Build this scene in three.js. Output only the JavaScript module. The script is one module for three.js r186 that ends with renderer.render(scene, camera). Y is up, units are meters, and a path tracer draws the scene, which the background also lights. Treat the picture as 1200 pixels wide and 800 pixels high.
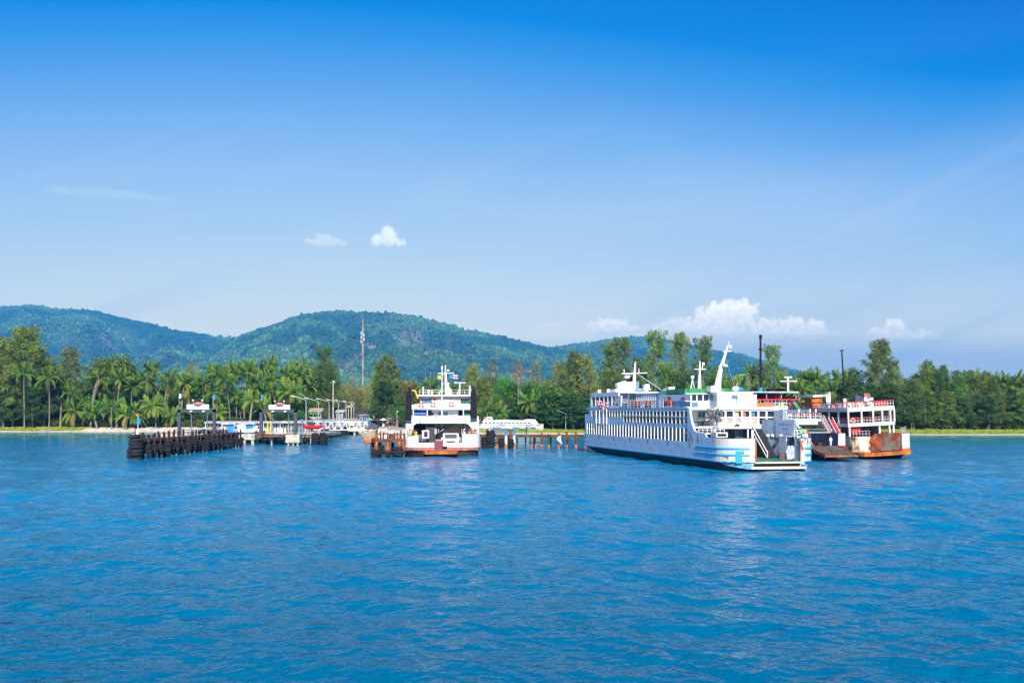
import * as THREE from 'three';
import { mergeGeometries } from 'three/addons/utils/BufferGeometryUtils.js';
import { MarchingCubes } from 'three/addons/objects/MarchingCubes.js';

// ---------------------------------------------------------------- camera, sky, sun, exposure
const scene = new THREE.Scene();
const FOCAL = 1177, EYE = 7.5, HORIZON = 480;                 // pixels of the 1200 x 800 photograph
const camera = new THREE.PerspectiveCamera(2 * Math.atan(400 / FOCAL) * 180 / Math.PI, 1.5, 0.5, 30000);
camera.position.set(0, EYE, 0);
camera.lookAt(0, EYE, -100);
camera.setViewOffset(1200, 800, 0, 400 - HORIZON, 1200, 800);
const renderer = new THREE.WebGLRenderer({ antialias: true });
renderer.setSize(1024, 682);
renderer.toneMapping = THREE.LinearToneMapping;
const EXPOSURE = 1.75;
renderer.toneMappingExposure = EXPOSURE;
renderer.shadowMap.enabled = true;
const SUN = new THREE.Vector3(0.118, 0.64, 0.744).normalize();
const sun = new THREE.DirectionalLight(new THREE.Color(1, 0.95, 0.85), 5);
sun.name = 'sun';
sun.position.copy(SUN).multiplyScalar(900);
sun.castShadow = true;
Object.assign(sun.shadow.camera, { left: -260, right: 260, top: 260, bottom: -260, near: 10, far: 2400 });
sun.shadow.mapSize.set(4096, 4096);
scene.add(sun, sun.target);
sun.target.position.set(0, 0, -220);
scene.fog = new THREE.FogExp2(new THREE.Color(0.045, 0.42, 1.0), 0.00013);

// ---------------------------------------------------------------- numbers and noise
function rng(seed) { let s = seed >>> 0; return () => { s = (s + 0x6d2b79f5) | 0; let t = Math.imul(s ^ (s >>> 15), 1 | s); t = (t + Math.imul(t ^ (t >>> 7), 61 | t)) ^ t; return ((t ^ (t >>> 14)) >>> 0) / 4294967296; }; }
const lerp = (a, b, t) => a + (b - a) * t, clamp = (x, a = 0, b = 1) => Math.min(b, Math.max(a, x));
const smooth = (a, b, x) => { const t = clamp((x - a) / (b - a)); return t * t * (3 - 2 * t); };
const hash = (x, y, s = 0) => { let h = Math.imul(x | 0, 374761393) ^ Math.imul(y | 0, 668265263) ^ Math.imul(s | 0, 1442695041); h = Math.imul(h ^ (h >>> 13), 1274126177); return ((h ^ (h >>> 16)) >>> 0) / 4294967296; };
function vnoise(x, y, s = 0, per = 0) {
  const xi = Math.floor(x), yi = Math.floor(y), fx = x - xi, fy = y - yi, u = fx * fx * (3 - 2 * fx), v = fy * fy * (3 - 2 * fy);
  const w = (a) => (per ? ((a % per) + per) % per : a);
  const x0 = w(xi), x1 = w(xi + 1), y0 = w(yi), y1 = w(yi + 1);
  return lerp(lerp(hash(x0, y0, s), hash(x1, y0, s), u), lerp(hash(x0, y1, s), hash(x1, y1, s), u), v);
}
function fbm(x, y, oct = 4, s = 0, per = 0) { let a = 0.5, t = 0, n = 0; for (let i = 0; i < oct; i++) { t += a * vnoise(x, y, s + i * 17, per); n += a; x *= 2; y *= 2; per *= 2; a *= 0.5; } return t / n; }
const toLinear = (c) => (c <= 0.04045 ? c / 12.92 : Math.pow((c + 0.055) / 1.055, 2.4));
const rgb255 = (r, g, b) => [toLinear(r / 255), toLinear(g / 255), toLinear(b / 255)];
const X = (px, d) => (px - 600) / FOCAL * d, Y = (py, d) => EYE + (HORIZON - py) / FOCAL * d;   // where a sight line meets the distance d
const V = (x, y, z) => new THREE.Vector3(x, y, z);

// ---------------------------------------------------------------- the sky: air and clouds
function makeSky() {
  const W = 4096, Hh = 2048, data = new Float32Array(W * Hh * 4);
  // what the eye should see of the clear air at each elevation; the haze in front of it is taken off again
  const stops = [[0, [214, 230, 246]], [2.6, [206, 225, 245]], [4.7, [197, 219, 243]], [7.0, [187, 216, 246]], [10.5, [162, 204, 246]], [13.1, [146, 193, 246]], [15.3, [122, 182, 245]], [17.4, [96, 168, 241]], [19.5, [60, 155, 238]], [21.6, [8, 140, 233]], [26, [2, 122, 222]], [35, [2, 102, 206]], [50, [2, 84, 186]], [90, [2, 66, 164]]].map(([e, c]) => [e, rgb255(...c)]);
  const HAZE = [0.035, 0.29, 0.81], DENSITY = 0.00013;
  const air = (e) => { let i = 1; while (i < stops.length - 1 && stops[i][0] < e) i++; const [e0, a] = stops[i - 1], [e1, b] = stops[i], t = clamp((e - e0) / (e1 - e0)), left = Math.exp(-DENSITY * Math.min(9500, 711 / Math.sin(Math.max(e, 1) * Math.PI / 180))); return [0, 1, 2].map((k) => Math.max(0.0005, (lerp(a[k], b[k], t) - HAZE[k] * (1 - left)) / left)); };
  const bluer = (az) => 1 + Math.min(0.36, 1.7 * (Math.cos((az - 171) * Math.PI / 180) + 0.988));   // the sky is deeper away from the point opposite the sun
  // cumulus: azimuth (degrees right of the view), elevation of the base, half width, height, density
  const deg = (px, py) => [Math.atan((px - 600) / FOCAL) * 180 / Math.PI, Math.atan((HORIZON - py) / Math.hypot(FOCAL, px - 600)) * 180 / Math.PI];
  const clouds = [[455, 287, 19, 22, 0.5], [380, 287, 26, 13, 0.22], [719, 391, 28, 28, 1.0], [858, 393, 56, 42, 1.1], [936, 395, 32, 30, 1.1], [800, 392, 40, 22, 0.55], [1050, 399, 28, 24, 0.95], [1086, 398, 16, 12, 0.6], [900, 396, 90, 14, 0.4], [650, 385, 30, 8, 0.2], [130, 232, 60, 12, 0.07]]
    .map(([px, py, w, h, k]) => { const [a, e] = deg(px, py); return [a, e, w / FOCAL * 57.3, h / FOCAL * 57.3, k]; });
  const r = rng(5);
  for (let i = 0; i < 46; i++) { const a = 34 + r() * 292; clouds.push([a > 180 ? a - 360 : a, 2.6 + r() * 4, 0.8 + r() * 2.6, 0.6 + r() * 1.7, 0.5 + r() * 0.7]); }
  clouds.forEach((c) => { const q = rng(Math.round(c[0] * 100) + 5000), lobes = []; for (let i = 0; i < 15; i++) { const x = (q() - 0.5) * 1.7, f = 1 - Math.abs(x + 0.15) * 0.75, lr = 0.18 + 0.30 * f * q(); lobes.push([x, lr * 0.5 + Math.max(0, f) * 0.75 * q() * q(), lr * 1.05]); } c.push(lobes); });
  const ground = air(0), tilt = Array.from({ length: W }, (_, c) => { let az = (c + 0.5) / W * 360 - 90; if (az > 180) az -= 360; return bluer(az); });
  for (let row = 0; row < Hh; row++) {
    const el = (row + 0.5) / Hh * 180 - 90, near = el > -0.2 && el < 11.5 ? clouds.filter((c) => el > c[1] - c[3] * 0.5 && el < c[1] + c[3] * 1.6) : [];
    for (let col = 0; col < W; col++) {
      let az = (col + 0.5) / W * 360 - 180 + 90; if (az > 180) az -= 360;
      let [R, Gc, B] = el > 0 ? air(el * (1 + (tilt[col] - 1) * smooth(2, 9, el))) : ground;
      if (el > 0 && el < 60) {
        // thin high veil, broad and wispy
        const ve = fbm((az + el * 1.7) * 0.045 + 9, el * 0.2 - az * 0.018, 4, 31), streak = fbm((az - el * 2.1) * 0.06 + 40, (el - az * 0.42) * 0.5, 4, 77);
        const veil = smooth(0.42, 0.8, ve) * 0.30 * smooth(21, 6, el) + smooth(0.52, 0.8, streak) * 0.24 * smooth(18, 5, el);
        R = lerp(R, 0.80, veil); Gc = lerp(Gc, 0.92, veil); B = lerp(B, 1.04, veil);
      }
      for (const [ca, ce, w, h, k, lobes] of near) {
        let da = az - ca; if (da > 180) da -= 360; if (da < -180) da += 360;
        const x = da / w, y = (el - ce) / h;
        if (Math.abs(x) > 1.5 || y < -0.5 || y > 1.6) continue;
        const n = fbm(da * 3.0 + ca * 7, el * 3.6 + 3, 6, 51), m = fbm(da * 9 + ca, el * 10, 4, 12), wx = x + (n - 0.5) * 0.5, wy = y + (fbm(da * 3.0 + 31, el * 3.6 + ca, 5, 88) - 0.5) * 0.5;
        let best = -1, up = 0; for (const [lx, ly, lr] of lobes) { const q = 1 - Math.hypot(wx - lx, wy - ly) / lr; if (q > best) { best = q; up = (wy - ly) / lr; } }
        const a = smooth(-0.10, 0.40, best + (m - 0.5) * 0.5) * Math.min(1, k) * smooth(-0.22, 0.10, y + (n - 0.5) * 0.3);
        const lit = clamp(0.50 + 0.34 * y + 0.30 * up + (m - 0.5) * 0.9), c = [lerp(1.25, 2.3, lit), lerp(1.25, 2.05, lit), lerp(1.08, 1.5, lit)];
        R = lerp(R, c[0], a); Gc = lerp(Gc, c[1], a); B = lerp(B, c[2], a);
      }
      const o = (row * W + col) * 4;
      data[o] = R / EXPOSURE; data[o + 1] = Gc / EXPOSURE; data[o + 2] = B / EXPOSURE; data[o + 3] = 1;
    }
  }
  const t = new THREE.DataTexture(data, W, Hh, THREE.RGBAFormat, THREE.FloatType);
  t.mapping = THREE.EquirectangularReflectionMapping; t.magFilter = THREE.LinearFilter; t.needsUpdate = true;
  scene.background = t; scene.environment = t;
}
makeSky();
// ---------------------------------------------------------------- textures and materials
function texture(n, fn, srgb = true) {
  const a = new Uint8Array(n * n * 4);
  for (let y = 0; y < n; y++) for (let x = 0; x < n; x++) { const c = fn((x + 0.5) / n, (y + 0.5) / n); for (let k = 0; k < 3; k++) a[(y * n + x) * 4 + k] = clamp(c[k]) * 255; a[(y * n + x) * 4 + 3] = 255; }
  const t = new THREE.DataTexture(a, n, n, THREE.RGBAFormat, THREE.UnsignedByteType);
  t.wrapS = t.wrapT = THREE.RepeatWrapping; t.magFilter = THREE.LinearFilter; t.colorSpace = srgb ? THREE.SRGBColorSpace : THREE.NoColorSpace; t.needsUpdate = true;
  return t;
}
const mix3 = (a, b, t) => [lerp(a[0], b[0], t), lerp(a[1], b[1], t), lerp(a[2], b[2], t)];
// painted steel that weathers: grime, runs and rust blooms; one tile is 8 m
const paintTex = (base, rust, seed) => texture(320, (u, v) => {
  const grime = fbm(u * 6, v * 6, 5, seed, 6), run = fbm(u * 80, v * 5, 3, seed + 3, 0 || 5 * 16) , patch = fbm(u * 9, v * 9, 5, seed + 9, 9), seam = Math.abs(((u * 8 * 0.83) % 1) - 0.5) > 0.485 ? 0.06 : 0;
  let c = base.map((b) => b * (1 - 0.10 * grime - seam));
  c = mix3(c, [0.55, 0.48, 0.38], smooth(0.55, 0.78, run) * 0.34 * smooth(0.35, 0.6, patch));
  const r = smooth(0.72 - rust * 0.25, 0.80 - rust * 0.2, patch * 0.72 + run * 0.28);
  return mix3(c, mix3([0.45, 0.20, 0.08], [0.72, 0.38, 0.12], grime), r * 0.9);
});
const rustTex = (a, b, c, seed) => texture(320, (u, v) => {
  const n = fbm(u * 7, v * 7, 6, seed, 7), m = fbm(u * 15, v * 11, 4, seed + 5, 15), p = fbm(u * 4, v * 4, 4, seed + 8, 4);
  return mix3(mix3(a, b, smooth(0.35, 0.65, n)), c, smooth(0.5, 0.62, p * 0.6 + m * 0.4)).map((x) => x * (0.75 + 0.5 * m));
});
const speckle = (a, b, f, seed) => texture(256, (u, v) => mix3(a, b, clamp(fbm(u * f, v * f, 5, seed, f) * 1.6 - 0.3)));
const TEX = {
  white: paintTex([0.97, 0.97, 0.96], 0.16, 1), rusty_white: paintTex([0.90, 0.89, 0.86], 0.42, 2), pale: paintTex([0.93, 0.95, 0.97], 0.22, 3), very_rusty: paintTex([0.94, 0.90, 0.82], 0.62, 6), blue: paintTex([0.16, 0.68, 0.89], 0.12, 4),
  plate: rustTex([0.40, 0.18, 0.07], [0.62, 0.27, 0.06], [0.36, 0.33, 0.31], 11), orange: rustTex([0.62, 0.30, 0.07], [0.82, 0.46, 0.10], [0.50, 0.22, 0.06], 12),
  timber: rustTex([0.30, 0.17, 0.10], [0.42, 0.24, 0.14], [0.20, 0.14, 0.11], 13), concrete: speckle([0.62, 0.60, 0.55], [0.86, 0.84, 0.78], 12, 21), deck: speckle([0.30, 0.29, 0.27], [0.52, 0.48, 0.43], 10, 22), green: speckle([0.10, 0.36, 0.24], [0.30, 0.54, 0.42], 8, 23),
  black: speckle([0.05, 0.05, 0.06], [0.16, 0.15, 0.15], 14, 24), noise: speckle([0.70, 0.70, 0.70], [1, 1, 1], 16, 25),
};
const made = {};
function mat(name, color, o = {}) {
  if (made[name]) return made[name];
  const { tex, side, ...rest } = o;
  const m = new THREE.MeshStandardMaterial({ roughness: 0.6, metalness: 0, ...rest });
  m.name = name; m.color.setRGB(...color); if (tex) m.map = TEX[tex]; m.side = THREE.DoubleSide;
  return (made[name] = m);
}
const M = {
  white: mat('white paint', [0.80, 0.80, 0.80], { tex: 'white', roughness: 0.45 }), very_rusty: mat('badly rusted white paint', [0.88, 0.86, 0.82], { tex: 'very_rusty', roughness: 0.7 }), rusty_white: mat('rust stained white paint', [0.86, 0.86, 0.86], { tex: 'rusty_white', roughness: 0.55 }), pale: mat('shade tinted hull paint', [0.80, 0.88, 0.96], { tex: 'pale', roughness: 0.45 }),  // pale: white hull paint with the blue of the shaded sides mixed in
  clean: mat('clean white paint', [0.76, 0.76, 0.755], { roughness: 0.4 }), blue: mat('sky blue paint', [1, 1, 1], { tex: 'blue', roughness: 0.5 }), cyan: mat('pale cyan paint', [0.30, 0.66, 0.80], { tex: 'noise' }), boot: mat('black antifouling paint', [0.016, 0.016, 0.018], { roughness: 0.7 }),
  plate: mat('rusty plate', [1, 1, 1], { tex: 'plate', roughness: 0.85 }), orange: mat('bright rust', [1, 1, 1], { tex: 'orange', roughness: 0.85 }), timber: mat('tarred timber', [1, 1, 1], { tex: 'timber', roughness: 0.9 }), dark_timber: mat('blackened timber', [0.35, 0.33, 0.32], { tex: 'timber', roughness: 0.9 }), concrete: mat('concrete', [0.85, 0.84, 0.8], { tex: 'concrete', roughness: 0.9 }),
  deck: mat('steel deck', [0.9, 0.9, 0.9], { tex: 'deck', roughness: 0.85 }), green: mat('green deck paint', [1, 1, 1], { tex: 'green', roughness: 0.7 }), rubber: mat('tyre rubber', [1.3, 1.3, 1.4], { tex: 'black', roughness: 0.9 }), black: mat('black paint', [0.007, 0.007, 0.009], { roughness: 1 }), navy: mat('navy paint', [0.05, 0.08, 0.17], { tex: 'noise' }),
  gate: mat('dark grey steel', [0.05, 0.055, 0.08], { roughness: 0.5 }), glass: mat('dark window glass', [0.02, 0.032, 0.06], { roughness: 0.25 }), teal_glass: mat('blue window glass', [0.08, 0.20, 0.32], { roughness: 0.12 }), red: mat('red paint', [0.62, 0.03, 0.03], { tex: 'noise', roughness: 0.5 }), faded_red: mat('faded red paint', [0.60, 0.14, 0.12], { tex: 'noise' }), salmon: mat('salmon red dome paint', [0.62, 0.16, 0.13], {}), vivid_red: mat('bright red paint', [0.78, 0.015, 0.02], { roughness: 0.4 }),
  vest: mat('orange plastic', [0.85, 0.16, 0.03], {}), vivid_blue: mat('bright blue canvas', [0.01, 0.24, 0.75], { roughness: 0.8 }), steel_blue: mat('blue grey panel', [0.18, 0.32, 0.50], { tex: 'noise' }), canopy: mat('green awning canvas', [0.07, 0.42, 0.14], { tex: 'noise', roughness: 0.8 }), lime: mat('faded green canvas', [0.25, 0.55, 0.28], { roughness: 0.8 }), yellow: mat('yellow paint', [0.80, 0.55, 0.03], {}),
  tarp: mat('grey tarpaulin', [0.24, 0.25, 0.27], { tex: 'noise', roughness: 0.9 }), brown_tarp: mat('brown tarpaulin', [0.50, 0.41, 0.34], { tex: 'noise', roughness: 0.9 }), blue_tarp: mat('pale blue tarpaulin', [0.25, 0.48, 0.72], { tex: 'noise', roughness: 0.8 }), beige: mat('beige panel', [0.66, 0.60, 0.55], { tex: 'noise' }), cloth: mat('orange curtain', [0.70, 0.42, 0.22], { roughness: 0.9 }), chair: mat('blue seat plastic', [0.02, 0.10, 0.55], { roughness: 0.4 }), maroon: mat('maroon paint', [0.20, 0.03, 0.05], {}),
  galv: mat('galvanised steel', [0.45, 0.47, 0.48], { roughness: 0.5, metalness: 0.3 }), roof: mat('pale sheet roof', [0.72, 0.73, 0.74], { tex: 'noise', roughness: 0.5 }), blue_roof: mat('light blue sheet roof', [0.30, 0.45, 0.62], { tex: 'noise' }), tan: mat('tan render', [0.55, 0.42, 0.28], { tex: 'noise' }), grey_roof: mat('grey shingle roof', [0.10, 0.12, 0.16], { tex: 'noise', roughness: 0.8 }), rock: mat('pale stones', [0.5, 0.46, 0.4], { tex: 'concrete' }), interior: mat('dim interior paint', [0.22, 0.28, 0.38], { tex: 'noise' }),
};

// ---------------------------------------------------------------- geometry collector
const UVS = 1 / 8;
function boxUV(g) {
  const p = g.attributes.position, n = g.attributes.normal, uv = new Float32Array(p.count * 2);
  for (let i = 0; i < p.count; i += 3) {
    let ax = 0, ay = 0, az = 0;
    for (let k = 0; k < 3; k++) { ax += Math.abs(n.getX(i + k)); ay += Math.abs(n.getY(i + k)); az += Math.abs(n.getZ(i + k)); }
    for (let k = 0; k < 3; k++) { const j = i + k, x = p.getX(j), y = p.getY(j), z = p.getZ(j); const [u, v] = ay > ax && ay > az ? [x, z] : ax > az ? [z + 3.1, y] : [x, y]; uv[j * 2] = u * UVS; uv[j * 2 + 1] = v * UVS; }
  }
  g.setAttribute('uv', new THREE.BufferAttribute(uv, 2));
  return g;
}
const E = new THREE.Euler(), Q = new THREE.Quaternion(), MX = new THREE.Matrix4();
class G {
  constructor() { this.a = []; }
  add(g, x = 0, y = 0, z = 0, rx = 0, ry = 0, rz = 0, s = 1) {
    g = g.index ? g.toNonIndexed() : g.clone();
    for (const k of Object.keys(g.attributes)) if (k !== 'position' && k !== 'normal') g.deleteAttribute(k);
    if (!g.attributes.normal) g.computeVertexNormals();
    g.applyMatrix4(MX.compose(V(x, y, z), Q.setFromEuler(E.set(rx, ry, rz)), s.isVector3 ? s : V(s, s, s)));
    this.a.push(g); return this;
  }
  box(w, h, d, x, y, z, rx, ry, rz) { return this.add(new THREE.BoxGeometry(w, h, d), x, y, z, rx, ry, rz); }
  span(x0, x1, y0, y1, z0, z1) { return this.box(x1 - x0, y1 - y0, z1 - z0, (x0 + x1) / 2, (y0 + y1) / 2, (z0 + z1) / 2); }
  cyl(r0, r1, h, x, y, z, seg = 10, rx, ry, rz) { return this.add(new THREE.CylinderGeometry(r0, r1, h, seg), x, y, z, rx, ry, rz); }
  ball(r, x, y, z, s = 1) { return this.add(new THREE.SphereGeometry(r, 12, 8), x, y, z, 0, 0, 0, s); }
  rod(p, q, r, r2 = r, seg = 6) {
    p = p.isVector3 ? p : V(...p); q = q.isVector3 ? q : V(...q);
    const d = q.clone().sub(p), L = d.length(), g = new THREE.CylinderGeometry(r2, r, L, seg);
    g.applyQuaternion(new THREE.Quaternion().setFromUnitVectors(V(0, 1, 0), d.normalize()));
    return this.add(g, (p.x + q.x) / 2, (p.y + q.y) / 2, (p.z + q.z) / 2);
  }
  tube(pts, r, seg = 16, rad = 6) { return this.add(new THREE.TubeGeometry(new THREE.CatmullRomCurve3(pts.map((p) => V(...p))), seg, r, rad)); }
  // thick wall along plan points [x, z], each with its own bottom and top
  wall(pts, bot, top, th) {
    const n = pts.length, nor = pts.map((p, i) => { const a = pts[Math.max(0, i - 1)], b = pts[Math.min(n - 1, i + 1)], dx = b[0] - a[0], dz = b[1] - a[1], l = Math.hypot(dx, dz) || 1; return [dz / l, -dx / l]; });
    const pos = [], B = (i) => (Array.isArray(bot) ? bot[i] : bot), T = (i) => (Array.isArray(top) ? top[i] : top);
    const o = (i, y) => [pts[i][0], y, pts[i][1]], q = (i, y) => [pts[i][0] + nor[i][0] * th, y, pts[i][1] + nor[i][1] * th];
    const quad = (a, b, c, d) => pos.push(...a, ...b, ...c, ...a, ...c, ...d);
    for (let i = 0; i < n - 1; i++) {
      quad(o(i, B(i)), o(i + 1, B(i + 1)), o(i + 1, T(i + 1)), o(i, T(i)));
      quad(q(i + 1, B(i + 1)), q(i, B(i)), q(i, T(i)), q(i + 1, T(i + 1)));
      quad(o(i, T(i)), o(i + 1, T(i + 1)), q(i + 1, T(i + 1)), q(i, T(i)));
      quad(o(i + 1, B(i + 1)), o(i, B(i)), q(i, B(i)), q(i + 1, B(i + 1)));
    }
    for (const i of [0, n - 1]) quad(o(i, B(i)), o(i, T(i)), q(i, T(i)), q(i, B(i)));
    const g = new THREE.BufferGeometry(); g.setAttribute('position', new THREE.Float32BufferAttribute(pos, 3)); g.computeVertexNormals();
    return this.add(g);
  }
  // skin between outlines, each a list of [x, y, z] with the same count
  loft(rings, closed = false) {
    const pos = [];
    for (let r = 0; r < rings.length - 1; r++) { const a = rings[r], b = rings[r + 1], n = a.length; for (let i = 0; i < (closed ? n : n - 1); i++) { const j = (i + 1) % n; pos.push(...a[i], ...a[j], ...b[j], ...a[i], ...b[j], ...b[i]); } }
    const g = new THREE.BufferGeometry(); g.setAttribute('position', new THREE.Float32BufferAttribute(pos, 3)); g.computeVertexNormals();
    return this.add(g);
  }
  // outline [[a, b], ...] extruded; plane 'xy' (depth along z) or 'zy' (depth along x) or 'xz' (depth along y)
  prism(pts, depth, plane, at = 0, bevel = 0) {
    const s = new THREE.Shape(pts.map((p) => new THREE.Vector2(...p))), g = new THREE.ExtrudeGeometry(s, { depth, bevelEnabled: bevel > 0, bevelSize: bevel, bevelThickness: bevel, bevelSegments: 1 });
    if (plane === 'zy') { g.rotateY(-Math.PI / 2); g.translate(at + depth, 0, 0); } else if (plane === 'xz') { g.rotateX(Math.PI / 2); g.translate(0, at + depth, 0); } else g.translate(0, 0, at);
    return this.add(g);
  }
  geometry() { return boxUV(mergeGeometries(this.a)); }
  build(name, m, parent, o = {}) { return mesh(name, this.geometry(), m, parent, o); }
}
const used = {};
const numbered = (name) => { const k = used[name] = (used[name] ?? -1) + 1; return k ? name + '_' + String(k).padStart(3, '0') : name; };
function mesh(name, g, m, parent = scene, o = {}) {
  const x = new THREE.Mesh(g, m); x.castShadow = x.receiveShadow = true; x.name = parent === scene ? numbered(name) : name; parent.add(x);
  if (o.kind) x.userData.kind = o.kind; if (o.label) x.userData.label = o.label;
  return x;
}
function tag(o, label, category, group) { o.userData.label = label; o.userData.category = category; if (group) o.userData.group = group; return o; }
function thing(name, label, category, at = [0, 0, 0], turn = 0, group) { const o = new THREE.Group(); o.name = numbered(name); o.position.set(...at); o.rotation.y = turn; scene.add(o); return tag(o, label, category, group); }
function copy(o, label, at, turn = o.rotation.y) { const c = o.clone(); c.name = numbered(o.name.replace(/_\d{3}$/, '')); c.userData = { ...o.userData, label }; c.position.set(...at); c.rotation.y = turn; scene.add(c); return c; }
function structure(name, g, m, o = {}) { const x = mesh(name, g, m, scene); x.userData.kind = 'structure'; x.userData.label = o.label ?? name; return x; }
const ORD = ['leftmost', 'second from left', 'third from left', 'fourth from left', 'fifth from left', 'sixth from left', 'seventh from left', 'eighth from left', 'ninth from left', 'tenth from left', 'eleventh from left', 'twelfth from left'];
const COUNT = ['no', 'one', 'two', 'three', 'four', 'five', 'six', 'seven', 'eight', 'nine', 'ten', 'eleven', 'twelve'];
// ---------------------------------------------------------------- land forms
const pl = (list, x) => { let i = 1; while (i < list.length - 1 && list[i][0] < x) i++; const [a, b] = list[i - 1], [c, d] = list[i]; return lerp(b, d, clamp((x - a) / (c - a))); };
const SHORE = [[-700, 352], [-170, 335], [-60, 327], [-40, 316], [10, 306], [120, 297], [170, 293], [700, 282]];
const shoreD = (x) => pl(SHORE, x) + (fbm(x * 0.03, 3, 3, 61) - 0.5) * 5;
const SHELF = [[-170, 1.55], [-70, 1.7], [-30, 1.5], [0, 1.15], [170, 1.0]];
function groundH(x, z) {
  const s = -z - shoreD(x), top = pl(SHELF, x);
  const beach = s < 0 ? s * 0.16 : top * smooth(-7, 16, s) * 1.0 - top * smooth(-7, 16, 0) * (1 - smooth(0, 16, s));
  return beach + (s > 16 ? (s - 16) * 0.006 : 0) + (fbm(x * 0.11, z * 0.11, 3, 5) - 0.5) * 0.25 * smooth(2, 12, s);
}
const RIDGES = [
  [3700, [[-2600, 400], [-1500, 372], [-600, 368], [-300, 362], [-60, 360], [0, 360], [30, 357.5], [60, 361], [100, 363], [140, 372], [180, 380], [215, 389], [250, 393], [275, 396], [300, 402], [340, 420], [400, 450], [450, 480]]],
  [2900, [[160, 482], [200, 455], [235, 425], [258, 405], [283, 393], [320, 380], [350, 370], [385, 366], [425, 364.5], [460, 366], [490, 371], [520, 378], [560, 388], [600, 398], [640, 405], [680, 412], [740, 430], [800, 455], [850, 482]]],
  [3300, [[560, 475], [600, 430], [640, 408], [660, 405], [690, 400], [720, 397.5], [745, 393.5], [775, 396], [820, 408], [860, 414], [900, 424], [940, 436], [960, 441], [1000, 455], [1060, 475], [1100, 480], [1600, 482]]],
].map(([d, list]) => [d, list.map(([px, py]) => [X(px, d), Y(py, d) - 3.3 - 4])]);
const HILL = 1.8;                                               // the ridges are drawn at this multiple of their working size
function hillH(x, z) {
  const d = -z; let h = -4;
  RIDGES.forEach(([rd, list], i) => {
    const xr = x * lerp(1, rd / d, 0.85); if (xr < list[0][0] - 600 || xr > list[list.length - 1][0] + 600) return;
    const top = pl(list, xr), t = clamp((d - 950) / (rd - 950));
    const spur = Math.abs(fbm((x + d * 0.25) * 0.0034 + i * 9, d * 0.0013, 4, 90 + i) - 0.5) * 2;
    let k = d <= rd ? Math.pow(t, 1.35) : Math.max(0, 1 - (d - rd) / 1300);
    k *= 1 + (0.04 - spur * 2.0) * (d <= rd ? smooth(0, 0.3, t) * smooth(1, 0.72, t) : 0);
    h = Math.max(h, top * k);
  });
  return h + (fbm(x * 0.012, z * 0.012, 3, 44) - 0.5) * 16;
}
// bare patches on the slopes: found where their sight line meets the hills
const scars = [[128, 401, 16], [140, 399, 12], [136, 393, 7], [187, 423, 6], [191, 427, 6], [180, 418, 5], [228, 415, 6], [232, 410, 5], [322, 391, 12], [330, 397, 6], [298, 400, 5], [412, 428, 15], [417, 421, 15], [408, 434, 10], [425, 416, 9], [435, 407, 8], [470, 403, 10], [466, 406, 7], [415, 369, 7], [545, 389, 7], [552, 391, 6], [451, 384, 5], [484, 398, 7], [690, 415, 4], [515, 419, 5], [285, 432, 8], [345, 425, 6]].map(([px, py, r]) => {
  for (let d = 1000; d < 4200; d += 15) { const x = X(px, d), y = Y(py, d) - 3.3; if (hillH(x, -d) > y) return [x, -d, r * 0.6 / FOCAL * d]; }
  return null;
}).filter(Boolean);
const scarAt = (x, z) => { let m = 0; for (const [sx, sz, r] of scars) { const q = Math.hypot(x - sx, (z - sz) * 0.32) / r; if (q < 1.3) m = Math.max(m, smooth(1.15, 0.5, q + (fbm(x * 0.05, z * 0.05, 4, 7) - 0.5) * 2.4)); } return m; };

function gridMesh(xs, zs, height, color) {
  const nx = xs.length, nz = zs.length, pos = new Float32Array(nx * nz * 3), col = new Float32Array(nx * nz * 3), uv = new Float32Array(nx * nz * 2), idx = [];
  for (let j = 0; j < nz; j++) for (let i = 0; i < nx; i++) {
    const k = j * nx + i, x = xs[i], z = typeof zs[j] === 'function' ? zs[j](x) : zs[j], y = height(x, z);
    pos.set([x, y, z], k * 3); col.set(color(x, z, y), k * 3); uv.set([x / 8, z / 8], k * 2);
    if (i < nx - 1 && j < nz - 1) idx.push(k, k + 1, k + nx, k + 1, k + nx + 1, k + nx);
  }
  const g = new THREE.BufferGeometry();
  g.setAttribute('position', new THREE.BufferAttribute(pos, 3)); g.setAttribute('color', new THREE.BufferAttribute(col, 3)); g.setAttribute('uv', new THREE.BufferAttribute(uv, 2)); g.setIndex(idx); g.computeVertexNormals();
  return g;
}
const spread = (lo, hi, fine, step, grow) => { const out = []; let x = -fine; while (x <= fine) { out.push(x); x += step; } let s = step, a = -fine, b = x - step; while (a > lo) { s *= grow; a -= s; out.unshift(a); } s = step; while (b < hi) { s *= grow; b += s; out.push(b); } return out; };

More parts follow.
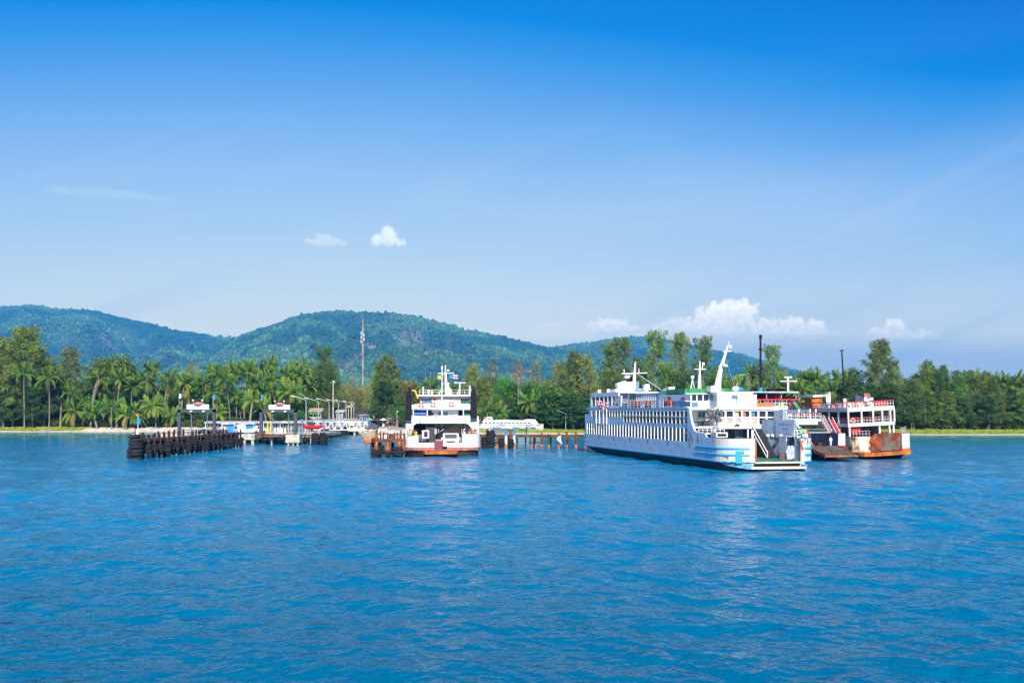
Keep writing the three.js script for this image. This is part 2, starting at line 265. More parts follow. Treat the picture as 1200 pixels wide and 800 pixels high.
// ---------------------------------------------------------------- the ground sheet: beach, grass, forest floor
{
  const xs = spread(-12000, 12000, 230, 1.6, 1.18), zs = [];
  for (let s = -14, st = 0.8; s < 12500; s += st, st = s > 45 ? st * 1.12 : st) { const q = s; zs.push((x) => -(shoreD(x) + q)); }
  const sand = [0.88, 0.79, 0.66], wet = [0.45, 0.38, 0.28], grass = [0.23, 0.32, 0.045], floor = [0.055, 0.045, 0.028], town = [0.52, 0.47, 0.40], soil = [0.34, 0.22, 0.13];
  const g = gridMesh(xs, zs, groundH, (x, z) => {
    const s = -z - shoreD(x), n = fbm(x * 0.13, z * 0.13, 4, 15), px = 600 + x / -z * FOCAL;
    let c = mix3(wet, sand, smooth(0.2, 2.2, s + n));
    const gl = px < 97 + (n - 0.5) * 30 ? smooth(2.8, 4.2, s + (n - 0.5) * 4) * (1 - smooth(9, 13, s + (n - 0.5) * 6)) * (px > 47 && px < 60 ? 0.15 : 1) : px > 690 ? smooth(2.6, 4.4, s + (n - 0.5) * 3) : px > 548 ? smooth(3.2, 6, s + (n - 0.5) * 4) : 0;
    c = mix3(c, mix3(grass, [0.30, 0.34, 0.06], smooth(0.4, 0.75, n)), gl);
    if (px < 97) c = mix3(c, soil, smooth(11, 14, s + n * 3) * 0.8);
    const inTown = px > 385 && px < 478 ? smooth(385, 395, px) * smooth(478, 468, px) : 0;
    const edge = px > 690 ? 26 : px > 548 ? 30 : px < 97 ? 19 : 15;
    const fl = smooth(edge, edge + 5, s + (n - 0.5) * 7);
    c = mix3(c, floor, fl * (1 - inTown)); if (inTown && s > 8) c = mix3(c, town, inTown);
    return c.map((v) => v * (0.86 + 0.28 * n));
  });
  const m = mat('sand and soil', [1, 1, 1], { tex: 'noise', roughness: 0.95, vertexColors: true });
  structure('ground', g, m, { label: 'pale sand beach, grass verge and forest floor behind the water' });
}
// ---------------------------------------------------------------- hills
{
  const xs = [], zs = []; for (let x = -4300; x <= 3300; x += 24) xs.push(x); for (let z = -900; z >= -5000; z -= 30) zs.push(z);
  const g = gridMesh(xs, zs, hillH, (x, z) => { const n = fbm(x * 0.01, z * 0.01, 4, 3); return mix3(mix3([0.03, 0.05, 0.018], [0.07, 0.09, 0.03], n), [0.28, 0.24, 0.19], scarAt(x, z)); });
  g.scale(HILL, HILL, HILL);
  structure('hills', g, mat('hill soil', [1, 1, 1], { roughness: 0.95, vertexColors: true }), { label: 'forest covered hills behind the coast' });
}

// ---------------------------------------------------------------- water
{
  const TILE = 22, r = rng(71), waves = [];
  const wind = 1.75;                                             // heading of the wind sea, radians from +x towards +z
  for (let i = 0; i < 84; i++) {
    const L = 0.38 * Math.pow(12 / 0.38, Math.pow(r(), 0.9)), k = 2 * Math.PI / L, a = wind + (r() + r() + r() - 1.5) * 1.15;
    waves.push({ kx: k * Math.cos(a), kz: k * Math.sin(a), ph: r() * 6.283, L, amp: 0.022 / k * (L > 5 ? 0.6 : L > 1.2 ? 1.05 : 0.95) });
  }
  const N = 1024, nm = new Uint8Array(N * N * 4), gx = new Float32Array(N * N), gz = new Float32Array(N * N);
  for (let i = 0; i < 72; i++) {
    const L = 0.14 * Math.pow(2.2 / 0.14, Math.pow(r(), 1.15)), kk = TILE / L, a = wind + (r() + r() + r() - 1.5) * 1.7, ix = Math.round(kk * Math.cos(a)), iz = Math.round(kk * Math.sin(a)), ph = r() * 6.283, sl = 0.021, q = Math.hypot(ix, iz) || 1;
    // each train of ripples comes in gusts
    const gxk = Math.round((r() - 0.5) * 9), gzk = Math.round((r() - 0.5) * 9), gp = r() * 6.283;
    const cx = [], sx = []; for (let u = 0; u < N; u++) { cx.push(Math.cos(ix * u / N * 6.28318 + ph)); sx.push(Math.sin(ix * u / N * 6.28318 + ph)); }
    for (let v = 0; v < N; v++) { const cv = Math.cos(iz * v / N * 6.28318), sv = Math.sin(iz * v / N * 6.28318); for (let u = 0; u < N; u++) { const w = sl * (cx[u] * cv - sx[u] * sv) * (1 + 0.7 * Math.sin((gxk * u + gzk * v) / N * 6.28318 + gp)), k = v * N + u; gx[k] += w * ix / q; gz[k] += w * iz / q; } }
  }
  for (let k = 0; k < N * N; k++) { const l = Math.hypot(gx[k], gz[k], 1); nm[k * 4] = (-gx[k] / l * 0.5 + 0.5) * 255; nm[k * 4 + 1] = (-gz[k] / l * 0.5 + 0.5) * 255; nm[k * 4 + 2] = (1 / l * 0.5 + 0.5) * 255; nm[k * 4 + 3] = 255; }
  const nt = new THREE.DataTexture(nm, N, N); nt.wrapS = nt.wrapT = THREE.RepeatWrapping; nt.magFilter = THREE.LinearFilter; nt.needsUpdate = true;
  const angles = [], radii = []; const half = 0.72, cols = 640;
  for (let i = 0; i <= cols; i++) angles.push(-half + 2 * half * i / cols);
  for (let i = 1; i < 40; i++) angles.push(half + (2 * Math.PI - 2 * half) * i / 40);
  angles.push(2 * Math.PI - half);
  for (let d = 3; d < 420; d *= d < 20 ? 1.06 : d < 110 ? 1.0046 : 1.0075) radii.push(d);
  for (let d = 430; d < 7000; d *= 1.25) radii.push(d);
  const nc = angles.length, nr = radii.length, pos = new Float32Array(nc * nr * 3), col = new Float32Array(nc * nr * 3), uv = new Float32Array(nc * nr * 2), idx = [];
  const deep = [0.0002, 0.102, 0.196], mid = [0.0002, 0.185, 0.365], teal = [0.001, 0.20, 0.23];
  for (let j = 0; j < nr; j++) {
    const d = radii[j], cell = Math.max(d * (d < 110 ? 0.0046 : 0.0075), 0.1), set = waves.map((w) => [w, smooth(1.8, 4.5, w.L / cell)]).filter((w) => w[1] > 0);
    for (let i = 0; i < nc; i++) {
      const a = angles[i], x = d * Math.sin(a), z = -d * Math.cos(a), k = j * nc + i; let y = 0;
      const gust = 0.65 + 0.7 * fbm(x * 0.03 + 50, z * 0.02, 3, 19);
      if (i <= cols) { for (const [w, f] of set) y += w.amp * f * Math.sin(w.kx * x + w.kz * z + w.ph); y *= gust; }
      pos.set([x, y, z], k * 3); uv.set([x / TILE, z / TILE], k * 2);
      const off = shoreD(x) + z, n = fbm(x * 0.02, z * 0.015, 3, 23);
      col.set(mix3(mix3(deep, mid, smooth(25, 150, -z + n * 60)), teal, smooth(110, 6, off + (n - 0.5) * 70) * (z < 0 ? 1 : 0)), k * 3);
      if (i < nc - 1 && j < nr - 1) idx.push(k, k + 1, k + nc, k + 1, k + nc + 1, k + nc);
    }
  }
  const g = new THREE.BufferGeometry();
  g.setAttribute('position', new THREE.BufferAttribute(pos, 3)); g.setAttribute('color', new THREE.BufferAttribute(col, 3)); g.setAttribute('uv', new THREE.BufferAttribute(uv, 2)); g.setIndex(idx); g.computeVertexNormals();
  const nn = g.attributes.normal; for (let i = 0; i < nn.count; i++) if (nn.getY(i) < 0) nn.setXYZ(i, -nn.getX(i), -nn.getY(i), -nn.getZ(i));
  const m = new THREE.MeshPhysicalMaterial({ roughness: 0.08, ior: 1.33, specularIntensity: 0.11, vertexColors: true, normalMap: nt, normalScale: new THREE.Vector2(1, 1) }); m.name = 'sea water'; m.side = THREE.DoubleSide;
  structure('sea', g, m, { label: 'rippled blue sea water in the foreground' });
}
// ---------------------------------------------------------------- foliage
class Leaves {
  constructor() { this.p = []; this.n = []; this.c = []; }
  // a pointed leaf or spray: from c along d, as wide as w, light on the side that n looks to
  leaf(c, d, s, L, w, n, col, droop = 0) {
    const m = [c[0] + d[0] * L * 0.5, c[1] + d[1] * L * 0.5, c[2] + d[2] * L * 0.5], t = [c[0] + d[0] * L, c[1] + d[1] * L - droop * L, c[2] + d[2] * L];
    const a = [m[0] + s[0] * w / 2, m[1] + s[1] * w / 2, m[2] + s[2] * w / 2], b = [m[0] - s[0] * w / 2, m[1] - s[1] * w / 2, m[2] - s[2] * w / 2];
    this.p.push(...c, ...a, ...t, ...c, ...t, ...b);
    for (let i = 0; i < 6; i++) this.c.push(...col);
  }
  geometry() { const g = new THREE.BufferGeometry(); g.setAttribute('position', new THREE.Float32BufferAttribute(this.p, 3)); g.setAttribute('color', new THREE.Float32BufferAttribute(this.c, 3)); g.computeVertexNormals(); return g; }
}
let tints;
const norm = (v) => { const l = Math.hypot(...v) || 1; return [v[0] / l, v[1] / l, v[2] / l]; }, cross = (a, b) => [a[1] * b[2] - a[2] * b[1], a[2] * b[0] - a[0] * b[2], a[0] * b[1] - a[1] * b[0]];
const rdir = (r) => { const z = r() * 2 - 1, a = r() * 6.283, q = Math.sqrt(1 - z * z); return [q * Math.cos(a), z, q * Math.sin(a)]; };
const leafy = new THREE.MeshPhysicalMaterial({ roughness: 0.85, vertexColors: true, transmission: 0.35, thickness: 0, specularIntensity: 0.4 }); leafy.name = 'foliage'; leafy.side = THREE.DoubleSide; leafy.color.setRGB(1.9, 1.8, 1.0);
tints = [[1, 1, 1], [1.22, 1.18, 1.05], [0.82, 0.86, 0.9], [1.12, 1.0, 0.85], [0.9, 1.05, 1.0], [1.28, 1.2, 1.1], [0.7, 0.76, 0.85]].map((k, i) => { const m = leafy.clone(); m.name = 'foliage tone ' + i; m.color.setRGB(1.72 * k[0], 1.85 * k[1], 1.08 * k[2]); return m; });
const bark = mat('grey bark', [0.30, 0.25, 0.20], { tex: 'noise', roughness: 0.95 }), palmBark = mat('pale palm bark', [0.30, 0.26, 0.21], { tex: 'noise', roughness: 0.95 });
const trunkGeo = (g) => boxUV(mergeGeometries(g.a));

function casuarina(seed, h, R, o = {}) {                        // a feathery beach oak
  const r = rng(seed), L = new Leaves(), T = new G(), hue = o.hue ?? [0.085, 0.125, 0.040], brown = o.brown ?? 0.25, n = o.limbs ?? 54, needles = o.needles ?? 15;
  const lean = (r() - 0.5) * 0.12, bend = (t) => [lean * h * t + Math.sin(t * 5 + seed) * 0.25, t * h, (r.b ??= r() - 0.5) * 0.08 * h * t];
  let prev = bend(0); for (let i = 1; i <= 6; i++) { const q = bend(i / 6 * 0.97); T.rod(prev, q, 0.34 * (h / 24) * (1 - (i - 1) / 6.6), 0.34 * (h / 24) * (1 - i / 6.6), 7); prev = q; }
  for (let i = 0; i < n; i++) {
    const t = lerp(o.low ?? 0.16, 0.985, Math.pow((i + r()) / n, 0.9)), a = i * 2.4 + r() * 0.9, fat = o.shape ? o.shape(t) : Math.pow(Math.max(0.02, 1 - t), 0.62) * smooth(0.0, 0.3, t + 0.12) * 1.15;
    const len = R * fat * (0.6 + 0.65 * r()) + 0.7, up = lerp(0.25, 1.15, t) + (r() - 0.5) * 0.5, b0 = bend(t), dir = norm([Math.cos(a), up, Math.sin(a)]);
    const tip = [b0[0] + dir[0] * len, b0[1] + dir[1] * len * 0.85, b0[2] + dir[2] * len];
    T.rod(b0, tip, 0.07 * (1 - t * 0.6), 0.02, 4);
    const tufts = Math.max(3, Math.round(len * 1.7)), tone = 0.70 + 0.6 * r(), br = r() < brown;
    for (let k = 0; k < tufts; k++) {
      const f = 0.28 + 0.74 * (k + r()) / tufts, c0 = [b0[0] + (tip[0] - b0[0]) * f + (r() - 0.5) * 0.9, b0[1] + (tip[1] - b0[1]) * f + (r() - 0.5) * 0.8, b0[2] + (tip[2] - b0[2]) * f + (r() - 0.5) * 0.9];
      const q = tone * (0.8 + 0.4 * r()), base = br ? [hue[0] * 1.28, hue[1] * 1.08, hue[2] * 1.0] : hue;
      for (let j = 0; j < needles; j++) {
        const v = rdir(r), d = norm([dir[0] * 0.9 + v[0], dir[1] * 0.5 + v[1] * 0.9 + 0.1, dir[2] * 0.9 + v[2]]), s = norm(cross(d, rdir(r))), w = q * (0.85 + 0.3 * r());
        L.leaf([c0[0] + v[0] * 0.25, c0[1] + v[1] * 0.25, c0[2] + v[2] * 0.25], d, s, 0.75 + 0.75 * r(), 0.15 + 0.10 * r(), norm([v[0] + dir[0], v[1] + 0.5, v[2] + dir[2]]), [base[0] * w, base[1] * w, base[2] * w], 0.15);
      }
    }
  }
  return { h, trunk: trunkGeo(T), crown: L.geometry() };
}
function broadleaf(seed, h, R, o = {}) {                         // a spreading tree whose leaves sit in clumps
  const r = rng(seed), L = new Leaves(), T = new G(), hue = o.hue ?? [0.06, 0.13, 0.025], base = o.base ?? 0.28, clumps = o.clumps ?? 62, flat = o.flat ?? 0.62, size = o.leaf ?? 0.55;
  T.rod([0, 0, 0], [0.2, h * base, 0.1], 0.05 * R + 0.12, 0.035 * R + 0.08, 7);
  const mid = [0.2, h * base, 0.1];
  for (let i = 0; i < clumps; i++) {
    const v = rdir(r), e = Math.pow(r(), 0.4), tier = o.tiers ? Math.round((v[1] * 0.5 + 0.5) * o.tiers) / o.tiers * 2 - 1 : v[1];
    const lump = 0.78 + 0.34 * Math.sin(v[0] * 4 + seed) * Math.cos(v[2] * 3 + seed * 2);
    const c = [v[0] * R * e * lump, lerp(h * base, h, 0.5) + tier * h * (1 - base) * 0.46 * e * lump, v[2] * R * e * lump], cr = R * (0.18 + 0.14 * r()), tone = 0.62 + 0.76 * r();
    if (i % 4 === 0) T.rod(mid, c, 0.03 * R, 0.02, 4);
    for (let j = 0; j < (o.leaves ?? 58); j++) {
      const u = rdir(r), q = Math.pow(r(), 0.35), p = [c[0] + u[0] * cr * q, c[1] + u[1] * cr * q * flat + (o.tiers ? -0.1 * cr : 0), c[2] + u[2] * cr * q], w = tone * (0.75 + 0.5 * r()) * (o.mix && r() < o.mix ? 1.5 : 1);
      const d = norm([u[0] + (r() - 0.5), (o.tiers ? 0 : 0.1) + u[1] * 0.5 - 0.2 * r(), u[2] + (r() - 0.5)]), s = norm(cross(d, norm([r() - 0.5, 1.2, r() - 0.5])));
      L.leaf(p, d, s, size * (0.7 + 0.7 * r()), size * (0.45 + 0.3 * r()), norm([u[0], u[1] + 0.7, u[2]]), [hue[0] * w, hue[1] * w, hue[2] * w], 0.1);
    }
  }
  return { h, trunk: trunkGeo(T), crown: L.geometry() };
}
// a coconut frond: stalk arching out along +x, leaflets hanging to both sides
function frond(seed, len, droop, hue) {
  const r = rng(seed), L = new Leaves(), n = 19, at = (t) => [len * t * (1 - 0.18 * droop * t), len * (0.30 * t - droop * 0.62 * t * t), 0];
  for (let i = 0; i < 8; i++) { const a = at(i / 8), b = at((i + 1) / 8), d = norm([b[0] - a[0], b[1] - a[1], 0]); L.leaf([a[0] - d[0] * 0.1, a[1] - d[1] * 0.1, 0], d, [0, 0, 1], len / 8 * 1.5, 0.11, [0, 1, 0], [hue[0] * 1.9, hue[1] * 1.5, hue[2] * 1.2]); }
  for (let i = 0; i < n; i++) {
    const t = 0.12 + 0.88 * (i + 0.3 * r()) / n, a = at(t), b = at(Math.min(1, t + 0.05)), d = norm([b[0] - a[0] + 1e-4, b[1] - a[1], 0]), ll = len * 0.27 * Math.sin(Math.PI * (0.16 + 0.80 * t)) + 0.16;
    for (const s of [-1, 1]) {
      const dir = norm([d[0] * 0.75 + 0.05 * r(), d[1] * 0.75 - 0.28 - 0.45 * r(), s * (0.75 + 0.2 * r())]), w = 0.75 + 0.5 * r();
      L.leaf(a, dir, norm([d[0], d[1] + 0.3, 0]), ll, 0.21, norm([0.2, 1, s * 0.25]), [hue[0] * w, hue[1] * w, hue[2] * w], 0.28);
    }
  }
  return L.geometry();
}
const GREEN = [0.062, 0.128, 0.028], LIGHT = [0.115, 0.175, 0.036], OLD = [0.20, 0.165, 0.055];
const fronds = [frond(1, 4.6, 0.5, GREEN), frond(2, 4.9, 0.95, GREEN), frond(3, 4.7, 0.9, LIGHT), frond(4, 4.4, 1.35, LIGHT), frond(5, 4.2, 1.5, OLD), frond(6, 4.4, 0.25, LIGHT), frond(7, 4.8, 1.15, GREEN)];
function palmSet(seed) {                                         // where the fronds of one crown sit
  const r = rng(seed), out = [], n = 15 + Math.floor(r() * 10), stiff = (r() - 0.5) * 0.3;
  for (let i = 0; i < n; i++) { const k = i / n, kind = k < 0.2 ? 5 : k < 0.42 ? 0 : k < 0.62 ? (r() < 0.5 ? 1 : 2) : k < 0.88 ? (r() < 0.5 ? 3 : 6) : 4; out.push([kind, i * 2.4 + r() * 1.3, lerp(1.05, -0.45, k) + stiff + (r() - 0.5) * 0.4, 0.75 + 0.42 * r()]); }
  return out;
}
const palmSets = [11, 22, 33, 44, 55, 66, 77, 88].map(palmSet);
const frondMatrix = ([, yaw, pitch, s]) => new THREE.Matrix4().makeRotationFromEuler(new THREE.Euler(0, yaw, pitch, 'YXZ')).scale(V(s, s, s));
const palmCrowns = palmSets.map((set) => { const g = mergeGeometries(set.map((f) => fronds[f[0]].clone().applyMatrix4(frondMatrix(f)))); return g; });
const palmTrunks = [0.3, -0.9, 1.4, -1.9, 0.8].map((lean, i) => { const T = new G(); let p = [0, 0, 0]; const at = (t) => [lean * t * t, t, Math.sin(i + t * 2) * 0.2 * t]; for (let k = 1; k <= 7; k++) { const q = at(k / 7); T.rod(p, q, 0.20 - 0.012 * k + (k === 1 ? 0.07 : 0), 0.20 - 0.012 * (k + 1), 7); p = q; } return { g: trunkGeo(T), top: at(1) }; });
const nuts = (() => { const g = new G(), r = rng(8); for (let i = 0; i < 7; i++) { const a = i * 0.9; g.ball(0.15, Math.cos(a) * 0.28, -0.2 - 0.15 * r(), Math.sin(a) * 0.28); } return trunkGeo(g); })();
const nutMat = mat('green coconut', [0.24, 0.20, 0.05], {});

const planted = [];
function addTree(kind, word, look, o, px, d, group, category) { planted.push({ o, px, d, word, look, group, category, kind }); return o; }
function palm(i, px, top, d, o = {}) {
  const x = X(px, d), y0 = groundH(x, -d), h = Math.max(1.2, Y(top, d) - y0 - 2.6 * (o.s ?? 1)), root = new THREE.Group(), tr = palmTrunks[i % 5], r = rng(i * 31 + Math.round(px)), k = (o.s ?? 1) * (0.98 + 0.36 * r());
  root.name = numbered('coconut_palm'); root.position.set(x, y0 - 0.1, -d); root.rotation.set((r() - 0.5) * 0.12, r() * 6.283, (r() - 0.5) * 0.12, 'YXZ'); scene.add(root);
  const t = mesh('trunk', tr.g, palmBark, root); t.scale.set((r() < 0.5 ? -1 : 1) * (0.6 + 1.5 * r()), h, 1 + 0.4 * r());
  const at = [tr.top[0] * t.scale.x, h, tr.top[2] * t.scale.z], set = palmSets[(i * 3 + 1) % 8], tone = tints[Math.floor(r() * tints.length)];
  if (o.far) { const c = mesh('crown', palmCrowns[(i * 3 + 1) % 8], tone, root); c.position.set(...at); c.scale.setScalar(k); c.rotation.y = r() * 6; }
  else {
    for (const f of set) { const m = mesh('frond', fronds[f[0]], tone, root); m.position.set(...at); m.rotation.set(0, f[1], f[2], 'YXZ'); m.scale.setScalar(f[3] * k); }
    if (h > 5) { const n = mesh('coconuts', nuts, nutMat, root); n.position.set(...at); }
  }
  return addTree('palm', 'coconut palm', o.look ?? (h < 5 ? 'low young' : h > 13 ? 'tall' : 'mid-height'), root, px, d, 'coconut palms along the shore', 'palm tree');
}
function tree(v, px, top, d, wide, word, look, group, o = {}) {
  const x = X(px, d), y0 = groundH(x, -d), h = Y(top, d) - y0, root = new THREE.Group(), s = h / v.h, w = wide ?? s;
  root.name = numbered(o.name ?? 'tree'); root.position.set(x, y0 - 0.15, -d); root.rotation.y = o.turn ?? (px * 1.7) % 6.283; scene.add(root);
  const t = mesh('trunk', v.trunk, o.bark ?? bark, root), c = mesh('crown', v.crown, tints[Math.floor(hash(Math.round(px), Math.round(top), 3) * tints.length)], root); t.scale.set(w, s, w); c.scale.set(w, s, w);
  return addTree('tree', word, look, root, px, d, group, 'tree');
}
const OLIVE = [0.135, 0.155, 0.052], DEEP = [0.052, 0.100, 0.038], FRESH = [0.085, 0.145, 0.045], DULL = [0.12, 0.115, 0.058];
const CAS = {
  wide: [casuarina(101, 26, 9.5, { hue: OLIVE, limbs: 74, shape: (t) => Math.pow(Math.max(0, 1 - t), 0.45) * smooth(0, 0.5, t + 0.15) }), casuarina(102, 26, 8.5, { hue: [0.125, 0.150, 0.055], limbs: 70, shape: (t) => Math.pow(Math.max(0, 1 - t), 0.5) })],
  slim: [casuarina(103, 25, 5.2, { hue: FRESH }), casuarina(104, 25, 4.6, { hue: [0.10, 0.135, 0.05] }), casuarina(105, 25, 5.6, { hue: DEEP }), casuarina(106, 25, 5.0, { hue: OLIVE, needles: 12 })],
  tall: [casuarina(107, 27, 5.6, { hue: [0.095, 0.125, 0.05], low: 0.34, limbs: 36, shape: (t) => (0.95 + 0.35 * Math.sin(t * 17)) * Math.pow(Math.max(0, 1 - t), 0.3) * smooth(0.2, 0.5, t) }), casuarina(108, 27, 6.2, { hue: FRESH, low: 0.3, limbs: 40, shape: (t) => (1.0 + 0.35 * Math.sin(t * 14 + 1)) * Math.pow(Math.max(0, 1 - t), 0.33) * smooth(0.15, 0.5, t) })],
  thin: [casuarina(109, 24, 4.6, { hue: DULL, limbs: 30, needles: 7, brown: 0.6 }), casuarina(110, 24, 4.2, { hue: [0.16, 0.13, 0.07], limbs: 34, needles: 6, brown: 0.2, low: 0.3 })],
};
const BRO = {
  rain: [broadleaf(201, 20, 10, { hue: [0.085, 0.125, 0.03], base: 0.45, flat: 0.5, clumps: 120, leaves: 80, leaf: 0.7 })],
  bright: [broadleaf(202, 17, 6, { hue: [0.075, 0.21, 0.02], base: 0.3, clumps: 60 })],
  deep: [broadleaf(203, 15, 6.5, { hue: [0.055, 0.135, 0.028], base: 0.12, clumps: 84, tiers: 6, flat: 0.42, leaf: 0.6 }), broadleaf(204, 14, 6, { hue: [0.045, 0.115, 0.028], base: 0.12, clumps: 80, tiers: 5, flat: 0.42, leaf: 0.6 })],
  dome: [broadleaf(205, 13, 6, { hue: [0.055, 0.12, 0.03], base: 0.2 }), broadleaf(206, 12, 5.5, { hue: [0.075, 0.125, 0.035], base: 0.2, mix: 0.15 })],
  brown: [broadleaf(207, 12, 5, { hue: [0.17, 0.145, 0.08], base: 0.25, leaves: 30, clumps: 55, leaf: 0.42 }), broadleaf(208, 13, 5, { hue: [0.16, 0.14, 0.06], base: 0.25, leaves: 34, leaf: 0.45 })],
  red: [broadleaf(209, 12, 5, { hue: [0.115, 0.085, 0.038], base: 0.3, mix: 0.3 })],
  orange: [broadleaf(210, 24, 4.6, { hue: [0.30, 0.19, 0.035], base: 0.55, leaves: 16, clumps: 42, leaf: 0.5 })],
};
const BG = 'broad leaved trees along the shore', B = (set, i, px, top, d, w, word, look, name) => tree(BRO[set][i], px, top, d, w, word, look, BG, { name });
// ----- beach oaks
const CG = 'feathery beach oaks along the shore';
const C = (set, i, px, top, d, w, look) => tree(CAS[set][i], px, top, d, w, 'beach oak', look, CG, { name: 'beach_oak_tree' });
C('wide', 0, 27, 388, 352, 1.4, 'huge olive'); C('wide', 1, 0, 400, 350, 1.25, 'broad olive'); C('slim', 3, 79, 408, 356, 1.35, 'slender olive'); C('slim', 2, 50, 422, 350, 1.2, 'dark'); C('wide', 1, 65, 428, 364, 0.8, 'dusky'); C('slim', 2, 14, 440, 347, 1.0, 'dark lower'); C('slim', 2, -12, 415, 352, 1.3, 'dark'); C('wide', 0, -50, 395, 358, 1.1, 'broad'); C('slim', 2, 38, 452, 346, 0.95, 'short dark'); C('slim', 2, 3, 458, 345, 0.9, 'short dusky');
[[98, 458, 349, 'bright'], [121, 462, 352, 'bright'], [142, 452, 358, 'dome'], [176, 462, 352, 'dome'], [206, 458, 356, 'bright'], [231, 466, 350, 'dome'], [250, 456, 360, 'bright'], [268, 452, 362, 'dome'], [281, 458, 356, 'bright'], [299, 452, 360, 'dome'], [338, 446, 366, 'bright'], [360, 452, 362, 'dome'], [350, 478, 345, 'bright'], [193, 444, 372, 'dome'], [313, 444, 374, 'dome']].forEach(([px, top, d, k], i) => B(k, k === 'dome' ? i % 2 : 0, px, top, d, 0.55 + 0.15 * (i % 3), 'leafy broad crowned tree', ['light green', 'green', 'mid green'][i % 3], 'leafy_tree'));
C('thin', 0, 228, 424, 372, 0.9, 'thin half bare'); C('tall', 1, 381, 411, 368, 0.95, 'open topped'); C('slim', 1, 371, 428, 372, 0.9, 'pale'); C('slim', 0, 391, 425, 365, 0.9, 'ragged');
C('tall', 0, 456, 418, 352, 0.85, 'leaning'); C('slim', 0, 447, 428, 354, 1.0, 'bushy'); C('slim', 1, 468, 430, 356, 0.95, 'light green'); C('slim', 2, 452, 446, 350, 1.1, 'dark lower');
C('slim', 3, 553, 428, 352, 1.05, 'olive'); C('thin', 0, 573, 424, 362, 1.05, 'sparse brownish'); C('slim', 3, 563, 442, 350, 1.0, 'lower olive'); C('thin', 1, 626, 424, 360, 0.8, 'sparse');
C('wide', 1, 672, 415, 346, 0.78, 'broad brownish'); C('slim', 3, 688, 418, 342, 1.1, 'olive'); C('slim', 3, 655, 425, 350, 0.95, 'olive brown');
C('tall', 0, 724, 399, 345, 1.1, 'lofty'); C('tall', 1, 712, 407, 350, 0.8, 'slim'); C('tall', 1, 768, 393, 345, 1.05, 'loftiest'); C('slim', 1, 752, 420, 352, 1.0, 'lower'); C('tall', 0, 794, 393, 348, 0.95, 'narrow'); C('tall', 1, 823, 400, 346, 1.05, 'spreading'); C('slim', 0, 840, 430, 352, 1.0, 'short'); C('slim', 1, 706, 440, 344, 1.1, 'short bushy'); C('slim', 2, 742, 438, 342, 1.2, 'dark bushy'); C('slim', 0, 782, 432, 344, 1.1, 'bushy'); C('slim', 2, 806, 438, 342, 1.1, 'dark');
C('tall', 1, 905, 409, 350, 0.9, 'open'); C('thin', 0, 893, 424, 356, 0.85, 'sparse'); C('slim', 1, 918, 432, 352, 0.8, 'lower');
C('wide', 1, 1031, 402, 326, 1.0, 'broad towering'); C('slim', 0, 1004, 432, 330, 1.1, 'shorter'); C('slim', 1, 1052, 425, 328, 1.0, 'slim'); C('slim', 2, 1018, 450, 322, 1.2, 'dark lower'); C('slim', 2, 1040, 448, 320, 1.2, 'dark bushy');
const rightRow = [[1066, 446, 2, 1.0], [1079, 428, 1, 1.15], [1090, 424, 0, 1.2], [1101, 437, 2, 1.0], [1111, 429, 1, 1.05], [1121, 441, 0, 1.1], [1131, 435, 1, 1.15], [1141, 441, 2, 1.1], [1150, 438, 3, 1.1], [1160, 436, 0, 1.15], [1170, 444, 1, 1.1], [1181, 447, 2, 1.1], [1191, 442, 0, 1.2], [1203, 438, 3, 1.2], [1216, 441, 0, 1.2], [1230, 436, 1, 1.2]];
[[1062, 440, 1], [1072, 436, 0], [1084, 430, 3], [1096, 428, 0], [1106, 434, 2], [1116, 432, 1], [1126, 438, 3], [1136, 436, 0], [1146, 437, 1], [1155, 440, 2], [1166, 438, 0], [1188, 440, 1], [1198, 437, 3]].forEach(([px, top, i], k) => C('slim', i, px, top + 3, 331 + (k % 3) * 2, 0.72, ['slender pale', 'slender', 'slender green'][k % 3]));
rightRow.forEach(([px, top, i, w], k) => C('slim', i, px, top, 324 + (k * 7 % 5) * 2.5, w * 0.8, ['dark', 'pale', 'mid green', 'olive'][(k * 3) % 4]));
[[1072, 462], [1085, 456], [1099, 463], [1114, 458], [1128, 464], [1144, 460], [1158, 463], [1173, 459], [1187, 464], [1201, 460]].forEach(([px, top], k) => C('slim', [2, 0, 2, 1][k % 4], px, top, 318 + (k % 3) * 2, 0.95, 'low bushy'));
// ----- broad leaved trees
B('rain', 0, 130, 411, 356, 1.0, 'spreading rain tree', 'high crowned', 'rain_tree'); B('dome', 1, 150, 413, 385, 0.9, 'round crowned tree', 'brownish', 'shade_tree'); B('dome', 0, 112, 424, 380, 1.1, 'round crowned tree', 'green', 'shade_tree');
B('bright', 0, 592, 433, 346, 0.95, 'leafy tree', 'fresh bright green', 'leafy_tree'); B('orange', 0, 608, 414, 336, 0.95, 'bare tree with orange leaves', 'tall half bare', 'orange_leaved_tree');
[[622, 437, 0, 340], [640, 436, 1, 334], [655, 447, 0, 326], [668, 450, 1, 324], [682, 452, 0, 322], [633, 455, 1, 328], [648, 468, 1, 322], [672, 468, 0, 318], [690, 462, 1, 322], [618, 470, 0, 330]].forEach(([px, top, i, d], k) => B('deep', i, px, top, d, 0.95 + (k % 3) * 0.12, 'layered sea almond tree', ['deep green', 'dark', 'glossy'][k % 3], 'sea_almond_tree'));
[[320, 433, 390], [300, 462, 352], [248, 474, 348], [215, 478, 350], [330, 472, 346], [262, 466, 356], [345, 466, 360], [100, 478, 352], [112, 476, 356], [160, 476, 360], [90, 470, 362], [735, 458, 342], [865, 452, 348], [1068, 470, 318]].forEach(([px, top, d], k) => B('dome', k % 2, px, top, d, 0.75, 'round leafy tree', ['dark', 'green'][k % 2], 'shade_tree'));
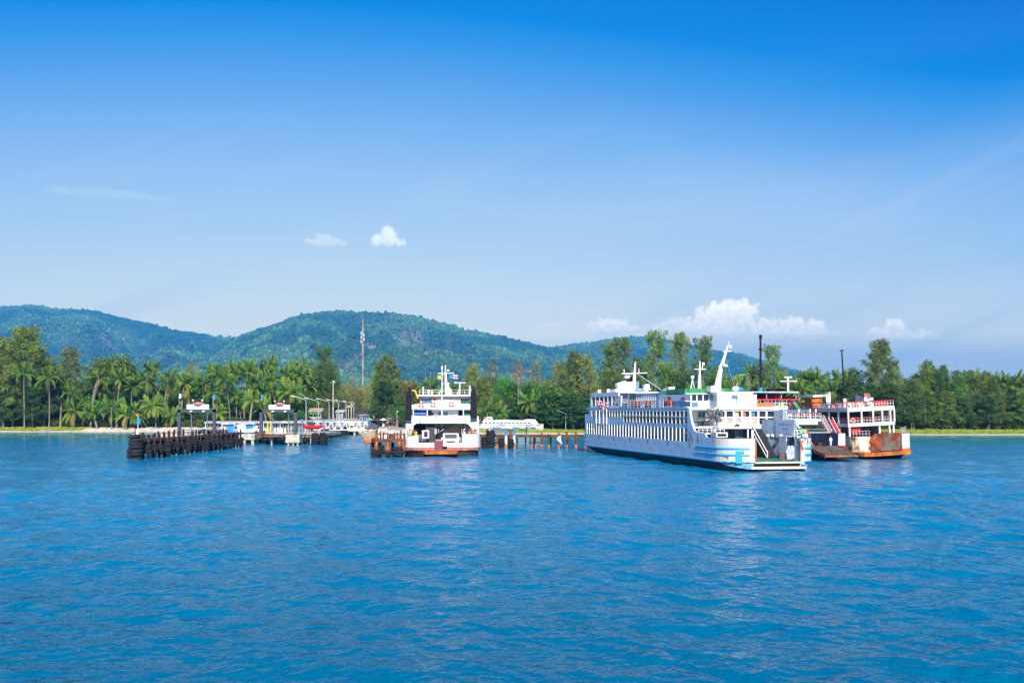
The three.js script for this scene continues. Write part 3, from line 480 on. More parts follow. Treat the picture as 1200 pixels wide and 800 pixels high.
[[400, 446, 372], [412, 436, 400], [424, 444, 380], [436, 440, 376], [395, 456, 364], [418, 458, 362], [431, 455, 364]].forEach(([px, top, d], k) => B('brown', k % 2, px, top, d, 0.85, 'dry scrubby tree', ['pinkish brown', 'dusty', 'grey brown'][k % 3], 'scrubby_tree'));
B('red', 0, 482, 441, 346, 0.85, 'red leaved almond tree', 'dark red', 'red_leaved_tree'); B('red', 0, 498, 450, 352, 0.8, 'red leaved almond tree', 'brownish red', 'red_leaved_tree'); B('dome', 0, 470, 458, 344, 0.8, 'round leafy tree', 'green', 'shade_tree'); B('dome', 1, 540, 448, 348, 0.8, 'round leafy tree', 'olive', 'shade_tree'); B('dome', 0, 466, 474, 338, 0.6, 'round leafy tree', 'small green', 'shade_tree');
// ----- coconut palms, front row to back
[[28, 428, 342, 1], [57, 434, 341, 1], [106, 434, 345, 1], [136, 436, 343, 1], [84, 452, 344, .85], [70, 445, 350, .9], [153, 446, 344, 1], [172, 442, 347, 1], [190, 440, 346, 1], [212, 436, 350, 1], [238, 438, 350, 1], [255, 434, 352, 1], [270, 440, 350, 1], [286, 430, 354, 1], [303, 437, 352, 1], [318, 432, 358, 1], [334, 430, 360, 1], [352, 436, 358, 1],
  [86, 473, 340, .95], [113, 476, 342, .9], [130, 468, 341, 1], [147, 478, 339, .95], [166, 476, 342, .9], [182, 466, 339, 1.05], [200, 478, 342, .9], [292, 459, 340, 1.1], [262, 476, 342, .8], [312, 470, 342, .9],
  [561, 470, 330, .95], [577, 474, 334, .9], [586, 478, 332, .8], [624, 462, 326, 1], [812, 455, 335, 1], [850, 448, 340, .95], [868, 444, 344, 1]].forEach(([px, top, d, s], i) => palm(i, px, top + (i > 5 && i < 18 ? 5 * Math.sin(i * 5.1) : 0), d, { s }));
[[122, 437, 358], [144, 434, 362], [162, 434, 366], [180, 432, 364], [198, 433, 368], [206, 446, 356], [222, 440, 366], [231, 437, 372], [246, 431, 370], [262, 428, 374], [276, 432, 368], [294, 425, 376], [309, 428, 372], [325, 424, 378], [341, 426, 374], [358, 428, 380], [367, 440, 366], [386, 446, 372], [226, 452, 350], [162, 452, 352], [245, 455, 350], [274, 452, 352], [340, 452, 352], [322, 450, 352],
  [858, 440, 360], [880, 436, 362], [922, 442, 350], [932, 440, 356], [943, 444, 348], [952, 438, 358], [962, 441, 352], [972, 436, 360], [981, 442, 350], [990, 438, 358], [998, 446, 346], [938, 452, 342], [957, 456, 340], [976, 455, 340], [1177, 436, 330], [1186, 443, 328], [1140, 440, 345], [530, 446, 360], [512, 452, 356], [572, 440, 366], [836, 447, 352]].forEach(([px, top, d], i) => palm(i + 40, px + 5 * Math.sin(i * 7.3), top + 5 * Math.sin(i * 3.7), d, { far: true, look: px > 1170 && px < 1190 ? 'tall dark headed' : undefined }));
for (const px of [-40, -85, -130, 1265, 1300, 1340]) { C('slim', 2, px, 436, 345, 1.3, 'outlying'); }

// ----- what nobody could count: undergrowth, the wood behind, the grass, the forest on the hills
function scatter(name, g, m, list, label, category) {
  const im = new THREE.InstancedMesh(g, m, list.length), q = new THREE.Quaternion(), c = new THREE.Color();
  list.forEach(([x, y, z, s, turn, tint, sy], i) => { im.setMatrixAt(i, MX.compose(V(x, y, z), q.setFromEuler(E.set(0, turn, 0)), V(s, s * (sy ?? 1), s))); im.setColorAt(i, c.setRGB(...tint)); });
  im.name = name; im.castShadow = im.receiveShadow = true; scene.add(im); tag(im, label, category); im.userData.kind = 'stuff';
  return im;
}
{
  const r = rng(900), list = [], bush = broadleaf(301, 2.6, 1.9, { hue: [0.06, 0.11, 0.03], base: 0.05, clumps: 22, leaves: 40, leaf: 0.4 }).crown;
  for (let i = 0; i < 2600; i++) {
    const px = -120 + r() * 1460; if ((px > 385 && px < 475) ) continue;
    const x0 = X(px, 330), edge = px > 690 ? 24 : px > 560 ? 26 : px < 97 ? 18 : 13, d = shoreD(x0) + edge + Math.pow(r(), 1.7) * 75, x = X(px, d), t = 0.6 + 0.7 * r(), yl = r() < 0.18 ? 1.5 : 1;
    list.push([x, groundH(x, -d) - 0.2, -d, (px > 560 && px < 690 ? 0.45 : 0.6) + 0.75 * r() + smooth(edge, edge + 50, d - shoreD(x0)) * (0.5 + 1.6 * r()), r() * 6, [t * yl, t, t * 0.9]]);
  }
  scatter('undergrowth', bush, leafy, list, 'dense low undergrowth at the foot of the shore trees', 'undergrowth');
}
{
  const r = rng(901), A = [], Bv = [];
  for (let i = 0; i < 1300; i++) { const d = 372 + Math.pow(r(), 1.3) * 420, px = -260 + r() * 1720; if (px > 392 && px < 470 && d < 420) continue; const x = X(px, d), t = 0.65 + 0.6 * r(); (r() < 0.55 ? A : Bv).push([x, groundH(x, -d) - 0.3, -d, 0.85 + 0.45 * r(), r() * 6, [t * (0.9 + 0.4 * r()), t, t]]); }
  scatter('wood', BRO.dome[0].crown, leafy, A, 'round crowned wood growing behind the shore trees', 'wood');
  const cr = palmCrowns[2].clone(); cr.translate(0, 12.5, 0);
  scatter('palm_grove', cr, leafy, Bv.map((b) => { b[3] = 0.8 + 0.3 * ((b[4] * 10) % 1); return b; }), 'mass of palm crowns behind the front palms', 'palm grove');
}
{
  const r = rng(902), L = new Leaves(), list = [];
  for (let i = 0; i < 14; i++) { const a = i * 2.4, d = norm([Math.cos(a) * 0.7, 1, Math.sin(a) * 0.7]); L.leaf([Math.cos(a) * 0.12, 0, Math.sin(a) * 0.12], d, norm(cross(d, [0.3, 0, 1])), 0.3 + 0.3 * r(), 0.07, [0, 1, 0], [0.19, 0.27, 0.04], 0.2); }
  while (list.length < 9000) {
    const px = r() < 0.6 ? 690 + r() * 540 : r() < 0.6 ? 556 + r() * 140 : -60 + r() * 155, s = 4.5 + Math.pow(r(), 1.2) * (px > 550 ? 24 : 8), x = X(px, 310 + (px < 400 ? 28 : 0)), z = -(shoreD(x) + s), t = 0.7 + 0.7 * r();
    list.push([x, groundH(x, z) - 0.02, z, 0.6 + 0.7 * r(), r() * 6, [t * (r() < 0.25 ? 1.5 : 1), t, t]]);
  }
  scatter('grass', L.geometry(), leafy, list, 'bright green grass along the shore verge', 'grass');
}
{
  const r = rng(903), blob = new THREE.IcosahedronGeometry(1, 1), p = blob.attributes.position;
  for (let i = 0; i < p.count; i++) { const k = 0.72 + 0.5 * hash(Math.round(p.getX(i) * 90), Math.round(p.getY(i) * 90), Math.round(p.getZ(i) * 90)); p.setXYZ(i, p.getX(i) * k, p.getY(i) * k * 0.9, p.getZ(i) * k); }
  blob.deleteAttribute('uv'); blob.computeVertexNormals();
  const list = [];
  for (let i = 0; i < 520000 && list.length < 200000; i++) {
    const d = 1000 + 2900 * Math.sqrt(r()), x = d * (r() * 1.3 - 0.65), h = hillH(x, -d); if (h < 14) continue;
    if (hillH(x, -d - 40) < h - 18 || (scarAt(x, -d) > 0.35 && r() < 0.8)) continue;
    const n = fbm(x * 0.006, d * 0.006, 4, 6), t = 0.4 + 1.3 * r() * r() + 0.3 * r(), olive = smooth(0.42, 0.62, n), s = 3.0 + 3.2 * r() * r() + (r() < 0.03 ? 3.5 : 0);
    list.push([x * HILL, (h + s * 0.35) * HILL, -d * HILL, s * 1.6, r() * 6, [lerp(0.018, 0.070, olive) * t, lerp(0.078, 0.165, olive) * t, lerp(0.042, 0.052, olive) * t], 0.8 + 0.6 * r()]);
  }
  scatter('hill_forest', blob, mat('hill foliage', [1, 1, 1], { roughness: 0.95 }), list, 'continuous forest canopy covering the hills', 'forest');
}
// a label of its own for every tree: its look, what it stands behind, and where it stands among the like there
{
  const places = [[-1e9, 0, 'beyond the left edge of the beach'], [0, 62, 'on the left beach end'], [62, 105, 'above the left grass patch'], [105, 150, 'left of the tyre pier end'], [150, 205, 'behind the tyre pier'], [205, 256, 'behind the left white gantry sign'], [256, 303, 'behind the blue ticket booths'], [303, 350, 'behind the right white gantry sign'], [350, 395, 'behind the tall street lamps'], [395, 438, 'around the radio mast foot'], [438, 476, 'above the rusty mooring dolphin'], [476, 560, 'behind the red striped ferry'], [560, 640, 'behind the white boat on the grass'], [640, 700, 'just left of the big ferry'], [700, 760, 'above the big ferry stern'], [760, 850, 'above the big ferry wheelhouse'], [850, 920, 'around the tall black funnel'], [920, 1000, 'behind the red railed ferry'], [1000, 1060, 'behind the rusty bow ramp ferry'], [1060, 1110, 'right of the rusty ramp ferry'], [1110, 1160, 'on the right hand shore'], [1160, 1206, 'at the right end of the shore'], [1206, 1e9, 'beyond the right end of the shore']];
  const sets = {};
  for (const p of planted) { const place = places.find(([a, b]) => p.px >= a && p.px < b)[2], k = p.look + ' ' + p.word + ' ' + place; (sets[k] ??= []).push(p); }
  for (const [k, list] of Object.entries(sets)) {
    list.sort((a, b) => a.px - b.px);
    list.forEach((p, i) => { const n = list.length; tag(p.o, n === 1 ? k : (n === 2 ? (i ? 'right of two ' : 'left of two ') : (i === n - 1 ? 'rightmost' : ORD[i]) + ' of ' + (COUNT[n] ?? n) + ' ') + k, p.category, p.group); });
  }
}
// ---------------------------------------------------------------- small things used again and again
function railing(g, pts, h, r = 0.035, posts = 1.5, bars = 3) {
  for (let i = 0; i < pts.length - 1; i++) {
    const a = V(...pts[i]), b = V(...pts[i + 1]), n = Math.max(1, Math.round(a.distanceTo(b) / posts));
    for (let k = 0; k <= n; k++) { const p = a.clone().lerp(b, k / n); g.rod(p, p.clone().add(V(0, h, 0)), r * 1.2, r * 1.2, 4); }
    for (let k = 1; k <= bars; k++) g.rod(a.clone().add(V(0, h * k / bars, 0)), b.clone().add(V(0, h * k / bars, 0)), r, r, 4);
  }
  return g;
}
const arc = (cx, cz, rx, rz, a0, a1, n) => Array.from({ length: n + 1 }, (_, i) => { const a = lerp(a0, a1, i / n); return [cx + rx * Math.cos(a), cz + rz * Math.sin(a)]; });
function marks(w, h, color, rows, seed, bg) {                    // lettering too far away to read, on a sheet
  const c = document.createElement('canvas'); c.width = 256; c.height = Math.round(256 * h / w); const k = c.getContext('2d'), r = rng(seed);
  k.fillStyle = bg; k.fillRect(0, 0, c.width, c.height);
  for (const [y, hh, x0, x1, col] of rows) { k.fillStyle = col ?? color; let x = x0 * 256; while (x < x1 * 256) { const lw = hh * c.height * (0.35 + 0.4 * r()), t = hh * c.height * 0.22; k.fillRect(x, y * c.height, t, hh * c.height); if (r() < 0.7) k.fillRect(x, y * c.height + (r() < 0.5 ? 0 : hh * c.height * 0.42), lw, t); if (r() < 0.5) k.fillRect(x + lw - t, y * c.height, t, hh * c.height); x += lw + t * 1.3; if (r() < 0.12) x += hh * c.height * 0.5; } }
  const t = new THREE.CanvasTexture(c); t.colorSpace = THREE.SRGBColorSpace;
  const m = new THREE.MeshStandardMaterial({ map: t, roughness: 0.6 }); m.name = 'lettered sheet'; m.side = THREE.DoubleSide; return m;
}
function sheet(name, w, h, m, parent, x, y, z, ry = 0, th = 0.05) {   // a flat board with its print on the front
  const g = new THREE.BoxGeometry(w, h, th), o = mesh(name, g, m, parent); o.position.set(x, y, z); o.rotation.y = ry; return o;
}
const ringGeo = new THREE.TorusGeometry(0.40, 0.15, 8, 20), ringMat = mat('orange red lifebuoy', [0.75, 0.08, 0.03], {}), bandGeo = (() => { const g = new G(); for (let i = 0; i < 4; i++) g.box(0.14, 0.33, 0.33, Math.cos(i * 1.571) * 0.40, Math.sin(i * 1.571) * 0.40, 0, 0, 0, i * 1.571 + 1.571); return g.geometry(); })();
function lifebuoy(label, at, turn = 0, s = 1) {
  const t = thing('lifebuoy', label, 'lifebuoy', at, turn, 'lifebuoys on the ferries'); t.scale.setScalar(s);
  mesh('ring', ringGeo, ringMat, t); mesh('band', bandGeo, M.clean, t); return t;
}
const place = (o, p) => o.localToWorld(V(...p)).toArray();
function flagOf(label, at, turn, stripes, w = 1.0, h = 0.65) {
  const t = thing('flag', label, 'flag', at, turn, 'flags'); let y = 0;
  for (const [share, m] of stripes) { const hh = h * share, pos = [], n = 6; const f = (i) => [w * i / n, Math.sin(i * 1.1) * 0.07 * i / n]; const g = new G(); g.loft([Array.from({ length: n + 1 }, (_, i) => [f(i)[0], y - 0.10 * i / n, f(i)[1]]), Array.from({ length: n + 1 }, (_, i) => [f(i)[0], y - hh - 0.10 * i / n, f(i)[1]])]); g.build('stripe', m, t); y -= hh; }
  return t;
}

// ---------------------------------------------------------------- the big blue and white car ferry
const BIG = thing('car_ferry', 'big blue trimmed white ferry with long window rows and a leaning white mast', 'ferry', [29.81, 0, -134.68], 12.4 * Math.PI / 180, 'ferries at the moorings');
BIG.updateMatrixWorld();
{
  const f = BIG, P = -6.4, S = 5.9, ZA = -48.5, ZB = 8.3, BOW = 11.8;
  const cp = arc(P + 3.6, ZB, 3.6, 3.5, Math.PI, Math.PI / 2, 9), cs = arc(S - 2.6, ZB, 2.6, 3.5, Math.PI / 2, 0, 9), sp = arc(P + 3.6, ZA, 3.6, 3.2, Math.PI, Math.PI * 1.5, 8), ss = arc(S - 3.6, ZA, 3.6, 3.2, Math.PI * 1.5, Math.PI * 2, 8);
  // port side, stern to bow: the lower plating, the sweep of the bulwark and the rounded bow
  const topZ = [[-0.3, 3.25], [-0.29, 7.78], [0.3, 7.6], [0.8, 6.4], [1.3, 5.5], [2.0, 4.8], [3.0, 4.5], [5.4, 4.45], [6.2, 3.98], [20, 3.95]];
  const port = [[P, ZA], [P, -0.3], [P, -0.29], [P, 0.3], [P, 0.8], [P, 1.3], [P, 2], [P, 3], [P, 5.4], [P, 6.2], ...cp];
  const portSide = port.filter(([x]) => x === P), topAt = ([, z]) => (z < -0.295 ? 3.25 : pl(topZ, z));
  new G().wall([...portSide, cp[0]], 1.08, [...portSide, cp[0]].map(topAt), -0.16).build('hull_side', M.pale, f); new G().wall(cp, 1.08, 3.95, -0.16).build('bow_bulwark', M.rusty_white, f);  // side carries the blue shade tint in its colour, sunlit bow stays white
  const star = [...cs, [S, 7.6], [S, 7.0], [S, 6.2], [S, 5.2], [S, 3.2], [S, 3.1], [S, 0], [S, ZA]];
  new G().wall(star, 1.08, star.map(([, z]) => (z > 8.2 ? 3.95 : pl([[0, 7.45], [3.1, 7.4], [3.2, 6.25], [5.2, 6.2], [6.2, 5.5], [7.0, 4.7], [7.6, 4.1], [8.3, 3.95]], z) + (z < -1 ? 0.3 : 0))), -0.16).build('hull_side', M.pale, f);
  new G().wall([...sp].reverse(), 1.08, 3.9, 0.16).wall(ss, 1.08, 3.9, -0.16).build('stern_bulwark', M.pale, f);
  // rim where the plating ends
  const rim = new G(); rim.tube([[P, 7.8, -0.25], [P, 7.6, 0.35], [P, 6.3, 0.85], [P, 5.4, 1.4], [P, 4.75, 2.05], [P, 4.55, 3.2], [P, 4.5, 5.2]], 0.10, 30); rim.tube([[S, 6.3, 5.0], [S, 6.1, 5.7], [S, 5.2, 6.6], [S, 4.2, 7.7], [S, 4.0, 8.3]], 0.13, 24); rim.build('rim', M.clean, f);
  // hull below the knuckle
  const outline = (inset, y, bowBack, sternBack) => [[P + inset, y, ZA + sternBack], [P + inset, y, -20], [P + inset, y, ZB - bowBack], ...cp.slice(1).map(([x, z]) => [x + inset * (1 - (x - P) / 3.6) + 0, y, z - bowBack]), ...cs.map(([x, z]) => [x - inset * (x - S + 2.6) / 2.6, y, z - bowBack]), [S - inset, y, -20], [S - inset, y, ZA + sternBack], ...ss.slice().reverse().map(([x, z]) => [x, y, z + sternBack]), ...sp.slice().reverse().map(([x, z]) => [x, y, z + sternBack])];
  new G().loft([outline(0, 1.1, 0, 0), outline(0.25, 0.35, 0.5, 6), outline(0.6, -0.5, 1.4, 12)], true).build('hull_bottom', M.boot, f);
  const cy = new G(); cy.loft([cp.map(([x, z]) => [x - 0.02, 1.1, z + 0.03]), cp.map(([x, z], i) => [x + 0.16 * (1 - i / 9), lerp(0.95, 0.12, i / 9), z - 0.30])]); cy.loft([cs.map(([x, z]) => [x + 0.02, 1.1, z + 0.03]), cs.map(([x, z], i) => [x - 0.16 * i / 9, lerp(0.12, 0.95, i / 9), z - 0.30])]); cy.build('bow_skirt', M.cyan, f);
  new G().span(P + 0.1, S - 0.1, 1.08, 1.2, ZA - 2, ZB + 1).build('car_deck', M.deck, f);
  new G().span(-2.7, 3.3, 1.0, 1.215, 3, BOW - 0.1).build('bow_deck', M.green, f);
  new G().span(-2.75, 3.35, 0.93, 1.10, BOW - 0.1, BOW + 0.12).build('deck_edge', M.rusty_white, f);
  new G().prism([[-3.0, BOW - 0.2], [3.6, BOW - 0.2], [3.9, BOW + 0.5], [2.9, BOW + 1.0], [-2.6, BOW + 1.0], [-3.5, BOW + 0.5]], 0.28, 'xz', 0.28).build('bow_lip', M.rusty_white, f);
  new G().span(-3.2, 3.7, 0.42, 0.62, BOW + 0.42, BOW + 0.60).build('lip_edge', M.plate, f);
  // blue rubbing pipes and pads
  for (const y of [2.72, 1.93, 1.12]) {
    const r = y < 1.5 ? 0.15 : 0.20;
    new G().tube([[P - 0.05, y, y < 1.5 ? ZA : 2.6], [P - 0.05, y, 5], [P - 0.05, y, ZB], ...cp.slice(1, 9).map(([x, z]) => [x - 0.03, y, z + 0.05])], r, y < 1.5 ? 60 : 30).build('rubbing_pipe', M.blue, f);
    new G().tube([...cs.slice(1).map(([x, z]) => [x + 0.05, y, z + 0.05]), [S + 0.05, y, ZB - 3]], r, 24).build('rubbing_pipe', M.blue, f);
    new G().tube([...sp.slice(0, 7).reverse().map(([x, z]) => [x - 0.05, y, z]), [P - 0.05, y, ZA + 0.8]], r, 16).build('rubbing_pipe', M.blue, f);
  }
  for (const i of [6]) { const [x, z] = cp[i]; new G().box(0.8, 1.5, 0.3, x - 0.04, 1.72, z + 0.1, 0, -0.55, 0).build('fender_pad', M.blue, f); }
  { const [x, z] = cs[2]; new G().box(0.35, 1.7, 0.3, x - 0.5, 1.62, z + 0.1).build('fender_pad', M.cyan, f); }
  // inner faces of the bow gate posts, with rust down the edge
  new G().span(-2.86, -2.64, 1.1, 4.0, 6.5, BOW).build('gate_post', M.rusty_white, f); new G().span(-2.72, -2.6, 1.1, 3.9, BOW - 0.1, BOW + 0.14).build('gate_edge', M.orange, f);
  new G().span(3.32, 3.5, 1.1, 3.95, 10.3, BOW).build('gate_post', M.pale, f); new G().span(3.24, 3.36, 1.1, 3.7, BOW - 0.1, BOW + 0.14).build('gate_edge', M.orange, f);
  new G().span(-2.2, -1.95, 1.2, 5.0, 9.6, 9.8).span(-1.45, -1.3, 1.2, 5.0, 6.9, 7.1).build('stanchion', M.clean, f);
  // the long side wall between and above the windows
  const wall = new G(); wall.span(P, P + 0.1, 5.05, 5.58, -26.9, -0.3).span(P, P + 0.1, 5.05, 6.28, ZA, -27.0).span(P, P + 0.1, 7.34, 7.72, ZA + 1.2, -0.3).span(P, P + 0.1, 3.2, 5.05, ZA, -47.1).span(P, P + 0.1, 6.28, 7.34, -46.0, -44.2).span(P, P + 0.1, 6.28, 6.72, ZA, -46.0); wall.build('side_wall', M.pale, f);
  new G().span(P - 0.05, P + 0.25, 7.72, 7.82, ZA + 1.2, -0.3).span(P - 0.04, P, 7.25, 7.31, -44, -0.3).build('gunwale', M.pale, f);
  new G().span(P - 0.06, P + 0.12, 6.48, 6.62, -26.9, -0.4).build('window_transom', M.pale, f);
  const finG = new G().box(0.13, 1.8, 0.09, -0.04, 0, 0).geometry(), finU = new G().box(0.10, 1.76, 0.10, -0.02, 0, 0).geometry(), finA = new G().box(0.09, 1.04, 0.12, -0.02, 0, 0).geometry();
  for (let i = 0; i <= 33; i++) { const m = mesh('window_post', finG, M.clean, f); m.position.set(P + 0.005, 4.15, -47.1 + i * 1.418); }
  for (let i = 0; i <= 18; i++) { const m = mesh('window_post', finU, M.clean, f); m.position.set(P + 0.005, 6.46, -26.9 + i * 1.477); }
  for (let i = 0; i <= 12; i++) { const m = mesh('window_post', finA, M.clean, f); m.position.set(P + 0.005, 6.82, -44.3 + i * 1.44); }
  for (let i = 0; i < 18; i++) { const p = new G().span(P + 0.3, P + 0.34, 5.6, 7.3, -26.9 + i * 1.477 + 0.1, -26.9 + (i + 1) * 1.477 - 0.1).build('window', M.glass, f); }
  new G().span(P + 0.3, P + 0.34, 6.3, 7.3, -44.2, -27).build('window', M.glass, f);
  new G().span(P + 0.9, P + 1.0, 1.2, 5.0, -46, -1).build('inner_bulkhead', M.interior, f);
  const pipes = new G(); for (const z of [-41.5, -39.6, -37.4, -35.6]) pipes.span(P - 0.16, P - 0.03, 5.1, 7.9, z - 0.10, z + 0.10); pipes.build('drain_pipe', M.clean, f);
  const scup = new G(); for (let i = 0; i < 15; i++) scup.span(P - 0.012, P, 2.45, 2.62, -46 + i * 3.1 - 0.12, -46 + i * 3.1 + 0.12); scup.build('scupper', M.orange, f);
  new G().span(P - 0.02, P + 0.02, 1.45, 2.75, -23.3, -22.7).build('side_door_slot', M.black, f);
  const red = new G(); for (const z of [-45.3, -23.6, -14.3, -3.2]) red.box(0.03, 0.16, 0.3, P - 0.012, 1.36, z); red.build('draught_mark', M.maroon, f);
  new G().span(P - 0.03, P, 3.0, 3.5, 3.8, 4.6).span(P - 0.03, P, 3.6, 3.8, 3.6, 4.5).build('emblem', mat('blue emblem paint', [0.03, 0.20, 0.60], {}), f);
  const streak = new G(), sr = rng(4); for (let i = 0; i < 60; i++) { const z = -46 + sr() * 52, h = 0.3 + sr() * 1.5, y = sr() < 0.5 ? 2.5 : 3.2; streak.span(P - 0.008, P, y - h, y, z - 0.03, z + 0.03 + 0.07 * sr()); } streak.build('rust_streak', M.orange, f);
  // decks
  new G().span(P + 0.1, S - 0.1, 5.05, 5.2, ZA + 0.5, -0.2).span(P + 3.6, S - 0.1, 5.05, 5.2, -0.2, 0).build('passenger_deck', M.clean, f);
  new G().span(P + 0.05, S - 0.05, 7.5, 7.66, ZA + 1.2, 0.3).build('upper_deck', M.clean, f);
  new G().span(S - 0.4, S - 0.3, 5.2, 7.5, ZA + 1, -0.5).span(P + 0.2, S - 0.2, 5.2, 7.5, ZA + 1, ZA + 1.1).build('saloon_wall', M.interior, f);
  // stern deckhouse with its open frame
  const sh = new G(); sh.span(P, P + 0.25, 9.7, 10.4, -45.4, -29.6).span(P + 0.25, S, 10.25, 10.4, -45.4, -29.6).span(P, P + 0.2, 7.8, 10.4, -45.4, -44.4).span(P, P + 0.2, 8.0, 9.75, -29.9, -28.3).span(P, P + 0.14, 7.82, 8.15, -44.4, -29.6); for (const z of [-42.3, -40.0, -37.5, -35.4, -33.2]) sh.span(P, P + 0.16, 8.1, 9.75, z - 0.12, z + 0.12); sh.build('stern_shelter', M.clean, f);
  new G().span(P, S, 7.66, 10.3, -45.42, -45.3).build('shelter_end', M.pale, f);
  railing(new G(), [[P + 0.1, 7.8, -44.3], [P + 0.1, 7.8, -9.8]], 1.05, 0.03, 1.6, 3).build('railing', M.clean, f);
  const sv = new G(); for (const z of [-43, -38]) sv.cyl(0.3, 0.3, 0.6, P + 1, 10.7, z, 8); sv.build('roof_vent', M.clean, f);
  // aft wheelhouse, tall screen and the aft mast
  const aw = new G(); aw.span(-2.0, 1.8, 7.66, 10.9, -42, -38).span(-2.3, 2.1, 10.9, 11.1, -42.3, -37.7).box(1.2, 1.4, 2, -1.2, 11.6, -40.2).box(0.8, 0.8, 1.2, 1.6, 11.5, -38.6).span(-4.6, -2.2, 8.6, 11.0, -39.5, -36.5).box(1.6, 1.6, 1.2, -3.2, 11.4, -37.6, 0, 0, 0.3); aw.build('aft_wheelhouse', M.clean, f);
  new G().span(-1.9, 1.7, 9.3, 10.4, -37.97, -37.93).span(-4.4, -2.4, 9.4, 10.4, -36.47, -36.44).build('aft_window', M.teal_glass, f);
  new G().cyl(0.5, 0.5, 0.25, 0.5, 10.6, -37.4, 14, Math.PI / 2).box(0.5, 1.9, 0.12, -0.4, 11.4, -37.3).build('blue_emblem_board', M.steel_blue, f);
  const am = new G(); am.rod([0, 11, -40.3], [0.1, 13.6, -40.3], 0.36, 0.26, 8).rod([0.1, 13.6, -40.3], [0.25, 15.8, -40.3], 0.24, 0.10, 8).rod([-2.2, 13.7, -40.3], [2.4, 13.9, -40.3], 0.10, 0.10).rod([-1.8, 13.7, -40.3], [-1.8, 14.5, -40.3], 0.08).rod([-2.3, 11.9, -40.3], [0, 12.1, -40.3], 0.12).rod([0.9, 13.8, -40.3], [0.9, 14.6, -40.3], 0.07).box(0.8, 0.5, 0.5, -1.3, 13.2, -40.3); am.build('aft_mast', M.clean, f);
  const stay = new G(); stay.rod([0.1, 14, -40.3], [4.6, 10.2, -36], 0.05).rod([0.1, 14, -40.3], [-3.4, 10.6, -41.5], 0.05).rod([0.1, 14, -40.3], [2.6, 10.5, -33], 0.04); stay.build('mast_stay', M.galv, f);
  const sc = new G(); for (let i = 0; i <= 16; i++) sc.span(P + 0.5, P + 0.56, 7.8, 9.9, -22.5 + i * 0.75, -22.3 + i * 0.75); sc.span(P + 0.45, P + 0.6, 9.85, 10.0, -22.6, -10.2).span(P + 0.45, P + 0.6, 8.8, 8.9, -22.6, -10.2); sc.build('screen_post', M.clean, f);
  new G().span(P + 1.6, P + 1.7, 7.7, 9.8, -23, -10).build('screen_panel', M.pale, f);
  // mid block and the long bridge
  new G().span(P + 0.4, 4.6, 7.66, 9.6, -9.6, -2.7).span(P + 0.3, P + 0.4, 8.75, 9.6, -9.6, -0.3).build('bridge_block', M.clean, f);
  new G().span(P + 0.25, P + 0.3, 7.9, 8.6, -6.6, -0.3).build('blue_panel', M.steel_blue, f);
  const prints = new G(); prints.span(P + 0.27, P + 0.29, 8.95, 9.35, -8.6, -7.3).span(P + 0.27, P + 0.29, 8.9, 9.2, -3.6, -2.2); prints.build('red_stencil', M.vivid_red, f);
  const br = new G(); br.span(-5.9, -2.45, 7.66, 8.72, -2.8, -2.6).span(-5.9, -2.45, 9.58, 9.72, -2.9, -2.4); for (const x of [-5.9, -5.1, -4.3, -3.4, -2.6]) br.span(x, x + 0.14, 8.7, 9.6, -2.8, -2.6); br.build('bridge_front', M.clean, f);
  for (let i = 0; i < 4; i++) new G().span([-5.76, -4.96, -4.16, -3.26][i], [-5.1, -4.3, -3.4, -2.6][i], 8.72, 9.58, -2.69, -2.63).build('window', M.glass, f);
  new G().span(-5.0, -4.1, 7.85, 8.5, -2.58, -2.54).build('front_panel', M.teal_glass, f);
  new G().prism([[-2.7, 9.72], [-2.4, 10.36], [-4.5, 10.42], [-9.6, 10.3], [-9.6, 9.72]].map(([z, y]) => [z, y]), 8.5, 'zy', -6.0).build('awning', M.canopy, f);
  new G().prism([[-9.7, 9.66], [-9.7, 10.25], [-12.5, 10.05], [-12.5, 9.66]], 6, 'zy', -6.0).build('faded_awning', M.lime, f);
  new G().span(P + 0.4, 4, 7.66, 9.66, -12.4, -9.7).box(0.9, 0.9, 0.9, -5.2, 10.3, -9.8).build('stair_house', M.clean, f);
  new G().cyl(0.5, 0.5, 1.2, -4.5, 10.1, -14.2, 10, Math.PI / 2).span(-5.6, -4, 9.4, 9.9, -15, -13.4).build('blue_tank', M.steel_blue, f);
  // wheelhouse block right at the front
  new G().prism([[-2.6, 7.8], [0.12, 7.8], [-0.18, 9.9], [-2.6, 9.9]].map(([z, y]) => [z, y]), 5.2, 'zy', -2.4).build('wheelhouse', M.white, f);
  new G().span(-2.44, -2.41, 7.95, 9.6, -2.3, -1.2).span(-2.44, -2.41, 8.0, 9.55, -0.9, -0.55).build('side_door', M.teal_glass, f);
  new G().box(0.9, 0.55, 0.06, 0.1, 9.2, -0.03).box(0.12, 0.9, 0.06, 0.3, 8.8, 0.03).build('front_light', M.steel_blue, f);
  const ribs = new G(); for (let i = 0; i < 8; i++) ribs.box(0.05, 2.0, 0.05, -2.1 + i * 0.66, 8.85, 0.0, -0.145); ribs.build('stiffener', M.clean, f);
  new G().span(-2.9, -1.6, 9.9, 10.7, -2.4, -1.0).build('mast_house', M.clean, f);
  const mp = [[-1.7, 9.9, -1.6], [-1.6, 11.4, -1.55], [-1.35, 13.0, -1.3], [-0.95, 14.6, -1.0], [-0.55, 16.2, -0.7]], mg = new G(); for (let i = 0; i < 4; i++) mg.rod(mp[i], mp[i + 1], 0.55 - i * 0.115, 0.55 - (i + 1) * 0.115, 8);
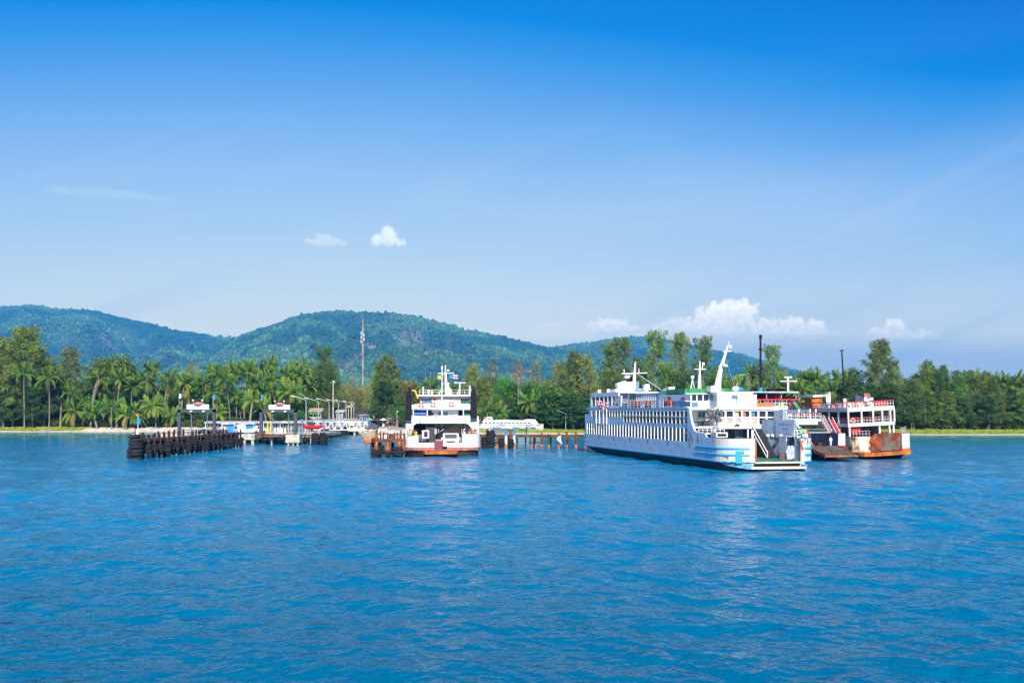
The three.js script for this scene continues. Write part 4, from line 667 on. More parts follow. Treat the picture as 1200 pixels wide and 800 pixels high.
  mg.rod([-1.7, 13.3, -1.2], [-0.4, 13.4, -1.2], 0.10).rod([-1.2, 15.3, -0.9], [0.0, 15.4, -0.9], 0.07).rod([-0.55, 16.2, -0.7], [-0.4, 16.7, -0.65], 0.05).box(0.5, 0.25, 0.5, -1.1, 13.5, -0.7).box(0.35, 0.35, 0.35, -0.3, 16.0, -0.7); mg.build('mast', M.clean, f);
  new G().rod([-0.9, 14.8, -1], [1.6, 10.1, -3], 0.03).build('mast_stay', M.galv, f);
  const m2 = new G(); m2.rod([0.1, 9.6, -12], [0.15, 12.6, -12], 0.32, 0.22, 8).rod([0.15, 12.6, -12], [0.2, 14.6, -12], 0.16, 0.08).rod([-0.7, 13.4, -12], [1.1, 13.4, -12], 0.08).rod([0.55, 13.4, -12], [0.6, 14.4, -12], 0.07).box(0.3, 0.4, 0.3, 0.7, 14.2, -12); m2.build('second_mast', M.clean, f);
  const m3 = new G(); for (const [a, b] of [[-0.4, 0], [0.4, 0.2], [0, -0.4]]) m3.rod([-1.4 + a, 9.9, -11 + b], [-1.4, 12.0, -11], 0.05); m3.box(0.4, 0.4, 0.4, -1.4, 12.2, -11); m3.build('lamp_tripod', M.clean, f);
  // passenger saloon front
  const fr = new G(); fr.span(-2.6, S - 0.2, 7.30, 7.86, -0.05, 0.12).span(-2.6, S - 0.2, 6.38, 6.56, -0.03, 0.10).span(-2.6, S - 0.2, 4.95, 5.56, -0.05, 0.12); for (let i = 0; i <= 7; i++) fr.span(-2.6 + i * 1.19, -2.6 + i * 1.19 + 0.27, 5.5, 7.35, -0.04, 0.11); fr.build('saloon_front', M.white, f);
  const looks = [M.glass, M.glass, M.cloth, M.vest, M.teal_glass, M.glass, M.glass];
  for (let i = 0; i < 7; i++) { new G().span(-2.33 + i * 1.19, -1.41 + i * 1.19, 6.56, 7.30, -0.22, -0.18).build('window', M.glass, f); if (i > 1 && i < 5) new G().span(-2.33 + i * 1.19, -1.41 + i * 1.19 - (i === 3 ? 0.45 : 0.25), 6.56, i === 2 ? 7.2 : 7.3, -0.17, -0.14).build('curtain', looks[i], f); if (i < 5) new G().span(-2.33 + i * 1.19, -1.41 + i * 1.19, 5.56, 6.38, -0.06, -0.02).build('front_panel', M.beige, f); else new G().span(-2.33 + i * 1.19, -1.41 + i * 1.19, 5.56, 6.38, -0.22, -0.18).build('window', M.glass, f); }
  new G().rod([0, 5.35, 0.3], [0.35, 5.55, 0.35], 0.08).rod([0.35, 5.55, 0.35], [0.6, 5.35, 0.3], 0.08).build('bell_bracket', M.black, f);
  // recessed port walkway beside the saloon
  const wk = new G(); wk.span(P + 0.2, -2.6, 4.3, 7.5, -2.7, -2.55).span(-2.75, -2.6, 4.3, 7.8, -2.6, 0); wk.build('walkway_wall', M.clean, f);
  for (const [x0, x1, y0, y1] of [[-5.9, -5.2, 6.4, 7.2], [-4.1, -3.6, 6.5, 7.2], [-3.5, -3.0, 6.5, 7.2], [-5.8, -5.1, 4.6, 5.9], [-4.6, -3.9, 4.6, 5.9], [-3.8, -3.2, 4.6, 5.9]]) new G().span(x0, x1, y0, y1, -2.54, -2.5).build('window', M.teal_glass, f);
  new G().span(P + 0.1, -2.6, 4.3, 4.42, -2.6, 3.0).span(-4.3, -2.6, 6.1, 6.22, -2.6, 0.4).build('walkway_deck', M.clean, f);
  railing(new G(), [[P + 0.3, 4.42, 2.4], [-2.7, 4.42, 2.9]], 0.9, 0.035, 0.6, 2).build('railing', M.clean, f); railing(new G(), [[-4.2, 6.2, 0.4], [-2.7, 6.2, 0.4]], 0.9, 0.03, 0.4, 2).build('railing', M.clean, f);
  new G().span(-4.9, -3.3, 3.95, 4.6, 3.4, 5.2).build('winch_house', M.white, f); new G().span(-4.7, -3.5, 4.1, 4.42, 5.2, 5.23).build('winch_slot', M.black, f);
  // inside the bow: hanging tarpaulins, stairs, control cabin, starboard lining
  const rr = rng(12); for (const [x0, x1, m] of [[-2.5, -1.75, M.navy], [-1.7, -1.0, M.blue_tarp], [-0.9, 0.55, M.tarp], [0.6, 1.05, M.tarp], [1.1, 2.4, M.blue_tarp]]) { const n = 8, a = [], b = []; for (let i = 0; i <= n; i++) { const x = lerp(x0, x1, i / n), z = -2.4 + (i % 2) * 0.09 + rr() * 0.04; a.push([x, 5.0, z]); b.push([x + (rr() - 0.5) * 0.05, 3.1, z + 0.15]); } new G().loft([a, b]).build('tarpaulin', m, f); }
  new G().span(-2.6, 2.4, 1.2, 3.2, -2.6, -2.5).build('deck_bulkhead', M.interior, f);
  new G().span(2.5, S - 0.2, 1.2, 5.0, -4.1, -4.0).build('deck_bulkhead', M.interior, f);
  const st = new G(); for (let i = 0; i < 13; i++) st.span(2.6, 3.9, 1.3 + i * 0.28, 1.36 + i * 0.28, 4.2 - i * 0.34, 4.6 - i * 0.34); st.build('stair_step', M.black, f); new G().prism([[0.2, 1.3], [4.6, 1.3], [0.3, 4.9]], 1.3, 'zy', 2.6).build('stair_casing', M.boot, f);
  const hr = new G(); hr.rod([2.55, 1.9, 4.6], [2.55, 5.3, 0.3], 0.07).rod([2.55, 1.3, 4.5], [2.55, 4.7, 0.2], 0.10).rod([2.55, 1.25, 4.6], [2.55, 2.2, 4.6], 0.06); hr.build('stair_rail', M.clean, f);
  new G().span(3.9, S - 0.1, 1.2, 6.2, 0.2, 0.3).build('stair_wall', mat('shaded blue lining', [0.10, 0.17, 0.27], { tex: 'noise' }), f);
  new G().span(S - 0.28, S - 0.17, 1.2, 6.15, 0.3, 6.4).span(S - 0.28, S - 0.17, 6.15, 7.35, 0.3, 3.1).build('starboard_lining', M.pale, f);
  sheet('name_board', 5.2, 2.3, marks(5.2, 2.3, 'rgb(70,120,200)', [[0.16, 0.15, 0.16, 0.86], [0.44, 0.13, 0.38, 0.64], [0.76, 0.05, 0.42, 0.80, 'rgb(205,110,120)'], [0.86, 0.04, 0.42, 0.72, 'rgb(205,110,120)']], 6, 'rgb(196,212,232)'), f, S - 0.32, 4.95, 3.6, -Math.PI / 2, 0.04);
  const cb = new G(); cb.span(3.75, S - 0.3, 1.2, 2.9, 5.6, 7.4).span(3.75, 3.85, 2.9, 4.1, 5.6, 7.4).span(3.75, S - 0.3, 4.0, 4.12, 5.5, 7.5).span(5.3, S - 0.3, 2.9, 4.0, 7.3, 7.4); cb.build('control_cabin', M.pale, f); new G().span(3.86, 5.3, 2.95, 4.0, 7.28, 7.32).span(3.86, 3.9, 2.95, 4.0, 5.7, 7.25).build('window', M.glass, f);
  sheet('lettered_panel', 1.5, 0.8, marks(1.5, 0.8, 'rgb(40,110,190)', [[0.12, 0.28, 0.05, 0.95, 'rgb(190,60,60)'], [0.5, 0.36, 0.08, 0.85]], 9, 'rgb(186,200,222)'), f, 4.62, 2.1, 7.43, 0, 0.03);
  const lamps = new G(); for (const [x, z] of [[4.6, 0.5], [5.3, 0.5], [5.4, 2.6]]) lamps.ball(0.24, x, 4.0, z + 0.1); lamps.build('deck_lamp', M.clean, f);
  for (const [x, y, z] of [[-1.4, 1.2, 6.4], [3.2, 1.2, 7.6]]) { const h = thing('fire_extinguisher', x < 0 ? 'red and green fire extinguisher left of the ferry stairs' : 'red and green fire extinguisher right of the ferry stairs', 'extinguisher', place(f, [x, y, z]), f.rotation.y, 'extinguishers on the car deck'); new G().cyl(0.16, 0.16, 0.5, 0, 0.25, 0, 10).build('body', M.vivid_red, h); new G().cyl(0.16, 0.16, 0.35, 0, 0.68, 0, 10).build('cover', M.green, h); }
  railing(new G(), [[3.6, 3.95, 9.8], [S - 0.3, 3.95, 9.0]], 1.0, 0.05, 0.5, 2).build('railing', M.clean, f);
  // loose things on the ferry
  const coil = new G(), cr = rng(31); for (let i = 0; i < 13; i++) coil.add(new THREE.TorusGeometry(0.35 + 0.3 * cr(), 0.07, 6, 16), -4.6 + cr() * 1.9, 6.0 + cr() * 1.3, 0.8 + cr() * 0.8, cr() * 3, cr() * 3, 0);
  const ct = thing('rope_heap', 'tangle of dark and pale rope coils hung by the walkway left of the saloon', 'rope', place(f, [0, 0, 0]), f.rotation.y); coil.build('coil', M.tarp, ct);
  const gr = new G(); for (let i = 0; i < 8; i++) gr.add(new THREE.TorusGeometry(0.3 + 0.25 * cr(), 0.06, 6, 16), 4.1 + cr() * 1.3, 4.4 + cr() * 0.6, 8.6 + cr() * 0.8, cr() * 3, cr() * 3, 0);
  const gt = thing('rope_heap', 'green and white rope heap on top of the right bow bulwark of the big ferry', 'rope', place(f, [0, 0, 0]), f.rotation.y); gr.build('coil', M.lime, gt);
  [[-22, 4.6, 'left'], [-16.6, 2.6, 'right']].forEach(([z, len, w]) => { const t = thing('life_float', w + ' orange slatted life float on the rail of the big ferry', 'life float', place(f, [P + 0.35, 7.82, z]), f.rotation.y, 'life floats'); for (let i = 0; i < Math.round(len / 0.45); i++) new G().span(-0.12, 0.12, 0, 1.05, -len / 2 + i * 0.45, -len / 2 + i * 0.45 + 0.28).build('slat', i % 4 === 1 ? M.maroon : M.vest, t); new G().span(-0.06, 0.06, 0.2, 0.9, -len / 2, len / 2).build('frame', M.plate, t); });
  for (const [z, y, n] of [[-40.6, 8.45, 'left'], [-38.8, 8.45, 'middle'], [-35.6, 8.1, 'right']]) lifebuoy(n + ' of three orange lifebuoys on the stern rail of the big ferry', place(f, [P - 0.05, y, z]), f.rotation.y - Math.PI / 2, 1.0);
  const vest = (x, y, z, m, label) => { const t = thing('life_vest', label, 'life vest', place(f, [x, y, z]), f.rotation.y - Math.PI / 2, 'life vests hung on the bridge block'); new G().box(0.22, 0.75, 0.14, -0.16, 0, 0).box(0.22, 0.75, 0.14, 0.16, 0, 0).build('float', m, t); new G().box(0.56, 0.07, 0.17, 0, -0.05, 0).build('strap', M.black, t); };
  vest(P + 0.2, 8.35, -9.5, M.maroon, 'dark red life vest, leftmost of three beside the blue panel'); vest(P + 0.2, 8.4, -8.5, M.red, 'red life vest, middle of three beside the blue panel'); vest(P + 0.2, 8.3, -7.3, M.vest, 'bright orange life vest nearest the blue panel');
  const fl = thing('flag_bundle', 'white and blue cloth bundle on the wheelhouse roof of the big ferry', 'flag', place(f, [1.0, 9.9, -1.2]), f.rotation.y); new G().rod([0, 0, 0], [0, 1.2, 0], 0.04).build('staff', M.clean, fl); new G().add(new THREE.SphereGeometry(0.5, 10, 7), -0.2, 0.45, 0, 0, 0, 0, V(1.1, 0.7, 0.6)).build('white_cloth', M.clean, fl); new G().add(new THREE.SphereGeometry(0.42, 10, 7), 0.45, 0.35, 0.1, 0, 0, 0.4, V(0.9, 0.7, 0.5)).build('blue_cloth', M.vivid_blue, fl);
}
// ---------------------------------------------------------------- the red striped ferry, bow on
const MID = thing('car_ferry', 'white car ferry seen bow on with a red stripe and two black funnels', 'ferry', [-11.1, 0, -160], 4 * Math.PI / 180, 'ferries at the moorings');
MID.updateMatrixWorld();
const K = 160 / FOCAL, mx = (px) => (px - 518.5) * K, my = (py) => EYE + (HORIZON - py) * K;
{
  const f = MID, W = 5.9, L = -42;
  const cl = arc(-W + 2, -2, 2, 2, Math.PI, Math.PI / 2, 6), cr = arc(W - 2, -2, 2, 2, Math.PI / 2, 0, 6);
  // upper hull: tall bulwark shoulders and low walls beside the gate
  new G().wall([[-W, L], [-W, -2.01], ...cl.slice(0, 6), [-3.8, -0.02]], 1.5, 3.3, -0.16).build('bulwark', M.white, f); new G().wall([[3.13, -0.02], ...cr.slice(1), [W, -2.01], [W, L]], 1.5, 3.62, -0.16).build('bulwark', M.white, f);
  new G().span(-3.9, -1.3, 1.5, 2.26, -0.2, 0).span(0.75, 3.2, 1.5, 2.26, -0.2, 0).build('gate_wall', M.white, f);
  new G().wall([[-W, L], [-W, -2], ...cl.slice(1), [-1.3, 0.01]], 1.02, 1.5, -0.17).build('red_stripe', M.faded_red, f); new G().wall([[0.75, 0.01], ...cr, [W, L]], 1.02, 1.5, -0.17).build('red_stripe', M.faded_red, f);
  const rub = new G(); rub.tube([[-W, 1.0, -6], ...cl.map(([x, z]) => [x, 1.0, z + 0.05])], 0.16, 20).tube([...cr.map(([x, z]) => [x, 1.0, z + 0.05]), [W, 1.0, -6]], 0.16, 20); rub.build('rubbing_strip', M.black, f);
  const lower = (a, s) => new G().loft([a.map(([x, z]) => [x * 0.99, 1.0, z]), a.map(([x, z]) => [x * 0.985, 0.45, z - 0.2]), a.map(([x, z]) => [x * 0.97, -0.5, z - 0.6])]);
  lower([[-W, L], ...cl, [-3.0, -0.1], [-3.0, -1.6]]).build('lower_hull', mat('weedy grey hull', [0.20, 0.19, 0.15], { tex: 'plate' }), f); lower([[2.5, -1.6], [2.5, -0.1], ...cr, [W, L]]).build('lower_hull', mat('weedy green hull', [0.26, 0.30, 0.20], { tex: 'deck' }), f);
  new G().span(-3.2, 2.7, -0.4, 0.55, -1.4, -0.6).build('gate_recess', M.boot, f);
  new G().prism([[-3.1, -0.4], [2.5, -0.4], [2.2, 1.3], [-2.7, 1.3]], 0.5, 'xz', 0.48, 0.03).build('bow_ramp', M.orange, f); new G().span(-2.8, 2.3, 0.99, 1.03, -0.4, 1.2).build('ramp_deck', M.plate, f);
  new G().span(-1.3, 0.75, 1.2, 2.5, -1.9, -1.8).build('inner_gate', M.maroon, f); new G().span(-1.3, 0.75, 1.0, 1.2, -1.8, -0.1).build('ramp_hinge', M.deck, f);
  new G().span(-W + 0.1, W - 0.1, 1.0, 1.25, L, -0.3).build('car_deck', M.deck, f);
  // car deck mouth
  const fr = new G(); fr.prism([[-W, 3.2], [-W, 6.5], [W - 0.1, 6.5], [W - 0.1, 3.2], [4.75, 3.2], [4.75, 4.4], [4.2, 5.15], [3.6, 5.3], [-4.2, 5.3], [-4.65, 4.9], [-4.75, 4.2], [-4.75, 3.2]], 0.25, 'xy', -2.6); fr.build('mouth_frame', M.white, f);
  new G().span(-W, -W + 0.15, 3.2, 6.4, L, -2.6).span(W - 0.15, W, 3.2, 6.4, L, -2.6).build('side_plating', M.white, f);
  new G().span(-W, W, 6.2, 6.36, L, -2.4).build('passenger_deck', M.clean, f);
  new G().span(-2.6, -1.35, 1.25, 5.3, -14, -3.4).build('engine_casing', mat('dark casing paint', [0.05, 0.05, 0.055], { tex: 'noise' }), f);
  new G().span(-4.7, -2.7, 3.4, 5.3, -6.1, -6).build('mouth_screen', mat('dark green net', [0.01, 0.05, 0.04], { roughness: 0.9 }), f);
  const tx = new G(); tx.span(-3.2, -2.15, 2.9, 4.2, -1.9, -1.6); tx.build('sign_case', M.clean, f); new G().span(-2.95, -2.35, 3.1, 4.0, -1.59, -1.57).build('sign_glass', M.glass, f); new G().span(-3.35, -3.2, 1.5, 4.2, -1.9, -1.6).build('sign_post', M.red, f);
  const bp = new G(); for (const x of [-0.9, -0.55]) bp.span(x, x + 0.22, 1.3, 5.2, -7.2, -7); for (const x of [3.25, 3.9]) bp.span(x, x + 0.3, 2.4, 5.2, -5.2, -5); bp.rod([4.1, 4.2, -5], [4.9, 5.2, -5], 0.16); bp.build('blue_pillar', M.vivid_blue, f);
  // upper houses
  new G().span(mx(480), mx(555), 6.3, 6.55, -2.6, -2.35).build('deck_edge', M.white, f);
  const ps = new G(); for (const px of [484, 500.5, 543.5, 553]) ps.span(mx(px) - 0.07, mx(px) + 0.07, 6.4, 7.6, -2.7, -2.55); ps.build('deck_post', M.clean, f);
  new G().span(mx(506), mx(534), 6.36, 7.55, -4.0, -3.9).span(mx(484), mx(553), 6.3, 7.6, -9.1, -9).build('saloon_wall', M.white, f);
  for (const px of [515.5, 522.5]) new G().add(new THREE.CylinderGeometry(0.42, 0.42, 0.05, 20), mx(px), 6.85, -3.88, Math.PI / 2, 0, 0, V(0.95, 1, 0.75)).build('round_window', M.teal_glass, f);
  new G().span(mx(505), mx(508), 6.6, 7.0, -3.9, -3.87).build('small_window', M.glass, f);
  new G().span(mx(533), mx(537.5), 6.36, 7.4, -4.0, -3.85).build('saloon_door', M.clean, f); new G().span(mx(538), mx(543), 6.4, 7.4, -4.6, -4.5).build('dark_doorway', M.black, f);
  new G().span(mx(545), mx(553), 6.4, 7.55, -3.7, -3.6).build('green_curtain', M.green, f); new G().span(mx(485), mx(492), 7.0, 7.55, -3.8, -3.7).build('green_curtain', M.green, f);
  for (let r0 = 0; r0 < 2; r0++) for (let i = 0; i < 4; i++) { const x = mx(486.4 + i * 3.6), z = -3.1 - r0 * 0.8; new G().box(0.42, 0.08, 0.42, x, 6.78, z).box(0.42, 0.5, 0.07, x, 7.04, z - 0.2, -0.15).box(0.3, 0.4, 0.06, x, 6.56, z).build('deck_seat', M.chair, f); }
  new G().prism([[mx(481.5), 7.5], [mx(482), 8.3], [mx(494), 8.55], [mx(553), 8.4], [mx(553.5), 7.6], [mx(516), 7.55]], 0.2, 'xy', -2.7).build('bridge_bulwark', M.white, f);
  new G().span(mx(482), mx(553), 7.5, 7.65, -12, -2.5).build('bridge_deck', M.clean, f);
  const bh = new G(); bh.span(mx(505.5), mx(540.5), 7.65, 9.7, -4.7, -4.5).span(mx(492), mx(552), 7.65, 8.5, -4.7, -4.55).span(mx(492), mx(505), 9.3, 9.7, -4.7, -4.5).span(mx(540), mx(552), 9.3, 9.7, -4.7, -4.5).span(mx(492), mx(492.8), 7.65, 9.7, -10, -4.5).span(mx(551.2), mx(552), 7.65, 9.7, -10, -4.5).span(mx(492), mx(552), 7.65, 9.7, -10.1, -10); bh.build('bridge_house', M.white, f);
  for (const [a, b] of [[493, 498.4], [499, 504.8], [541, 545.4], [546, 550.8]]) new G().span(mx(a), mx(b), 8.5, 9.3, -4.68, -4.62).build('window', a > 520 ? mat('green tinted glass', [0.03, 0.12, 0.10], { roughness: 0.1 }) : M.teal_glass, f);
  new G().prism([[mx(488), 9.72], [mx(490), 9.95], [mx(553.5), 9.98], [mx(553.5), 9.72]], 8, 'xy', -11.5).build('bridge_roof', M.clean, f);
  const heart = new THREE.Shape(); heart.moveTo(0, -0.24); heart.bezierCurveTo(-0.5, 0.05, -0.3, 0.34, 0, 0.12); heart.bezierCurveTo(0.3, 0.34, 0.5, 0.05, 0, -0.24);
  { const m = mesh('heart_emblem', boxUV(new THREE.ExtrudeGeometry(heart, { depth: 0.03, bevelEnabled: false })), M.vivid_red, f); m.position.set(mx(509.5), 9.15, -4.49); }
  sheet('lettering_board', 1.1, 0.32, marks(1.1, 0.32, 'rgb(215,90,90)', [[0.2, 0.6, 0.02, 0.98]], 14, 'rgb(240,238,236)'), f, mx(524), 9.2, -4.47, 0, 0.03);
  railing(new G(), [[mx(491), 9.98, -3.6], [mx(553), 9.98, -3.6]], 0.75, 0.03, 1.0, 2).build('roof_rail', M.clean, f);
  const rf = new G(); rf.box(0.3, 0.8, 0.3, mx(502), 10.4, -4.5).box(0.3, 0.7, 0.3, mx(506), 10.3, -4.5).box(0.4, 1.0, 0.5, mx(527.5), 10.4, -4.5).cyl(0.12, 0.12, 1.3, mx(495.5), 10.6, -4.4, 8).cyl(0.14, 0.14, 1.5, mx(551.5), 10.7, -4.6, 8).ball(0.2, mx(527), 10.9, -4.4); rf.build('roof_gear', M.clean, f);
  new G().rod([mx(486), 9.7 + 0.9, -4], [mx(489.3), 9.3, -3.6], 0.12, 0.12).rod([mx(482.5), 10.6, -4], [mx(486), 10.62, -4], 0.12).build('yellow_crane', M.yellow, f);
  const ms = new G(); ms.rod([mx(523.6), 9.9, -6], [mx(522.3), 13.3, -6], 0.28, 0.2, 8).rod([mx(522.3), 13.3, -6], [mx(522.2), 14.9, -6], 0.15, 0.07, 8).rod([mx(513), 13.5, -6], [mx(532.5), 13.55, -6], 0.08).rod([mx(526), 9.9, -6.1], [mx(525.5), 12, -6.1], 0.12).rod([mx(514.5), 9.9, -6], [mx(519.5), 12, -6], 0.06).rod([mx(531), 9.9, -6], [mx(523.5), 12.2, -6], 0.05).box(0.3, 0.3, 0.3, mx(525.6), 14.0, -6); ms.build('main_mast', M.clean, f);
  const fm = new G(); fm.rod([mx(517.8), 6.2, -2.3], [mx(518.2), 14.4, -2.6], 0.11, 0.07, 8).rod([mx(516.5), 13.2, -2.6], [mx(520), 13.2, -2.6], 0.05).box(0.25, 0.5, 0.25, mx(518), 14.3, -2.6); fm.build('fore_mast', M.clean, f);
  const rd = new G(); rd.rod([mx(539.5), 9.9, -5], [mx(539.5), 11.9, -5], 0.11).rod([mx(536), 10, -5], [mx(539.3), 11.0, -5], 0.06).box(1.9, 0.13, 0.2, mx(539.5), 11.95, -5); rd.build('radar', M.clean, f);
  for (const s of [-1, 1]) { const g = new G(); g.loft([[[-0.5, 0, 0.5], [0.5, 0, 0.5], [0.5, 0, -0.5], [-0.5, 0, -0.5]], [[-0.45, 4.1, 0.45], [0.45, 4.1, 0.45], [0.45, 4.1, -0.45], [-0.45, 4.1, -0.45]], [[-0.25, 4.65, 0.3], [0.25, 4.65, 0.3], [0.25, 4.65, -0.3], [-0.25, 4.65, -0.3]]], true).span(-0.26, 0.26, 4.62, 4.66, -0.3, 0.3).cyl(0.14, 0.14, 0.6, 0.05, 4.9, 0, 8); const m = g.build('funnel', M.black, f); m.position.set(s < 0 ? mx(478.3) : mx(556), s < 0 ? 5.85 : 6.1, -1.9); m.rotation.z = s * 0.025; }
  // planters and gear on the shoulders
  const gear = (name, x0, x1, y, label) => { const t = thing('deck_gear', label, 'deck gear', place(f, [0, 0, 0]), f.rotation.y, 'gear on the bow shoulders of the red striped ferry'), r = rng(Math.round(x0 * 100) + 900); const ms = [M.lime, M.red, M.clean, M.yellow, M.canopy, M.plate, M.beige]; for (let i = 0; i < 11; i++) new G().add(new THREE.SphereGeometry(0.22, 7, 5), lerp(x0, x1, r()), y + 0.15 + r() * 0.6, -0.5 - r() * 1.2, 0, 0, 0, V(0.8 + r(), 0.7 + r() * 1.2, 0.8)).build('bundle', ms[Math.floor(r() * 7)], t); };
  gear('deck_gear', -5.5, -3.9, 3.1, 'heap of yellow green and red gear on the left bow shoulder'); gear('deck_gear', 3.3, 5.5, 3.45, 'heap of pale green and red gear on the right bow shoulder');
  railing(new G(), [[-5.6, 3.3, -1.2], [-4.0, 3.3, -0.3]], 0.95, 0.04, 0.5, 2).build('railing', M.plate, f); railing(new G(), [[3.3, 3.6, -0.3], [5.6, 3.6, -1.2]], 0.9, 0.04, 0.5, 2).build('railing', M.plate, f);
  lifebuoy('leftmost of three lifebuoys on the bridge of the red striped ferry', place(f, [mx(493.5), 8.3, -2.42]), f.rotation.y, 0.8); lifebuoy('middle of three lifebuoys, on the bridge under the red heart', place(f, [mx(507.5), 8.35, -2.42]), f.rotation.y, 0.8); lifebuoy('rightmost of three lifebuoys on the bridge of the red striped ferry', place(f, [mx(529), 8.4, -2.42]), f.rotation.y, 0.8);
  const th = (y, z, x, label, st, w, h) => flagOf(label, place(f, [x, y, z]), f.rotation.y, st, w, h);
  th(13.2, -5.9, mx(513), 'small yellow flag left on the yardarm of the red striped ferry', [[1, M.yellow]], 0.5, 0.6); th(13.1, -5.85, mx(519.8), 'small red flag at the middle of the yardarm', [[1, M.red]], 0.65, 0.5); th(13.3, -5.9, mx(527), 'small blue flag right of the main mast', [[1, M.vivid_blue]], 0.5, 0.55); th(13.4, -5.9, mx(531), 'striped red white and blue national flag at the right yardarm end', [[1 / 6, M.red], [1 / 6, M.clean], [1 / 3, M.navy], [1 / 6, M.clean], [1 / 6, M.red]], 0.9, 0.75);
  // a white pick-up and a tarped load on the car deck
  const v = thing('pickup_truck', 'white pick-up truck facing out of the car deck mouth', 'truck', place(f, [mx(528.5), 1.25, -3.6]), f.rotation.y); v.scale.setScalar(1.32);
  new G().prism([[-2.6, 0.35], [-2.6, 1.05], [-0.4, 1.1], [0.0, 1.75], [1.3, 1.8], [1.6, 1.15], [2.4, 1.0], [2.5, 0.35]].map(([z, y]) => [z, y]), 1.8, 'zy', -0.9, 0.05).build('body', M.clean, v);
  new G().box(1.5, 0.55, 0.05, 0, 1.48, 1.5, -0.45).build('windscreen', M.glass, v); for (const s of [-1, 1]) { new G().box(0.34, 0.2, 0.06, s * 0.62, 0.85, 2.5).build('headlight', M.galv, v); new G().box(0.18, 0.22, 0.1, s * 1.08, 1.25, 1.2).build('wing_mirror', M.clean, v); for (const z of [-1.6, 1.6]) new G().cyl(0.36, 0.36, 0.24, s * 0.85, 0.36, z, 14, 0, 0, Math.PI / 2).build('wheel', M.rubber, v); }
  new G().box(1.7, 0.2, 0.12, 0, 0.5, 2.52).build('bumper', M.galv, v); new G().box(1.0, 0.22, 0.05, 0, 0.85, 2.52).build('grille', M.black, v);
  const tl = thing('covered_lorry', 'lorry load under a grey brown tarpaulin behind the white pick-up', 'lorry', place(f, [mx(526.5), 1.25, -6.6]), f.rotation.y); new G().prism([[-2.2, 1.0], [2.0, 1.0], [2.0, 3.4], [0.9, 3.9], [-0.4, 3.1], [-2.2, 1.9]], 5, 'xy', -5, 0.06).build('tarpaulin', M.brown_tarp, tl); new G().box(4.2, 0.4, 5, 0, 0.8, -2.5).build('bed', M.black, tl); for (const s of [-1, 1]) for (const z of [-4, -1]) new G().cyl(0.5, 0.5, 0.35, s * 1.5, 0.5, z, 14, 0, 0, Math.PI / 2).build('wheel', M.rubber, tl);
  new G().box(1.8, 0.08, 1.4, -0.9, 3.3, 0.2, 0.2, 0, 0.65).build('blue_sheet', M.blue_tarp, tl);
  const blk = thing('motorbike_row', 'dark parked motorbikes beside the white pick-up on the car deck', 'motorbikes', place(f, [-0.3, 1.25, -4.2]), f.rotation.y); for (let i = 0; i < 2; i++) { const x = i * 0.7 - 0.4; for (const z of [-0.6, 0.6]) new G().add(new THREE.TorusGeometry(0.28, 0.07, 6, 14), x, 0.35, z, 0, Math.PI / 2).build('wheel', M.rubber, blk); new G().box(0.3, 0.45, 1.0, x, 0.75, 0).box(0.5, 0.06, 0.06, x, 1.1, 0.45).build('frame', M.navy, blk); }
}

